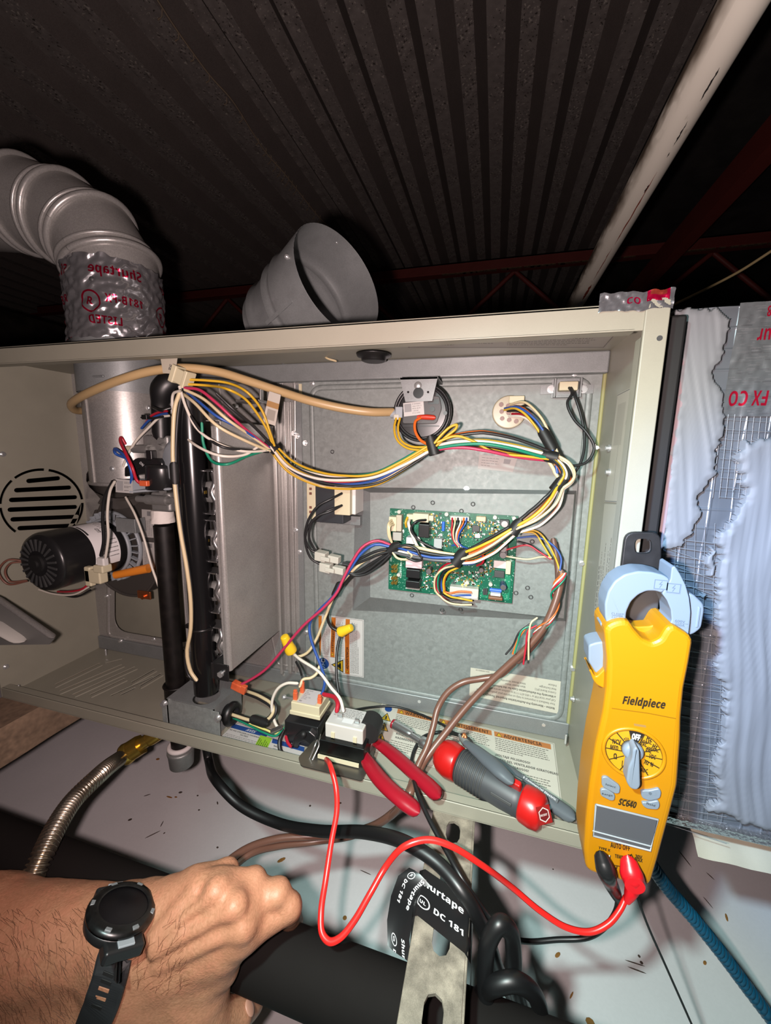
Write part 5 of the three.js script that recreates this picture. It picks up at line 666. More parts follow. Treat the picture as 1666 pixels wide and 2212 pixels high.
{ // the taped main harness
  const t = thing('wiring_harness', 'taped bundle of coloured wires looping across the back panel to the board', 'wire harness');
  const cn = pz(392, 814, -.352); obj('plug_housing', [orient(box(.015, .02, .012, 0, 0, 0, .0012), cn, V(.9, -.42, 0)), orient(box(.018, .006, .014, 0, -.006, 0, .001), cn, V(.9, -.42, 0)), orient(box(.018, .004, .014, 0, .009, 0, .001), cn, V(.9, -.42, 0))], M.creamPl, t);
  const clear = (u, v, z) => u > 396 && u < 600 && v > 835 && v < 1010 ? Math.max(z, u < 490 ? -.341 : -.341 - (u - 490) * .00054) : z; // keeps the fan of wires in front of the shield
  const Wz = (n, m, pts, z0, z1, r = .0014) => wire(n, pts.map((p, i) => [p[0], p[1], clear(p[0], p[1], p[2] !== undefined ? p[2] : z0 + (z1 - z0) * i / (pts.length - 1))]), r, m, t, 36);
  Wz('yellow_wire', M.wY, [[408, 820], [450, 822], [495, 828], [535, 848], [565, 885], [584, 935], [594, 966]], -.352, -.394); Wz('yellow_wire', M.wY, [[406, 830], [450, 833], [495, 842], [530, 862], [560, 900], [580, 935], [590, 966]], -.352, -.396);
  Wz('red_wire', M.wPk, [[400, 838], [430, 842], [465, 868], [505, 905], [540, 935], [582, 968]], -.355, -.398, .0016); Wz('white_wire', M.wT, [[400, 842], [440, 862], [490, 905], [540, 940], [582, 970]], -.357, -.4, .0016); Wz('blue_wire', M.wB, [[396, 840], [430, 868], [470, 900], [520, 926], [560, 952], [584, 968]], -.358, -.402, .0015); Wz('black_wire', M.wK, [[470, 852, -.42], [505, 885, -.41], [545, 918], [588, 962]], -.42, -.402, .0018); Wz('cream_wire', M.wT, [[388, 846], [420, 870], [470, 920], [530, 952], [582, 974]], -.353, -.393, .0017);
  Wz('white_wire', M.wW, [[388, 836], [402, 880], [425, 925], [465, 955], [520, 974], [580, 974]], -.345, -.39, .0015); Wz('black_wire', M.wK, [[412, 900], [440, 938], [480, 965], [530, 972], [580, 976]], -.36, -.394, .0015); Wz('white_wire', M.wW, [[390, 844], [374, 852], [374, 885], [392, 930], [430, 966], [480, 985], [530, 982], [556, 966]], -.34, -.385, .0015); Wz('green_wire', M.wG, [[436, 915, -.385], [440, 960], [458, 996], [490, 1003], [535, 985], [584, 970]], -.385, -.394, .0015);
  Wz('white_wire', M.wT, [[388, 850], [378, 880], [374, 940], [374, 1000], [380, 1070], [390, 1150], [404, 1230], [412, 1300], [412, 1360], [404, 1410], [412, 1450], [424, 1468]], -.343, -.343, .0022); Wz('black_wire', M.wK, [[392, 850], [384, 900], [380, 1000], [386, 1080], [396, 1160], [410, 1240], [416, 1310], [412, 1360], [400, 1420], [408, 1460], [424, 1472]], -.345, -.345, .0017);
  obj('tape_band', sweep([[376, 1006, -.343], [378, 1038, -.343]], .0046, { smooth: false, rad: 12 }), M.tape, t);
  Wz('red_wire', M.wR, [[362, 888], [345, 890], [325, 900], [312, 918]], -.355, -.372); Wz('blue_wire', M.wB, [[362, 893], [345, 896], [322, 908], [306, 925]], -.356, -.372); Wz('white_wire', M.wW, [[366, 898], [345, 902], [320, 925], [292, 955], [275, 985], [258, 1030]], -.353, -.372); obj('cable_tie', [sweep([[306, 902, -.352], [330, 904, -.349], [352, 900, -.352]], .0012, { seg: 8, rad: 6 }), box(.007, .005, .004, pz(314, 901, -.35).x, pz(314, 901, -.35).y, -.35, .0006)], M.zip, t);
  Wz('white_wire', M.wW, [[248, 1040], [238, 1060], [232, 1110], [234, 1160], [228, 1205]], -.345, -.36, .0016); Wz('black_wire', M.wK, [[244, 1040], [226, 1075], [222, 1120], [224, 1170], [218, 1200]], -.347, -.362, .0019); Wz('white_wire', M.wW, [[272, 1075, -.40], [292, 1112], [310, 1160], [328, 1225], [345, 1272]], -.395, -.385, .0015);
  const main = [['yellow_wire', M.wY], ['white_wire', M.wW, 1.2], ['black_wire', M.wK], ['blue_wire', M.wB], ['yellow_wire', M.wY], ['cream_wire', M.wT, 1.25], ['red_wire', M.wPk], ['white_wire', M.wW, 1.2], ['green_wire', M.wG], ['black_wire', M.wK], ['yellow_wire', M.wY]];
  bundle(t, [[588, 966, -.396, .004], [630, 1010, -.40, .007], [690, 1035, -.405, .0085], [750, 1040, -.408, .009], [810, 1032, -.41, .008], [870, 1003, -.412, .006], [930, 967, -.412, .0042]], main, { r: .0014, twist: .9, seg: 50 });
  bundle(t, [[935, 966, -.412, .0042], [985, 956, -.412, .008], [1040, 955, -.412, .0105], [1100, 965, -.413, .0095], [1150, 976, -.415, .007], [1192, 986, -.417, .0042]], [['white_wire', M.wW, 1.3], ['green_wire', M.wG, 1.2], ['red_wire', M.wPk, 1.25], ['black_wire', M.wK, 1.2], ['yellow_wire', M.wY, 1.1], ['white_wire', M.wT, 1.2], ['yellow_wire', M.wY, 1.1], ['orange_wire', M.wO], ['black_wire', M.wK, 1.2]], { r: .0014, twist: .35, wob: .25, ph: .6 });
  Wz('yellow_wire', M.wY, [[944, 962], [962, 945], [985, 926], [987, 918], [975, 921], [955, 938], [940, 956]], -.405, -.40, .0014); Wz('yellow_wire', M.wY, [[945, 955], [985, 942], [1020, 952], [1070, 978], [1130, 985], [1190, 992]], -.402, -.412, .0014);
  for (const k of [0, 8]) Wz('yellow_wire', M.wY, [[856 + k, 904], [852 + k, 925], [858 + k, 950], [880 + k, 968 - k / 2], [928, 974 - k]], -.425, -.408, .0013);
  Wz('orange_wire', M.wO, [[908, 903], [898, 910], [897, 930], [908, 950], [924, 960]], -.424, -.41, .0016);
  bundle(t, [[1192, 988, -.417, .0042], [1214, 1010, -.414, .008], [1222, 1030, -.41, .008], [1208, 1052, -.408, .0045], [1190, 1085, -.406, .009], [1155, 1120, -.406, .009], [1112, 1144, -.406, .0045], [1060, 1180, -.408, .008], [1020, 1200, -.41, .0075], [990, 1208, -.412, .0045]], [['white_wire', M.wW, 1.2], ['yellow_wire', M.wY, 1.1], ['black_wire', M.wK, 1.3], ['orange_wire', M.wO, 1.2], ['cream_wire', M.wT, 1.3], ['black_wire', M.wGy, 1.2], ['yellow_wire', M.wY, 1.1], ['orange_wire', M.wO], ['white_wire', M.wW], ['black_wire', M.wK, 1.2], ['cream_wire', M.wT]], { r: .0014, twist: 1.1, seg: 66 });
  bundle(t, [[990, 1206, -.412, .0042], [940, 1202, -.414, .006], [890, 1192, -.416, .006], [850, 1186, -.418, .004]], [['black_wire', M.wK, 1.4], ['cream_wire', M.wT, 1.4], ['black_wire', M.wK, 1.3], ['white_wire', M.wW, 1.3], ['black_wire', M.wGy, 1.3], ['blue_wire', M.wB]], { r: .0014, twist: .6, seg: 30 });
  Wz('cream_wire', M.wT, [[848, 1192], [858, 1205], [880, 1208], [890, 1200], [882, 1192]], -.414, -.41); Wz('black_wire', M.wK, [[854, 1182], [880, 1178], [900, 1186], [905, 1196]], -.41, -.408); Wz('black_wire', M.wK, [[880, 1205], [900, 1212], [912, 1207], [905, 1196]], -.41, -.408);
  const tb = [[[582, 960, -.397], [600, 976, -.397], .0062], [[932, 952, -.410], [940, 982, -.409], .0062], [[1180, 984, -.416], [1204, 990, -.415], .0060], [[1214, 1040, -.41], [1198, 1060, -.407], .0060], [[1120, 1132, -.406], [1106, 1152, -.406], .0062], [[1000, 1196, -.411], [982, 1218, -.411], .0066], [[856, 1180, -.417], [842, 1190, -.418], .0058]];
  for (const [a, b, r] of tb) { obj('tape_band', sweep([a, b], r, { smooth: false, rad: 16, caps: false }), M.tape, t); obj('tape_band_end', sweep([a, pz(a[0] * .97 + b[0] * .03, a[1] * .97 + b[1] * .03, a[2])], r * .97, { smooth: false, rad: 16 }), M.tape, t); }
  // left branch down to the relays
  Wz('red_wire', M.wPk, [[846, 1178], [815, 1168], [785, 1180], [760, 1215], [742, 1250], [728, 1280], [700, 1312], [655, 1352], [610, 1405], [575, 1445], [545, 1466], [522, 1478]], -.418, -.376, .0017); Wz('blue_wire', M.wB, [[846, 1182], [812, 1176], [782, 1194], [758, 1228], [738, 1258], [724, 1284], [690, 1318], [670, 1345], [670, 1372], [680, 1405], [694, 1440], [702, 1470], [696, 1498], [686, 1516]], -.416, -.385, .0017); Wz('white_wire', M.wT, [[846, 1188], [790, 1210], [750, 1245], [728, 1275], [714, 1305], [700, 1340], [684, 1380], [664, 1410], [642, 1418], [630, 1410]], -.42, -.4, .0018); Wz('black_wire', M.wK, [[846, 1192], [795, 1222], [752, 1252], [730, 1282], [712, 1310], [708, 1335], [716, 1354], [732, 1364]], -.42, -.43, .0019);
  for (let i = 0; i < 2; i++) { Wz('black_wire', M.wK, [[846, 1186 + i * 4], [815, 1190 + i * 9], [780, 1206 + i * 8], [760, 1216 + i * 5], [742, 1216 + i * 3]], -.418, -.414, .0016); Wz('black_wire', M.wK, [[846, 1192 + i * 4], [820, 1212 + i * 9], [790, 1234 + i * 6], [768, 1240 + i * 3], [752, 1238]], -.418, -.413, .0016); }
  obj('tape_band', sweep([[733, 1264, -.412], [724, 1284, -.41]], .0045, { smooth: false, rad: 12 }), M.tape, t);
  Wz('black_wire', M.wK, [[737, 1368], [730, 1395], [727, 1430], [728, 1470], [734, 1505], [742, 1535]], -.43, -.38, .0018); Wz('white_wire', M.wT, [[690, 1440], [684, 1455], [672, 1464], [655, 1468], [648, 1482]], -.4, -.38, .0018); Wz('white_wire', M.wW, [[632, 1410], [648, 1424], [690, 1452], [715, 1485], [735, 1510], [742, 1535]], -.4, -.362, .0018);
  Wz('white_wire', M.wW, [[642, 1476], [620, 1476], [600, 1488], [588, 1515], [590, 1545], [598, 1568], [612, 1578]], -.372, -.362, .0018); Wz('black_wire', M.wK, [[640, 1430], [648, 1445], [652, 1458]], -.42, -.40, .0015);
  const nut = (nm, a, b, r0, r1) => { const A = P3(a), Bq = P3(b), d = Bq.clone().sub(A), L = d.length(); const g = lathe([[0, 0], [r0 * .85, 0], [r0, .001], [r0, L * .22], [r0 * .94, L * .26], [r1 * 1.05, L * .96], [r1 * .8, L], [0, L]], 24); const rb = []; for (let k = 0; k < 12; k++) rb.push(box(.001, L * .68, .0012, 0, L * .6, (r0 + r1) / 2).applyMatrix4(new THREE.Matrix4().makeRotationX(-(r0 - r1) / L * .9)).rotateY(k / 12 * Math.PI * 2)); const o = thing('wire_nut', nm, 'wire nut', 'yellow wire nuts'); const m = W(0xe0b822); const cp = obj('cap', orient(g, A, d), m, o); rb.forEach(q => obj('grip_rib', orient(q, A, d), m, cp)); };
  nut('yellow wire nut hanging upright on cream and white wires', [630, 1408, -.398], [614, 1374, -.39], .0072, .0048); nut('yellow wire nut lying over the orange and white warning label', [734, 1366, -.432], [760, 1355, -.43], .0068, .0045);
}
{ // thermostat cable
  const t = thing('thermostat_cable', 'brown thermostat cable with loose coloured strands hanging below the board', 'cable');
  M.brown = std({ color: 0x644539, roughness: .38 });
  obj('brown_jacket', sweep([[1213, 1238, -.43], [1210, 1262, -.425], [1200, 1300, -.42], [1178, 1350, -.415], [1140, 1398, -.412], [1095, 1440, -.41], [1050, 1482, -.405], [1005, 1530, -.395], [965, 1580, -.382], [930, 1625, -.368], [912, 1652, -.358], [900, 1680, -.345], [885, 1715, -.325], pd(850, 1755, .40), pd(790, 1790, .43), pd(700, 1805, .44), pd(600, 1812, .43), pd(530, 1835, .41), pd(470, 1880, .385), pd(420, 1930, .37)], .0038, { seg: 120, rad: 12 }), M.brown, t);
  obj('brown_jacket', sweep([[1110, 1432, -.414], [1080, 1458, -.412], [1040, 1466, -.41], [1000, 1474, -.405], [968, 1495, -.40], [946, 1530, -.392], [936, 1570, -.38], [922, 1615, -.366], [905, 1650, -.354], [890, 1690, -.34], [876, 1725, -.32], pd(835, 1770, .41), pd(760, 1806, .44), pd(680, 1818, .445), pd(600, 1828, .43), pd(540, 1845, .41), pd(480, 1895, .39)], .0034, { seg: 110, rad: 12 }), M.brown, t);
  obj('brown_jacket', sweep([[1196, 1168, -.44], [1202, 1200, -.437], [1206, 1240, -.433], [1204, 1290, -.428], [1186, 1340, -.425], [1160, 1385, -.42], [1120, 1428, -.415]], .0032, { seg: 40, rad: 10 }), std({ color: 0x5a4037, roughness: .45 }), t);
  const strand = (n, m, pts, z0, z1) => wire(n, pts.map((p, i) => [p[0], p[1], z0 + (z1 - z0) * i / (pts.length - 1)]), .001, m, t, 30);
  strand('yellow_strand', M.wY, [[1120, 1146], [1160, 1148], [1180, 1168], [1200, 1205], [1212, 1240]], -.44, -.428); strand('yellow_strand', M.wY, [[1118, 1150], [1155, 1152], [1172, 1175], [1190, 1205]], -.44, -.43); strand('blue_strand', M.wB, [[1118, 1162], [1160, 1160], [1195, 1178], [1212, 1205], [1210, 1232]], -.44, -.428); strand('black_strand', M.wK, [[1118, 1170], [1150, 1180], [1175, 1198], [1192, 1206]], -.44, -.43); strand('red_strand', M.wR, [[1092, 1188], [1140, 1178], [1165, 1192], [1190, 1208]], -.44, -.43); strand('white_strand', M.wT, [[1095, 1202], [1140, 1208], [1170, 1203], [1190, 1204]], -.44, -.43);
  for (const [i, [n, m]] of [['green_strand', M.wG], ['red_strand', M.wR], ['white_strand', M.wW], ['orange_strand', M.wO]].entries()) { const Q = []; for (let k = 0; k <= 46; k++) { const s = k / 46, c = [[1211, 1236], [1208, 1268], [1198, 1302], [1182, 1340], [1164, 1372]]; const f = s * 4, q = Math.min(3, Math.floor(f)), u = c[q][0] + (c[q + 1][0] - c[q][0]) * (f - q), v = c[q][1] + (c[q + 1][1] - c[q][1]) * (f - q), a = s * 9 + i * .45; const p = pz(u, v, -.424 + s * .008); Q.push(p.add(V(Math.cos(a) * .0052, 0, Math.sin(a) * .0052))); } obj(n, sweep(Q, .001, { seg: 60, rad: 6 }), m, t, true); }
  strand('white_strand', M.wT, [[1160, 1335], [1148, 1345], [1143, 1375], [1142, 1424]], -.408, -.402); strand('red_strand', M.wR, [[1158, 1352], [1142, 1362], [1136, 1400], [1131, 1434]], -.408, -.402); strand('green_strand', M.wG, [[1150, 1350], [1128, 1362], [1118, 1390], [1112, 1410]], -.41, -.404); strand('black_strand', M.wK, [[1145, 1348], [1122, 1366], [1108, 1395], [1093, 1413]], -.41, -.405); strand('orange_strand', M.wO, [[1140, 1352], [1120, 1380], [1108, 1412]], -.411, -.406);
}
// ---------- loose relays and tools on the furnace floor ----------
{ const t = thing('cube_relay', 'ivory cube relay on a black base with orange terminals and white label', 'relay');
  const fr = (u0, v0, u1, v1, z) => { const a = pz(u0, v0, z), b = pz(u1, v1, z); return [a.x, b.x, b.y, a.y]; };
  const [a0, a1, a2, a3] = fr(614, 1556, 688, 1612, -.362); obj('base', boxMM(a0, a1, YB + .0015, a3, -.392, -.362, .0015), M.blackPl, t);
  const hb = traceZ([[628, 1612], [636, 1592], [650, 1580], [668, 1580], [682, 1592], [690, 1614], [690, 1632], [676, 1632], [672, 1612], [658, 1600], [646, 1606], [642, 1622], [628, 1632]], -.358); obj('mounting_ear', plateZ(roundPts(hb, .002), -.358, .006, null, .0012), M.blackPl, t); const hp = pz(656, 1586, -.356); obj('ear_screw', new THREE.SphereGeometry(.0035, 12, 8).translate(hp.x, hp.y, hp.z), M.blackMat, t);
  const [b0, b1, b2, b3] = fr(628, 1516, 690, 1552, -.364); obj('relay_case', boxMM(b0, b1, b2, b3, -.392, -.364, .0012), M.creamPl, t); obj('relay_foot', boxMM(b0 - .0012, b1 + .0012, b2 - .002, b2 + .003, -.393, -.363, .0008), M.cream, t); obj('relay_coil', boxMM(b0 + .004, b1 - .004, b2 + .002, b3 - .004, -.388, -.368, .002), std({ color: 0xa9854e, roughness: .5 }), t);
  const lt = canvasTex(240, 220, (g, w, h) => { g.fillStyle = '#e9e2e2'; g.fillRect(0, 0, w, h); g.fillStyle = '#555'; g.font = '20px sans-serif'; ['24V 50/60', 'COIL', '90-293Q', 'SPDT', '120 VAC 18A', '277 VAC'].forEach((s, i) => g.fillText(s, 14, 30 + i * 26)); g.font = 'bold 26px sans-serif'; g.fillText('RU', 14, 200); g.fillText('Ⓢ', 70, 202); });
  sticker('relay_label', [V(b0 + .007, b3 + .0004, -.3655), V(b1 - .006, b3 + .0004, -.3655), V(b1 - .006, b3 + .0004, -.391), V(b0 + .007, b3 + .0004, -.391)], lt, t);
  for (const [x, z, d] of [[b0 + .003, -.37, .010], [b0 + .0045, -.384, .014], [b1 - .003, -.372, .008]]) obj('orange_terminal', [box(.005, d, .0038, x, b3 + d / 2 - .001, z, .0008), box(.004, .004, .003, x, b3 + d, z, .0006)], M.orangeNy, t);
  wire('black_lead', [[652, 1458, -.40], [656, 1475, -.395], [658, 1492, -.39]], .0012, M.wK, t); wire('red_lead', [[700, 1500, -.385], [722, 1506, -.378], [730, 1520, -.368], [728, 1535, -.362]], .0026, M.wR, t); wire('black_lead', [[612, 1580, -.36], [604, 1600, -.352], [606, 1622, -.346], [622, 1636, -.342]], .0022, M.wK, t); wire('red_lead', [[618, 1592, -.36], [622, 1604, -.355], [628, 1612, -.352]], .0018, M.wR, t);
  obj('loose_bolt', [sweep([[640, 1510, -.372], [616, 1506, -.38]], .0011, { smooth: false, rad: 8 }), new THREE.SphereGeometry(.003, 10, 8).translate(...pz(614, 1506, -.38).toArray())], M.screw, t);
}
{ const t = thing('cube_relay', 'white cube relay on a black block and bent metal bracket set on the rim', 'relay');
  const zf = -.337, a = pz(690, 1597, zf), b = pz(786, 1655, zf), yb = YB + .0165;
  obj('core_block', boxMM(a.x, b.x, yb, a.y, zf - .036, zf, .001), std({ color: 0x1d2123, map: texMottle, roughness: .35, metalness: .3 }, .06), t);
  const c = pz(702, 1561, zf - .006), d = pz(784, 1598, zf - .006); obj('relay_case', boxMM(c.x, d.x, a.y - .001, c.y, zf - .036, zf - .006, .0015), std({ color: 0xb3b0a9, roughness: .4 }), t);
  for (const u of [.22, .8]) obj('case_tab', box(.004, .006, .0015, c.x + (d.x - c.x) * u, a.y + .004, zf - .0055), M.cream, t);
  const lt = canvasTex(260, 200, (g, w, h) => { g.fillStyle = '#dfdcd8'; g.fillRect(0, 0, w, h); lines(g, 14, 14, 220, 6, 17, '#666', 5); g.fillStyle = '#fff'; g.fillRect(100, 120, 80, 54); });
  sticker('relay_label', [V(c.x + .002, c.y + .0004, zf - .008), V(d.x - .002, c.y + .0004, zf - .008), V(d.x - .002, c.y + .0004, zf - .034), V(c.x + .002, c.y + .0004, zf - .034)], lt, t);
  for (const [x, z] of [[.3, -.018], [.78, -.014]]) obj('flat_terminal', [box(.0045, .006, .001, c.x + (d.x - c.x) * x, c.y + .003, zf + z), box(.006, .002, .0026, c.x + (d.x - c.x) * x, c.y + .001, zf + z)], M.steel, t);
  obj('base_plate', plateY(roundPts([[a.x - .022, .331], [a.x - .014, .322], [b.x + .003, .3225], [b.x + .004, .338], [b.x + .003, .37], [a.x - .014, .372]], .003), yb - .0002, .0014), std({ color: 0x6b665f, roughness: .35, metalness: .8 }), t);
  const bk = [v2(-zf - .004, yb), v2(-zf + .026, yb), v2(-zf + .038, a.y + .002), v2(-zf + .030, a.y + .006), v2(-zf + .012, a.y - .004)]; obj('bent_ear', plateX(bk, a.x - .0035, .0018, null, .0003), std({ color: 0x26241f, roughness: .3, metalness: .6 }), t);
  obj('spring_clip', sweep([[668, 1640, -.333], [680, 1612, -.338], [686, 1600, -.343], [690, 1606, -.343], [676, 1640, -.333]], .0012, { seg: 20, rad: 6 }), M.steel, t); obj('kraft_insulation', box(.046, .004, .0016, (a.x + b.x) / 2 - .003, yb + .003, zf + .0014), M.cream, t); obj('rear_coil', cylZ(.0125, .02, b.x - .002, a.y + .006, zf - .026, 26), M.blackMat, t);
}
{ // red handled pliers
  const t = thing('pliers', 'pair of pliers with red dipped grips resting over the rim', 'pliers'); M.redDip = std({ color: 0x86101f, roughness: .3 });
  const H = (pts, rs) => obj('red_grip', sweep(pts.map(([u, v, y]) => py(u, v, y)), rs, { seg: 40, rad: 18, flat: .8 }), M.redDip, t);
  H([[808, 1600, .334], [835, 1618, .335], [865, 1643, .337], [895, 1670, .339], [922, 1694, .341], [940, 1712, .342]], [.005, .0066, .0073, .0072, .007, .0076, .0074]); H([[786, 1632, .337], [800, 1655, .338], [822, 1684, .339], [848, 1710, .340], [872, 1730, .340], [892, 1745, .339]], [.0056, .0072, .0078, .0077, .0075, .0078, .0074]);
  const J = traceY([[770, 1596], [788, 1578], [812, 1594], [804, 1606], [794, 1624], [782, 1640], [768, 1630]], .339); obj('jaw_joint', plateY(roundPts(J, .003), .339, .008, null, .0012), M.steel, t); const j2 = traceY([[770, 1612], [740, 1590], [728, 1574], [736, 1568], [760, 1580], [788, 1590]], .338); obj('jaw', plateY(roundPts(j2, .003), .338, .008, null, .001), M.steel, t); const pv = py(786, 1606, .340); obj('pivot_rivet', cylY(.0042, .0042, .0015, pv.x, pv.y, pv.z, 20), M.charcoal, t);
}
{ // multi-bit driver
  const t = thing('nut_driver', 'red and black multi bit driver with steel shaft on the warning sticker', 'screwdriver');
  const A = py(850, 1564, .3345), B = py(948, 1626, .3345), Cq = py(1162, 1752, .3345), ax = Cq.clone().sub(B).normalize(), L = B.distanceTo(Cq);
  obj('shaft', sweep([A.clone().lerp(B, .12), B], .0034, { smooth: false, rad: 14 }), M.steel, t); obj('nut_socket', orient(lathe([[.003, 0], [.0048, 0], [.0052, .001], [.0052, .022], [.0042, .026], [.0034, .028]], 20), A, ax), M.steel, t); obj('socket_band', orient(lathe([[.0035, -.001], [.0053, -.001], [.0053, .0015], [.0035, .0015]], 20), A, ax), M.redDip, t); obj('collar', orient(lathe([[.0034, 0], [.0062, .001], [.0068, .006], [.0062, .014], [.0034, .016]], 20), A.clone().lerp(B, .62), ax), M.steel, t);
  const redP = std({ color: 0xa81614, roughness: .32 }), gr = std({ color: 0x35373a, roughness: .5 });
  obj('red_nose', orient(lathe([[0, -.004], [.007, -.003], [.012, 0], [.0165, .006], [.0182, .014], [.0172, .022], [.0162, .026], [0, .026]], 36), B, ax), redP, t);
  obj('grip', orient(lathe([[0, .024], [.0158, .024], [.0164, .03], [.0168, .055], [.0165, .075], [.0158, L - .02], [.015, L - .008], [0, L - .008]], 36), B, ax), gr, t);
  for (let k = 0; k < 9; k++) obj('grip_ring', orient(new THREE.TorusGeometry(.0166, .0009, 6, 36).rotateX(Math.PI / 2).translate(0, .0285 + k * .0034, 0), B, ax), M.charcoal, t);
  for (let k = 0; k < 6; k++) obj('grip_flute', orient(box(.003, L - .085, .0016, 0, .066 + (L - .085) / 2, .0163, .0007).rotateY(k / 6 * Math.PI * 2 + .3), B, ax), M.charcoal, t);
  obj('red_end_cap', orient(lathe([[0, L - .016], [.0148, L - .016], [.0162, L - .012], [.0166, L - .004], [.0152, L + .003], [.0115, L + .006], [0, L + .006]], 36), B, ax), redP, t);
  const ec = canvasTex(160, 160, (g, w, h) => { g.fillStyle = '#a81614'; g.fillRect(0, 0, w, h); g.strokeStyle = '#f2efe9'; g.lineWidth = 9; g.beginPath(); for (let i = 0; i < 6; i++) { const a = i * Math.PI / 3 + Math.PI / 6; g[i ? 'lineTo' : 'moveTo'](80 + 62 * Math.cos(a), 80 + 62 * Math.sin(a)); } g.closePath(); g.fillStyle = '#7c1218'; g.fill(); g.stroke(); g.fillStyle = '#f2efe9'; g.font = 'bold 26px sans-serif'; g.fillText('HUSKY', 34, 90); });
  const nb = ax.clone().multiplyScalar(.62).add(camP.clone().sub(Cq).normalize().multiplyScalar(.78)).normalize(), e = Cq.clone().addScaledVector(ax, -.0035).addScaledVector(nb, .0158), rx = V(0, 1, 0).cross(nb).normalize(), uy = nb.clone().cross(rx); const s = .0068; sticker('end_badge', [e.clone().addScaledVector(rx, -s).addScaledVector(uy, -s), e.clone().addScaledVector(rx, s).addScaledVector(uy, -s), e.clone().addScaledVector(rx, s).addScaledVector(uy, s), e.clone().addScaledVector(rx, -s).addScaledVector(uy, s)], ec, t);
  const rb = py(1104, 1690, .352); obj('red_slide_button', orient(box(.013, .02, .006, 0, 0, 0, .0018), rb, ax), redP, t);
}
{ // grey insulated cutters lying across the driver
  const t = thing('wire_cutters', 'dark grey insulated wire cutters lying across the multi bit driver', 'wire cutters'); M.greyGrip = std({ color: 0x4e5459, roughness: .38 });
  obj('grip', sweep([py(1008, 1606, .352), py(1030, 1622, .356), py(1056, 1644, .360), py(1080, 1666, .362), py(1098, 1682, .361)], [.0038, .0062, .0074, .0072, .0058], { seg: 30, rad: 18, flat: .75 }), M.greyGrip, t);
  const g2 = [py(1050, 1632, .332), py(1095, 1664, .330), py(1140, 1698, .3295), py(1188, 1732, .3295), py(1226, 1758, .331)]; obj('grip', sweep(g2, [.004, .0068, .0074, .0072, .0078, .0074], { seg: 34, rad: 18, flat: .8 }), M.greyGrip, t);
  obj('jaw', [sweep([py(1008, 1606, .348), py(1000, 1596, .346), py(994, 1588, .345)], [.005, .0042, .0022], { seg: 10, rad: 12, flat: .6 })], M.steel, t); obj('jaw', [sweep([py(1016, 1612, .346), py(1012, 1600, .343), py(1004, 1590, .342)], [.005, .0042, .0022], { seg: 10, rad: 12, flat: .6 })], M.blackPl, t); obj('copper_clamp', sweep([py(1000, 1592, .348), py(1003, 1586, .35), py(1006, 1592, .348)], .0018, { seg: 8, rad: 6 }), M.copper, t);
  const tx = canvasTex(512, 64, (g, w, h) => { g.fillStyle = '#4e5459'; g.fillRect(0, 0, w, h); g.fillStyle = '#e8ecee'; g.font = 'bold 44px sans-serif'; g.fillText('⊂E Commercial Electric', 6, 47); });
  const a = g2[2].clone().lerp(g2[1], .35), b = g2[3].clone().lerp(g2[4], .35), tc = camP.clone().sub(a.clone().lerp(b, .5)).normalize(), up = tc.clone().cross(b.clone().sub(a)).normalize().multiplyScalar(.0017), off = tc.clone().multiplyScalar(.0076).add(V(.0014, .0044, -.0012)); sticker('grip_print', [a.clone().add(off).sub(up), b.clone().add(off).sub(up), b.clone().add(off).add(up), a.clone().add(off).add(up)], tx, t);
}
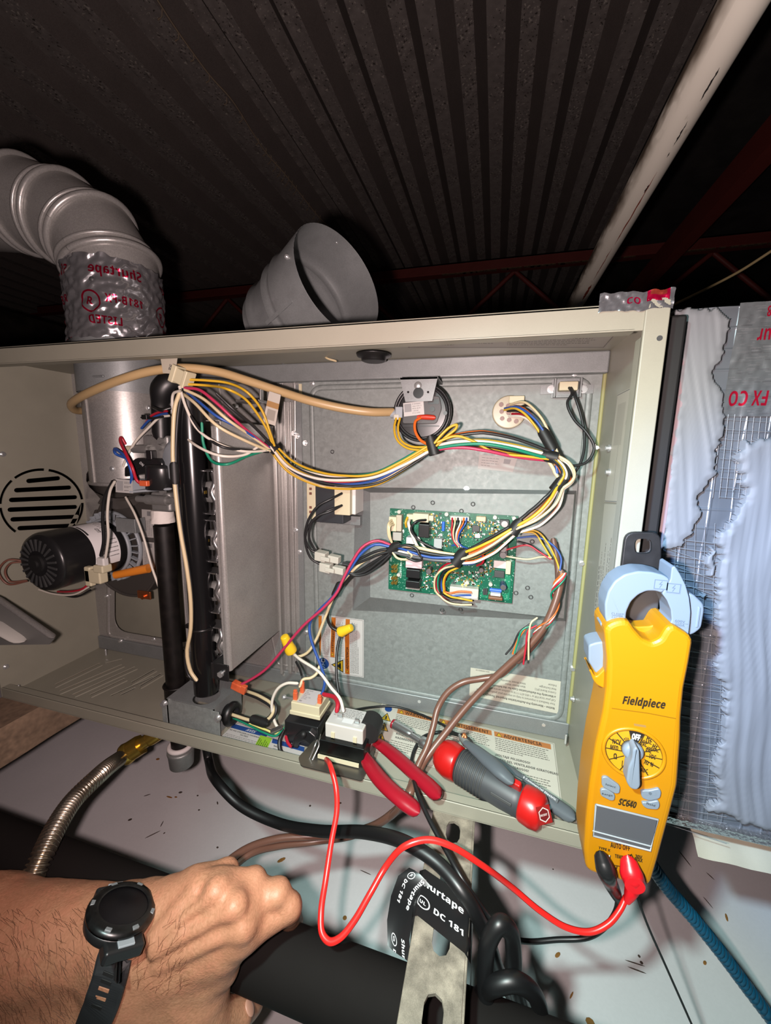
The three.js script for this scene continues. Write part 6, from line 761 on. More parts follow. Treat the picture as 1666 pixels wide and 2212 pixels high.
{ // cords below the furnace
  const pc = thing('power_cord', 'thick black power cord looping under the furnace into a loose knot', 'cord');
  obj('cord', sweep([pz(440, 1580, -.40), pz(450, 1640, -.40), pd(470, 1690, .47), pd(520, 1740, .455), pd(600, 1778, .44), pd(690, 1795, .405), pd(790, 1798, .365), pd(880, 1822, .325), pd(950, 1868, .308), pd(1005, 1935, .292), pd(1050, 2020, .295), pd(1078, 2100, .31), pd(1120, 2170, .325), pd(1170, 2250, .335)], .0054, { seg: 140, rad: 14 }), M.rubber, pc);
  obj('cord_loop', sweep([pd(1066, 2240, .285), pd(1052, 2170, .28), pd(1048, 2090, .278), pd(1058, 2030, .276), pd(1080, 1996, .276), pd(1102, 2010, .28), pd(1110, 2060, .286), pd(1112, 2120, .295), pd(1128, 2180, .30), pd(1150, 2250, .305)], .0058, { seg: 80, rad: 14 }), M.rubber, pc);
  obj('cord_loop', sweep([pd(990, 2250, .295), pd(1010, 2190, .288), pd(1045, 2145, .282), pd(1070, 2128, .270), pd(1110, 2120, .268), pd(1148, 2140, .272), pd(1168, 2185, .28), pd(1172, 2240, .286), pd(1160, 2300, .29)], .0058, { seg: 80, rad: 14 }), M.rubber, pc);
  tag(wire('black_test_lead', [pd(1335, 1935, .335), pd(1332, 1965, .335), pd(1310, 2000, .335), pd(1270, 2025, .34), pd(1200, 2030, .345), pd(1150, 2034, .345), pd(1112, 2030, .34), pd(1080, 2010, .315), pd(1040, 1960, .295), pd(1000, 1900, .298), pd(960, 1830, .318), pd(925, 1765, .34), pd(905, 1720, .358), py(893, 1680, .336), py(888, 1655, .322), py(896, 1620, .318), py(915, 1592, .318), py(945, 1582, .319), py(975, 1584, .328), py(998, 1590, .346)], .0021, M.rubber, scene, 140), 'thin black test lead from the meter up to the cutters jaws', 'test lead');
  tag(wire('black_jumper_wire', [py(755, 1536, .33), py(800, 1528, .319), py(850, 1526, .318), py(900, 1540, .318), py(950, 1562, .322), py(980, 1582, .335), py(1000, 1590, .347)], .0016, M.rubber, scene, 50), 'thin black wire from the white relay to the cutters jaws', 'wire');
  tag(wire('red_test_lead', [py(705, 1640, .335), pd(716, 1660, .36), pd(726, 1700, .35), pd(728, 1750, .342), pd(716, 1820, .33), pd(704, 1900, .315), pd(694, 1970, .30), pd(696, 2015, .292), pd(712, 2034, .288), pd(735, 2026, .288), pd(765, 1990, .292), pd(800, 1930, .30), pd(835, 1870, .31), pd(875, 1828, .305), pd(925, 1814, .306), pd(975, 1828, .305), pd(1040, 1868, .308), pd(1110, 1920, .325), pd(1170, 1970, .325), pd(1225, 2004, .322), pd(1275, 2013, .32), pd(1315, 1995, .32), pd(1340, 1965, .322), pd(1352, 1940, .325)], .0024, std({ color: 0xd8231f, roughness: .35 }), scene, 200), 'bright red test lead looping from the bracket to the yellow meter', 'test lead');
  tag(wire('meter_strap', [pd(1372, 1925, .34), pd(1400, 2000, .345), pd(1440, 2090, .35), pd(1500, 2225, .355)], .0010, M.blackMat, scene, 20), 'thin black cord hanging down behind the meter', 'cord');
  // twisted teal lanyard
  const rp = thing('teal_rope', 'twisted dark teal rope hanging down beside the yellow meter', 'rope'); const cv = new THREE.CatmullRomCurve3([pd(1395, 1850, .40), pd(1440, 1915, .40), pd(1500, 1985, .40), pd(1560, 2060, .40), pd(1620, 2140, .40), pd(1700, 2245, .40)]); const teal = std({ color: 0x0c4a66, roughness: .38 });
  for (let k = 0; k < 3; k++) { const Q = []; for (let i = 0; i <= 220; i++) { const s = i / 220, c = cv.getPoint(s), a = s * 95 + k * Math.PI * 2 / 3, T = cv.getTangent(s), N = V(0, 0, 1).addScaledVector(T, -T.z).normalize(), Bn = T.clone().cross(N); Q.push(c.addScaledVector(N, Math.cos(a) * .0034).addScaledVector(Bn, Math.sin(a) * .0034)); } obj('strand', sweep(Q, .0036, { smooth: false, rad: 8 }), teal, rp, true); }
}
// ---------- clamp meter hanging on the jamb ----------
{ const t = thing('clamp_meter', 'yellow clamp multimeter with grey jaws hung from the cabinet jamb', 'clamp meter');
  const zf = -.287, yel = std({ color: 0xa97103, roughness: .42 }), gry = std({ color: 0x6f7a83, roughness: .45 });
  const body = traceZ([[1318, 1360], [1336, 1352], [1353, 1350], [1361, 1364], [1383, 1389], [1410, 1400], [1436, 1389], [1446, 1371], [1453, 1361], [1487, 1382], [1479, 1432], [1468, 1487], [1462, 1550], [1461, 1600], [1454, 1697], [1438, 1759], [1413, 1853], [1398, 1905], [1388, 1910], [1276, 1878], [1272, 1840], [1276, 1780], [1284, 1700], [1297, 1620], [1314, 1545], [1322, 1490], [1324, 1430]], zf);
  obj('body', plateZ(roundPts(body, .003, 3), zf, .035, null, .0032, 8, 0), yel, t);
  // printed front
  const X0 = .068, X1 = .152, Y0 = .325, Y1 = .52, S = 7200; const T = (u, v) => { const q = pz(u, v, zf); return [(q.x - X0) * S, (Y1 - q.y) * S]; };
  const tex = canvasTex(Math.round((X1 - X0) * S), Math.round((Y1 - Y0) * S), (g, w, h) => {
    g.fillStyle = '#a97103'; g.fillRect(0, 0, w, h);
    const txt = (s, a, b, size, col, font = 'bold') => { const p = T(...a), q = T(...b), L = Math.hypot(q[0] - p[0], q[1] - p[1]); g.save(); g.translate(...p); g.rotate(Math.atan2(q[1] - p[1], q[0] - p[0])); g.font = `${font} ${size}px sans-serif`; g.scale(L / g.measureText(s).width, 1); g.fillStyle = g.strokeStyle = col || '#2a2113'; g.lineWidth = size * .05; g.fillText(s, 0, 0); g.strokeText(s, 0, 0); g.restore(); };
    txt('Fieldpiece', [1343, 1519], [1436, 1530], 58, '#2a2113', 'italic bold'); txt('TRUE RMS', [1340, 1728], [1371, 1734], 20, '#6b4c10'); txt('SC640', [1335, 1737], [1373, 1745], 52, '#2a2113', 'italic bold'); txt('AUTO OFF', [1319, 1829], [1361, 1837], 42); txt('TYPE K', [1293, 1833], [1318, 1839], 22); txt('TEMP', [1328, 1851], [1346, 1855], 30); txt('30V', [1372, 1852], [1387, 1855], 30); txt('MAX', [1370, 1858], [1388, 1862], 30);
    g.strokeStyle = '#2a2113'; g.lineWidth = 5; let p = T(1300, 1838); g.beginPath(); for (const q of [[1362, 1850], [1363, 1846], [1356, 1845]]) g.lineTo(...T(...q)); g.stroke(); p = T(1363, 1852); g.beginPath(); g.moveTo(p[0], p[1] - 22); g.lineTo(p[0] + 22, p[1] + 16); g.lineTo(p[0] - 22, p[1] + 16); g.closePath(); g.stroke(); g.beginPath(); g.moveTo(...T(1328, 1868)); g.lineTo(...T(1346, 1872)); g.moveTo(...T(1333, 1870)); g.lineTo(...T(1332, 1876)); g.stroke();
    const blk = (a, b, c, d, col, s) => { g.fillStyle = col; g.beginPath(); g.moveTo(...T(...a)); for (const q of [b, c, d]) g.lineTo(...T(...q)); g.fill(); }; blk([1300, 1843], [1320, 1847], [1318, 1857], [1299, 1853], '#26211c'); txt('COM', [1301, 1851], [1318, 1854], 30, '#eee'); blk([1353, 1856], [1374, 1860], [1372, 1874], [1351, 1870], '#b21622'); txt('+', [1360, 1866], [1365, 1867], 36, '#eee');
    // dial
    const P = (r, a) => T(1370 + 62 * r * Math.cos(a), 1627 + 49 * r * Math.sin(a) + 12 * r * Math.cos(a)); g.lineWidth = 6; g.strokeStyle = '#3a2c10'; g.fillStyle = '#b88414'; g.beginPath(); for (let i = 0; i <= 60; i++) g.lineTo(...P(1, i / 60 * Math.PI * 2)); g.closePath(); g.fill(); g.stroke();
    for (const a of [-.42, .02, .46, 1.05, 2.1, 2.65, 3.15, 3.62, 4.05, 4.55, -1.2]) { g.beginPath(); g.moveTo(...P(.4, a)); g.lineTo(...P(1, a)); g.stroke(); }
    g.fillStyle = '#241e18'; g.beginPath(); g.moveTo(...P(.3, -1.45)); for (let i = 0; i <= 6; i++) g.lineTo(...P(1, -1.75 + i * .09)); g.closePath(); g.fill(); txt('OFF', [1364, 1595], [1382, 1599], 44, '#fff'); txt('Hz', [1395, 1597], [1407, 1601], 34); txt('50AAC', [1384, 1603], [1408, 1608], 24); txt('VAC', [1382, 1609], [1397, 1613], 34); txt('Hz', [1407, 1614], [1418, 1618], 34); txt('400AAC', [1396, 1618], [1423, 1625], 24); txt('VAC', [1393, 1622], [1407, 1627], 30); txt('VDC', [1401, 1636], [1416, 1640], 32); txt('Hz %', [1390, 1648], [1410, 1656], 32); txt('µADC', [1379, 1665], [1399, 1669], 30); txt('NCV', [1322, 1605], [1341, 1608], 36); txt('MFD', [1317, 1617], [1335, 1621], 36); txt('Ω', [1325, 1638], [1333, 1639], 44); txt('▸|', [1336, 1650], [1347, 1652], 34); txt('•)))', [1347, 1599], [1358, 1601], 28); txt('⏚', [1328, 1878], [1338, 1880], 30);
    g.strokeStyle = 'rgba(90,60,5,.55)'; g.lineWidth = 5; g.beginPath(); for (const q of [[1318, 1529], [1400, 1540], [1462, 1552]]) g.lineTo(...T(...q)); g.stroke(); g.fillStyle = '#8a6a3a'; g.beginPath(); for (const q of [[1369, 1562], [1395, 1566], [1396, 1571], [1370, 1567]]) g.lineTo(...T(...q)); g.fill();
  });
  const face = traceZ([[1330, 1440], [1470, 1462], [1462, 1530], [1456, 1600], [1450, 1694], [1434, 1755], [1409, 1850], [1392, 1902], [1281, 1872], [1278, 1838], [1283, 1770], [1291, 1700], [1304, 1620], [1320, 1545]], zf); const fg = new THREE.ShapeGeometry(shapeOf(roundPts(face, .003, 3))); { const p = fg.attributes.position, uv = fg.attributes.uv; for (let i = 0; i < p.count; i++) { uv.setXY(i, (p.getX(i) - X0) / (X1 - X0), (p.getY(i) - Y0) / (Y1 - Y0)); } fg.translate(0, 0, zf + .0004); }
  obj('printed_face', fg, new THREE.MeshStandardMaterial({ map: tex, roughness: .42 }), t, true);
  // screen, buttons, rotary switch
  const lcd = traceZ([[1287, 1735], [1420, 1767], [1404, 1834], [1281, 1802]], zf); obj('screen', plateZ(roundPts(lcd, .0012), zf + .0012, .0012), phy({ color: 0x4a4b50, roughness: .12, clearcoat: .6 }), t); const lcs = lcd.map(p => V(p.x, p.y, zf + .0012)); lcs.push(lcs[0].clone()); obj('screen_bezel', sweep(lcs, .0008, { smooth: false, rad: 6, caps: false }), M.greyPl, t); obj('screen_lens_edge', sweep([pz(1282, 1795, zf + .0018), pz(1406, 1828, zf + .0018)], .0006, { smooth: false, rad: 6 }), M.greyPl, t);
  const btn = (pts, s, a, b) => { const q = traceZ(pts, zf); const th = .0022; const o = obj('button', plateZ(roundPts(q, .002), zf + th, th, null, .0006), gry, t); const c0 = pz(...a, zf + th + .0002), c1 = pz(...b, zf + th + .0002), d = c1.clone().sub(c0), n = V(-d.y, d.x, 0).normalize().multiplyScalar(.0028); const tx = canvasTex(256, 90, (g, w, h) => { g.fillStyle = '#6f7a83'; g.fillRect(0, 0, w, h); g.fillStyle = '#252a30'; g.font = 'bold 66px sans-serif'; const m = g.measureText(s).width; if (s === '*') { g.lineWidth = 8; g.strokeStyle = '#252a30'; g.beginPath(); g.arc(128, 45, 17, 0, 7); g.stroke(); for (let k = 0; k < 8; k++) { const an = k * Math.PI / 4; g.beginPath(); g.moveTo(128 + 24 * Math.cos(an), 45 + 24 * Math.sin(an)); g.lineTo(128 + 40 * Math.cos(an), 45 + 40 * Math.sin(an)); g.stroke(); } } else { g.setTransform(240 / m, 0, 0, 1, 8, 66); g.fillText(s, 0, 0); } }); const st = quad(c0, c1, c1.clone().add(n), c0.clone().add(n)); obj('button_print', st, new THREE.MeshStandardMaterial({ map: tx, roughness: .45 }), o, true); };
  btn([[1299, 1674], [1310, 1673], [1339, 1694], [1337, 1709], [1328, 1710], [1299, 1694]], 'Select', [1306, 1697], [1330, 1705]); btn([[1296, 1700], [1308, 1699], [1328, 1712], [1326, 1724], [1318, 1725], [1296, 1714]], 'Range', [1299, 1718], [1325, 1723]); btn([[1382, 1703], [1402, 1703], [1422, 1698], [1427, 1706], [1424, 1720], [1400, 1725], [1385, 1719]], '*', [1393, 1717], [1418, 1719]); btn([[1384, 1728], [1400, 1728], [1421, 1724], [1424, 1734], [1420, 1744], [1396, 1742], [1387, 1736]], 'Hold', [1395, 1739], [1416, 1745]);
  const kc = pz(1369, 1626, zf + .004); obj('dial_hub', lathe([[0, .006], [.0048, .006], [.0066, .004], [.0072, 0], [0, 0]], 32).rotateX(Math.PI / 2).translate(kc.x, kc.y, zf), gry, t); obj('dial_pointer', plateZ(roundPts(traceZ([[1364, 1612], [1371, 1605], [1378, 1613], [1379, 1650], [1380, 1690], [1372, 1698], [1358, 1694], [1350, 1680], [1354, 1650], [1362, 1632]], zf + .008), .002), zf + .012, .010, null, .0012), gry, t);
  const dr = []; for (let i = 0; i <= 50; i++) { const a = i / 50 * Math.PI * 2; dr.push(pz(1370 + 66 * Math.cos(a), 1627 + 52 * Math.sin(a) + 12 * Math.cos(a), zf + .0002)); } obj('dial_rim', sweep(dr, .0014, { smooth: false, rad: 6, caps: false }), yel, t);
  // jaws
  const zj = -.293; obj('left_jaw', plateZ(roundPts(traceZ([[1318, 1366], [1308, 1335], [1307, 1305], [1314, 1278], [1328, 1256], [1350, 1241], [1380, 1234], [1410, 1236], [1436, 1243], [1449, 1252], [1432, 1282], [1418, 1277], [1398, 1277], [1380, 1285], [1364, 1300], [1354, 1322], [1352, 1345], [1360, 1368]], zj), .002), zj, .020, null, .0012), gry, t);
  obj('right_jaw', plateZ(roundPts(traceZ([[1449, 1252], [1452, 1226], [1459, 1223], [1470, 1240], [1482, 1264], [1490, 1292], [1493, 1322], [1491, 1350], [1487, 1380], [1456, 1362], [1447, 1372], [1440, 1362], [1452, 1340], [1450, 1318], [1442, 1298], [1431, 1283]], zj), .001), zj, .021, null, .0007), gry, t);
  obj('jaw_lever', plateZ(roundPts(traceZ([[1488, 1282], [1500, 1285], [1521, 1305], [1523, 1318], [1516, 1358], [1500, 1370], [1486, 1374]], zj - .004), .0025), zj - .004, .014, null, .0014), gry, t); obj('lever_pad', plateZ(roundPts(traceZ([[1508, 1310], [1516, 1312], [1510, 1356], [1502, 1357]], zj - .0035), .002), zj - .0032, .004, null, .001), gry, t);
  obj('barrier_tab', plateZ(roundPts(traceZ([[1295, 1345], [1303, 1342], [1314, 1356], [1313, 1364], [1304, 1364]], zj - .006), .0015), zj - .004, .012, null, .001), gry, t);
  obj('trigger', plateZ(roundPts(traceZ([[1272, 1394], [1290, 1388], [1308, 1386], [1315, 1370], [1326, 1375], [1328, 1412], [1300, 1448], [1288, 1456], [1272, 1430]], zj - .006), .002), zj - .006, .018, null, .0012), gry, t); obj('trigger_guard', plateZ(roundPts(traceZ([[1272, 1440], [1286, 1460], [1320, 1428], [1324, 1470], [1308, 1486], [1290, 1478], [1280, 1466]], zj - .004), .002), zj - .002, .018, null, .001), yel, t);
  const yk = traceZ([[1352, 1346], [1375, 1352], [1405, 1350], [1432, 1340], [1430, 1352], [1442, 1362], [1432, 1384], [1410, 1395], [1386, 1386], [1362, 1364]], zj - .012); obj('jaw_saddle', plateZ(roundPts(yk, .002), zj - .010, .012, null, .001), yel, t); const ln = pz(1400, 1381, zj - .009); obj('clear_lens', new THREE.SphereGeometry(.0085, 24, 12).scale(1.1, .45, .3).translate(ln.x, ln.y, ln.z), phy({ color: 0xd8c9a8, roughness: .08, clearcoat: 1 }), t);
  const jt = (s, a, b, h) => { const c0 = pz(...a, zj + .0003), c1 = pz(...b, zj + .0003), d = c1.clone().sub(c0), n = V(-d.y, d.x, 0).normalize().multiplyScalar(h); const tx = canvasTex(256, 72, (g) => { g.fillStyle = '#6f7a83'; g.fillRect(0, 0, 256, 72); g.fillStyle = '#4e5963'; g.font = 'bold 60px sans-serif'; const m = g.measureText(s).width; g.setTransform(246 / m, 0, 0, 1, 5, 58); g.fillText(s, 0, 0); }); obj('jaw_print', quad(c0, c1, c1.clone().add(n), c0.clone().add(n)), new THREE.MeshStandardMaterial({ map: tx, roughness: .45 }), t, true); };
  jt('CLAMP', [1320, 1329], [1348, 1332], .0028); jt('CAT III', [1321, 1337], [1345, 1339], .0028); jt('600V ∼', [1457, 1345], [1487, 1349], .0028); jt('400A ∼', [1456, 1353], [1486, 1357], .0028);
  for (const [u, v] of [[1428, 1263], [1456, 1271]]) { const q = pz(u, v, zj + .0003); const tx = canvasTex(96, 80, g => { g.fillStyle = '#6f7a83'; g.fillRect(0, 0, 96, 80); g.strokeStyle = '#55606b'; g.lineWidth = 6; g.strokeRect(6, 6, 84, 68); g.beginPath(); g.moveTo(56, 14); g.lineTo(40, 38); g.lineTo(56, 38); g.lineTo(42, 66); g.stroke(); }); const w = .0042, h = .0036; obj('jaw_print', quad(q.clone().add(V(-w, -h, 0)), q.clone().add(V(w, -h, 0)), q.clone().add(V(w, h, 0)), q.clone().add(V(-w, h, 0))), new THREE.MeshStandardMaterial({ map: tx, roughness: .45 }), t, true); }
  // probe plugs
  obj('black_plug', sweep([pz(1302, 1858, zf + .005), pz(1309, 1880, zf + .008), pd(1318, 1905, .325), pd(1330, 1930, .33), pd(1335, 1945, .335)], [.0058, .0068, .0062, .0056, .0044, .0026], { seg: 26, rad: 16 }), M.blackPl, t); obj('red_plug', sweep([pz(1361, 1872, zf + .005), pz(1365, 1890, zf + .008), pd(1370, 1908, .318), pd(1362, 1930, .32), pd(1356, 1945, .322)], [.0066, .0078, .0076, .0056, .0042, .0028], { seg: 26, rad: 16 }), std({ color: 0xc8161f, roughness: .35 }), t); const rp = pz(1369, 1905, zf + .012); obj('red_plug_cap', cylZ(.0066, .006, rp.x, rp.y, rp.z, 20), std({ color: 0xc8161f, roughness: .35 }), t);
}
{ const t = thing('magnetic_hanger', 'scuffed black magnetic hanger plate behind the meter jaws', 'hanger'); const z = -.3195;
  const hole = roundPts(traceZ([[1368, 1162], [1411, 1161], [1412, 1198], [1369, 1199]], z), .005, 5); obj('hanger_plate', plateZ(roundPts(traceZ([[1352, 1150], [1428, 1150], [1430, 1205], [1424, 1262], [1338, 1268], [1345, 1205]], z), .007, 5), z, .0042, [hole], .0008), std({ color: 0x2b2c2e, map: texMottle, roughness: .5 }, .05), t);
  obj('magnet_block', boxMM(pz(1345, 1300, -.322).x, pz(1420, 1300, -.322).x, pz(1380, 1340, -.322).y, pz(1380, 1255, -.322).y, -.3245, -.3185, .001), M.charcoal, t);
}
// ---------- the technician's left forearm and hand on the insulated pipe ----------
{
  const cap = (p, a, b, ra, rb) => { const ba = b.clone().sub(a), pa = p.clone().sub(a), h = Math.max(0, Math.min(1, pa.dot(ba) / ba.lengthSq())); return pa.addScaledVector(ba, -h).length() - (ra + (rb - ra) * h); };
  const smin = (a, b, k) => { const h = Math.max(0, Math.min(1, .5 + .5 * (b - a) / k)); return b + (a - b) * h - k * h * (1 - h); };
  const D = (u, v, d) => pd(u, v, d);
  const mass = [ // arm, wrist and palm: from, to, radii
    [D(-330, 2058, .325), D(-60, 2050, .302), .047, .042], [D(-60, 2050, .302), D(290, 2012, .292), .042, .0265], [D(-330, 2205, .325), D(-60, 2165, .305), .047, .042], [D(-60, 2165, .305), D(290, 2118, .292), .042, .0265],
    [D(285, 2012, .292), D(425, 1918, .296), .025, .0125], [D(290, 2040, .290), D(468, 1926, .2875), .024, .0128], [D(290, 2070, .289), D(508, 1958, .2835), .024, .0132], [D(290, 2105, .289), D(526, 2006, .283), .024, .0136],
    [D(310, 2120, .290), D(430, 2165, .288), .026, .021], [D(400, 2060, .289), D(490, 2040, .286), .020, .013], [D(420, 2120, .289), D(478, 2090, .288), .020, .012] ];
  const fingers = [
    [[D(425, 1916, .296), .0118], [D(488, 1886, .309), .0092], [D(508, 1915, .352), .0082], [D(500, 1960, .372), .0072]],
    [[D(468, 1924, .2875), .0122], [D(547, 1907, .301), .0098], [D(562, 1942, .345), .0086], [D(548, 1990, .364), .0076]],
    [[D(508, 1956, .2835), .0126], [D(597, 1932, .2985), .0102], [D(610, 1968, .341), .009], [D(594, 2015, .358), .008]],
    [[D(526, 2006, .283), .0128], [D(622, 1960, .2995), .0100], [D(630, 1992, .338), .0088], [D(612, 2036, .352), .0078]],
    [[D(400, 2160, .288), .0195], [D(452, 2205, .286), .0135], [D(512, 2196, .300), .0108], [D(546, 2168, .318), .0088]] ];
  // tendons and knuckles a little proud of the back of the hand
  const ridges = [[D(330, 2020, .269), D(420, 1925, .2815), .0024], [D(330, 2040, .267), D(462, 1932, .2745), .0026], [D(335, 2060, .266), D(502, 1962, .2705), .0028], [D(345, 2085, .2665), D(522, 2006, .2695), .0026]];
  const bumps = [[D(428, 1914, .288), .0075], [D(470, 1922, .279), .0078], [D(510, 1955, .2745), .0082], [D(530, 2002, .274), .0082], [D(488, 1884, .3045), .0072], [D(549, 1905, .296), .0076], [D(600, 1930, .2935), .008], [D(626, 1958, .2945), .0078]];
  const sdf = p => {
    let d = 1; for (const [a, b, ra, rb] of mass) d = smin(d, cap(p, a, b, ra, rb), .014);
    for (const [a, b, r] of ridges) d = smin(d, cap(p, a, b, r, r * 1.2), .006);
    let f = 1; for (const F of fingers) { let q = 1; for (let i = 0; i < F.length - 1; i++) q = smin(q, cap(p, F[i][0], F[i + 1][0], F[i][1], F[i + 1][1]), .003); f = smin(f, q, .0022); }
    for (const [c, r] of bumps) f = smin(f, p.distanceTo(c) - r, .006);
    d = smin(d, f, .0065);
    return d + .0006 * PN.noise(p.x * 90, p.y * 90, p.z * 90);
  };
  const bb = new THREE.Box3(); for (const [a, b, r] of mass) { bb.expandByPoint(a); bb.expandByPoint(b); } for (const F of fingers) for (const [c] of F) bb.expandByPoint(c); bb.expandByScalar(.052);
  const N = 132, mc = new MarchingCubes(N, new THREE.MeshBasicMaterial(), false, false, 240000); mc.isolation = 0; const ce = bb.getCenter(V(0, 0, 0)), he = bb.getSize(V(0, 0, 0)).multiplyScalar(.5), h2 = N / 2, q = V(0, 0, 0);
  for (let k = 0; k < N; k++) for (let j = 0; j < N; j++) for (let i = 0; i < N; i++) { q.set(ce.x + (i - h2) / h2 * he.x, ce.y + (j - h2) / h2 * he.y, ce.z + (k - h2) / h2 * he.z); mc.field[k * N * N + j * N + i] = -sdf(q); }
  mc.update(); let g = new THREE.BufferGeometry(); const pos = new Float32Array(mc.count * 3); for (let i = 0; i < mc.count; i++) { pos[3 * i] = ce.x + mc.positionArray[3 * i] * he.x; pos[3 * i + 1] = ce.y + mc.positionArray[3 * i + 1] * he.y; pos[3 * i + 2] = ce.z + mc.positionArray[3 * i + 2] * he.z; }
  g.setAttribute('position', new THREE.BufferAttribute(pos, 3)); g = mergeVertices(g, 1e-5);
  { // normals from the field itself
    const p = g.attributes.position, n = new Float32Array(p.count * 3), e = .0009; for (let i = 0; i < p.count; i++) { const a = V(p.getX(i), p.getY(i), p.getZ(i)), f = (x, y, z) => sdf(V(a.x + x, a.y + y, a.z + z)); const m = V(f(e, 0, 0) - f(-e, 0, 0), f(0, e, 0) - f(0, -e, 0), f(0, 0, e) - f(0, 0, -e)).normalize(); n.set([m.x, m.y, m.z], 3 * i); } g.setAttribute('normal', new THREE.BufferAttribute(n, 3)); }
  const skinTex = dataTex(256, (u, v) => { const a = fbm(u, v, 5, 4, 81), b = fbm(u, v, 30, 2, 83); let c = [.74, .58, .47]; c = mixc(c, [.76, .55, .45], .5 + a); c = mixc(c, [.66, .50, .39], .25 + .9 * b); return c; }, true);
  const skinB = dataTex(256, (u, v) => .5 + .4 * fbm(u, v, 46, 3, 91), false);
  M.skin = phy({ color: 0xe2d2c8, map: skinTex, roughness: .55, bumpMap: skinB, bumpScale: .00035, sheen: .15 }, .06);
  const per = thing('person', 'bare hairy forearm and hand gripping the black insulated pipe', 'person'); const fixed = g.toNonIndexed();
  // orientation of the faces outward
  { const p = fixed.attributes.position, n = fixed.attributes.normal, a = V(p.getX(0), p.getY(0), p.getZ(0)), b = V(p.getX(1), p.getY(1), p.getZ(1)), c = V(p.getX(2), p.getY(2), p.getZ(2)); if (b.sub(a).cross(c.sub(a)).dot(V(n.getX(0), n.getY(0), n.getZ(0))) < 0) for (let i = 0; i < p.count; i += 3) for (const at2 of [p, n]) { const x = at2.getX(i + 1), y = at2.getY(i + 1), z = at2.getZ(i + 1); at2.setXYZ(i + 1, at2.getX(i + 2), at2.getY(i + 2), at2.getZ(i + 2)); at2.setXYZ(i + 2, x, y, z); } }
  obj('body', fixed, M.skin, per);
  const hit = (u, v) => { const d = dirOf(u, v).normalize(); let s = .15; for (let i = 0; i < 60; i++) { const e = sdf(camP.clone().addScaledVector(d, s)); if (e < 1e-4) break; s += e * .9; if (s > .8) return null; } return camP.clone().addScaledVector(d, s); };
  const nrm = p => { const e = .002; return V(sdf(p.clone().add(V(e, 0, 0))) - sdf(p.clone().add(V(-e, 0, 0))), sdf(p.clone().add(V(0, e, 0))) - sdf(p.clone().add(V(0, -e, 0))), sdf(p.clone().add(V(0, 0, e))) - sdf(p.clone().add(V(0, 0, -e)))).normalize(); };
  // nail of the thumb
  { const a = hit(540, 2176); if (a) { const n = nrm(a); obj('thumb_nail', orient(new THREE.SphereGeometry(.0055, 16, 10).scale(1, .25, .85), a.addScaledVector(n, -.0002), n), std({ color: 0xb98672, roughness: .4 }), per); } }
  // arm hair
  const hair = []; for (let i = 0; i < 420; i++) { let u, v; if (i < 290) { u = rr(-20, 200); v = rr(1960, 2212); } else { u = rr(270, 400); v = rr(1990, 2150); if (u < 345 && v < 2040) continue; } const L = rr(12, 36), an = (i < 290 ? .95 : -1.0) + rr(-.55, .55), c = rr(-.25, .25); const P = []; let ok = true; for (let k = 0; k <= 3; k++) { const s = k / 3, a2 = an + c * s; const h = hit(u + Math.cos(a2) * L * s, v + Math.sin(a2) * L * s); if (!h) { ok = false; break; } P.push(h.addScaledVector(nrm(h), .0001 + .0005 * s)); } if (ok) hair.push(sweep(P, [.00011, .0001, .00004], { seg: 5, rad: 4, caps: false })); }
  obj('arm_hair', hair, std({ color: 0x664632, roughness: .6 }), per).userData.kind = 'stuff';

  // wristwatch
  const w = thing('wristwatch', 'black sports watch with scuffed bezel and rubber strap on the wrist', 'watch');
  const c0 = hit(268, 1985), toCam = camP.clone().sub(c0).normalize(), n = V(.21, .879, -.428).normalize();
  const base = pd(268, 1955, camP.distanceTo(c0) / dirOf(268, 1985).length() - .004).addScaledVector(n, -.0122); const bl = std({ color: 0x1d1e1f, roughness: .38 });
  obj('case', orient(lathe([[0, 0], [.0185, 0], [.0205, .002], [.0215, .006], [.021, .009], [0, .009]], 48), base, n), bl, w);
  obj('bezel', orient(lathe([[.0155, .0125], [.0165, .0132], [.0205, .0122], [.0222, .0098], [.022, .0082], [.0155, .0085]], 56), base, n), std({ color: 0x26282a, map: texMottle, roughness: .3 }, .02), w);
  obj('crystal', orient(lathe([[0, .0122], [.0158, .0122], [.0158, .0095], [0, .0095]], 44), base, n), phy({ color: 0x07070a, roughness: .3 }), w);
  const dl = dirOf(256, 2035), ax = camP.clone().addScaledVector(dl, base.clone().sub(camP).dot(n) / dl.dot(n)).sub(base).normalize(); const sd = n.clone().cross(ax);
  for (const s of [-1, 1]) { const lp = base.clone().addScaledVector(ax, s * .0205).addScaledVector(n, .003); const M4 = new THREE.Matrix4().makeBasis(sd, n, ax).setPosition(lp); obj('lug', box(.024, .008, .013, 0, 0, 0, .002).applyMatrix4(M4), bl, w); obj('lug_plate', box(.010, .0015, .011, 0, .0046, 0, .0006).applyMatrix4(M4), M.greyPl, w); }
  for (const k of [.35, 1.2, 2.0, 3.4, 4.3, 5.3]) obj('bezel_notch', orient(box(.0042, .0016, .0028, 0, .0119, .0195, .0005).rotateY(k), base, n), std({ color: 0x6c7072, roughness: .4 }), w);
  for (const k of [-.5, .45]) { const bp = base.clone().addScaledVector(sd, .0222).addScaledVector(ax, k * .018).addScaledVector(n, .006); obj('side_button', orient(cylY(.002, .002, .003), bp, sd), M.steel, w); }
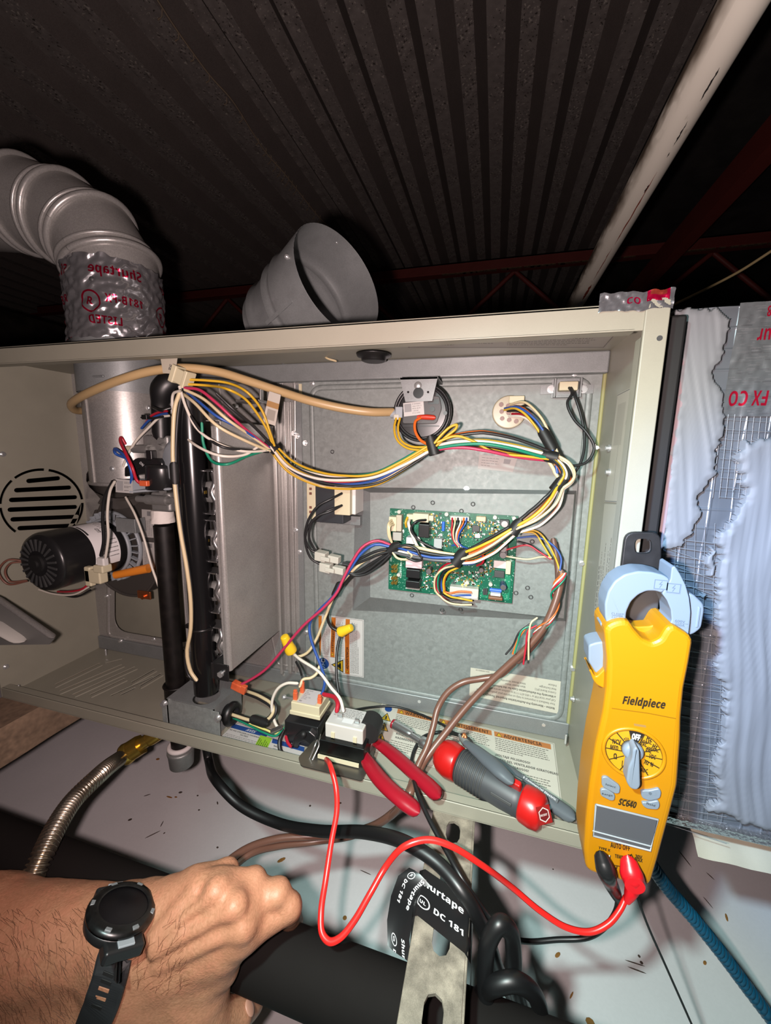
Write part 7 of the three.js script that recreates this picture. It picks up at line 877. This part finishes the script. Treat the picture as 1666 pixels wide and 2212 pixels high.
  const sp = [base.clone().addScaledVector(ax, .023).addScaledVector(n, -.001), ...[[252, 2060], [241, 2105], [232, 2135], [222, 2165], [210, 2195], [196, 2230]].map(([u, v]) => { const p = hit(u, v); return p ? p.addScaledVector(nrm(p), .0012) : null; }).filter(Boolean)]; const nm0 = nrm(sp[0]);
  const rib = (pts, wd, th) => { const pos = [], idx = []; const cv = new THREE.CatmullRomCurve3(pts), m = 40; for (let i = 0; i <= m; i++) { const p = cv.getPoint(i / m), T = cv.getTangent(i / m), nn = nrm(p), b = T.clone().cross(nn).normalize(); for (const [x, y] of [[-1, -.6], [-1, .6], [-.85, 1], [.85, 1], [1, .6], [1, -.6]]) { const r = p.clone().addScaledVector(b, x * wd).addScaledVector(nn, y * th); pos.push(r.x, r.y, r.z); } } for (let i = 0; i < m; i++) for (let k = 0; k < 6; k++) { const a = i * 6 + k, b = i * 6 + (k + 1) % 6; idx.push(a, a + 6, b, b, a + 6, b + 6); } const gg = new THREE.BufferGeometry(); gg.setAttribute('position', new THREE.Float32BufferAttribute(pos, 3)); gg.setIndex(idx); const o = gg.toNonIndexed(); o.computeVertexNormals(); return o; };
  const strapM = std({ color: 0x232527, roughness: .55, side: THREE.DoubleSide }); obj('strap', rib(sp, .0115, .0016), strapM, w);
  for (const [u, v] of [[231, 2128], [224, 2146], [240, 2098], [236, 2113], [216, 2164]]) { const p = hit(u, v); if (!p) continue; const nn = nrm(p); obj('strap_slot', orient(box(.0075, .0008, .0022, 0, 0, 0, .0003), p.addScaledVector(nn, .0027), nn), v > 2120 && v < 2150 ? M.skin : M.blackMat, w); }
  const up = [[272, 1925], [276, 1918]].map(([u, v]) => hit(u, v)).filter(Boolean);
}
// bring every origin to the base of its thing
for (const o of scene.children.slice()) {
  if (o.isLight || o.isCamera || !o.name || o.userData.placed) continue;
  if (o.position.lengthSq() > 0 || o.rotation.x || o.rotation.y || o.rotation.z) continue;
  const b = new THREE.Box3().setFromObject(o); if (b.isEmpty()) continue;
  const c = V((b.min.x + b.max.x) / 2, b.min.y, (b.min.z + b.max.z) / 2);
  if (o.isMesh) { o.geometry.translate(-c.x, -c.y, -c.z); for (const k of o.children) k.position.sub(c); } else for (const k of o.children) k.position.sub(c);
  o.position.copy(c);
}
renderer.render(scene, camera);
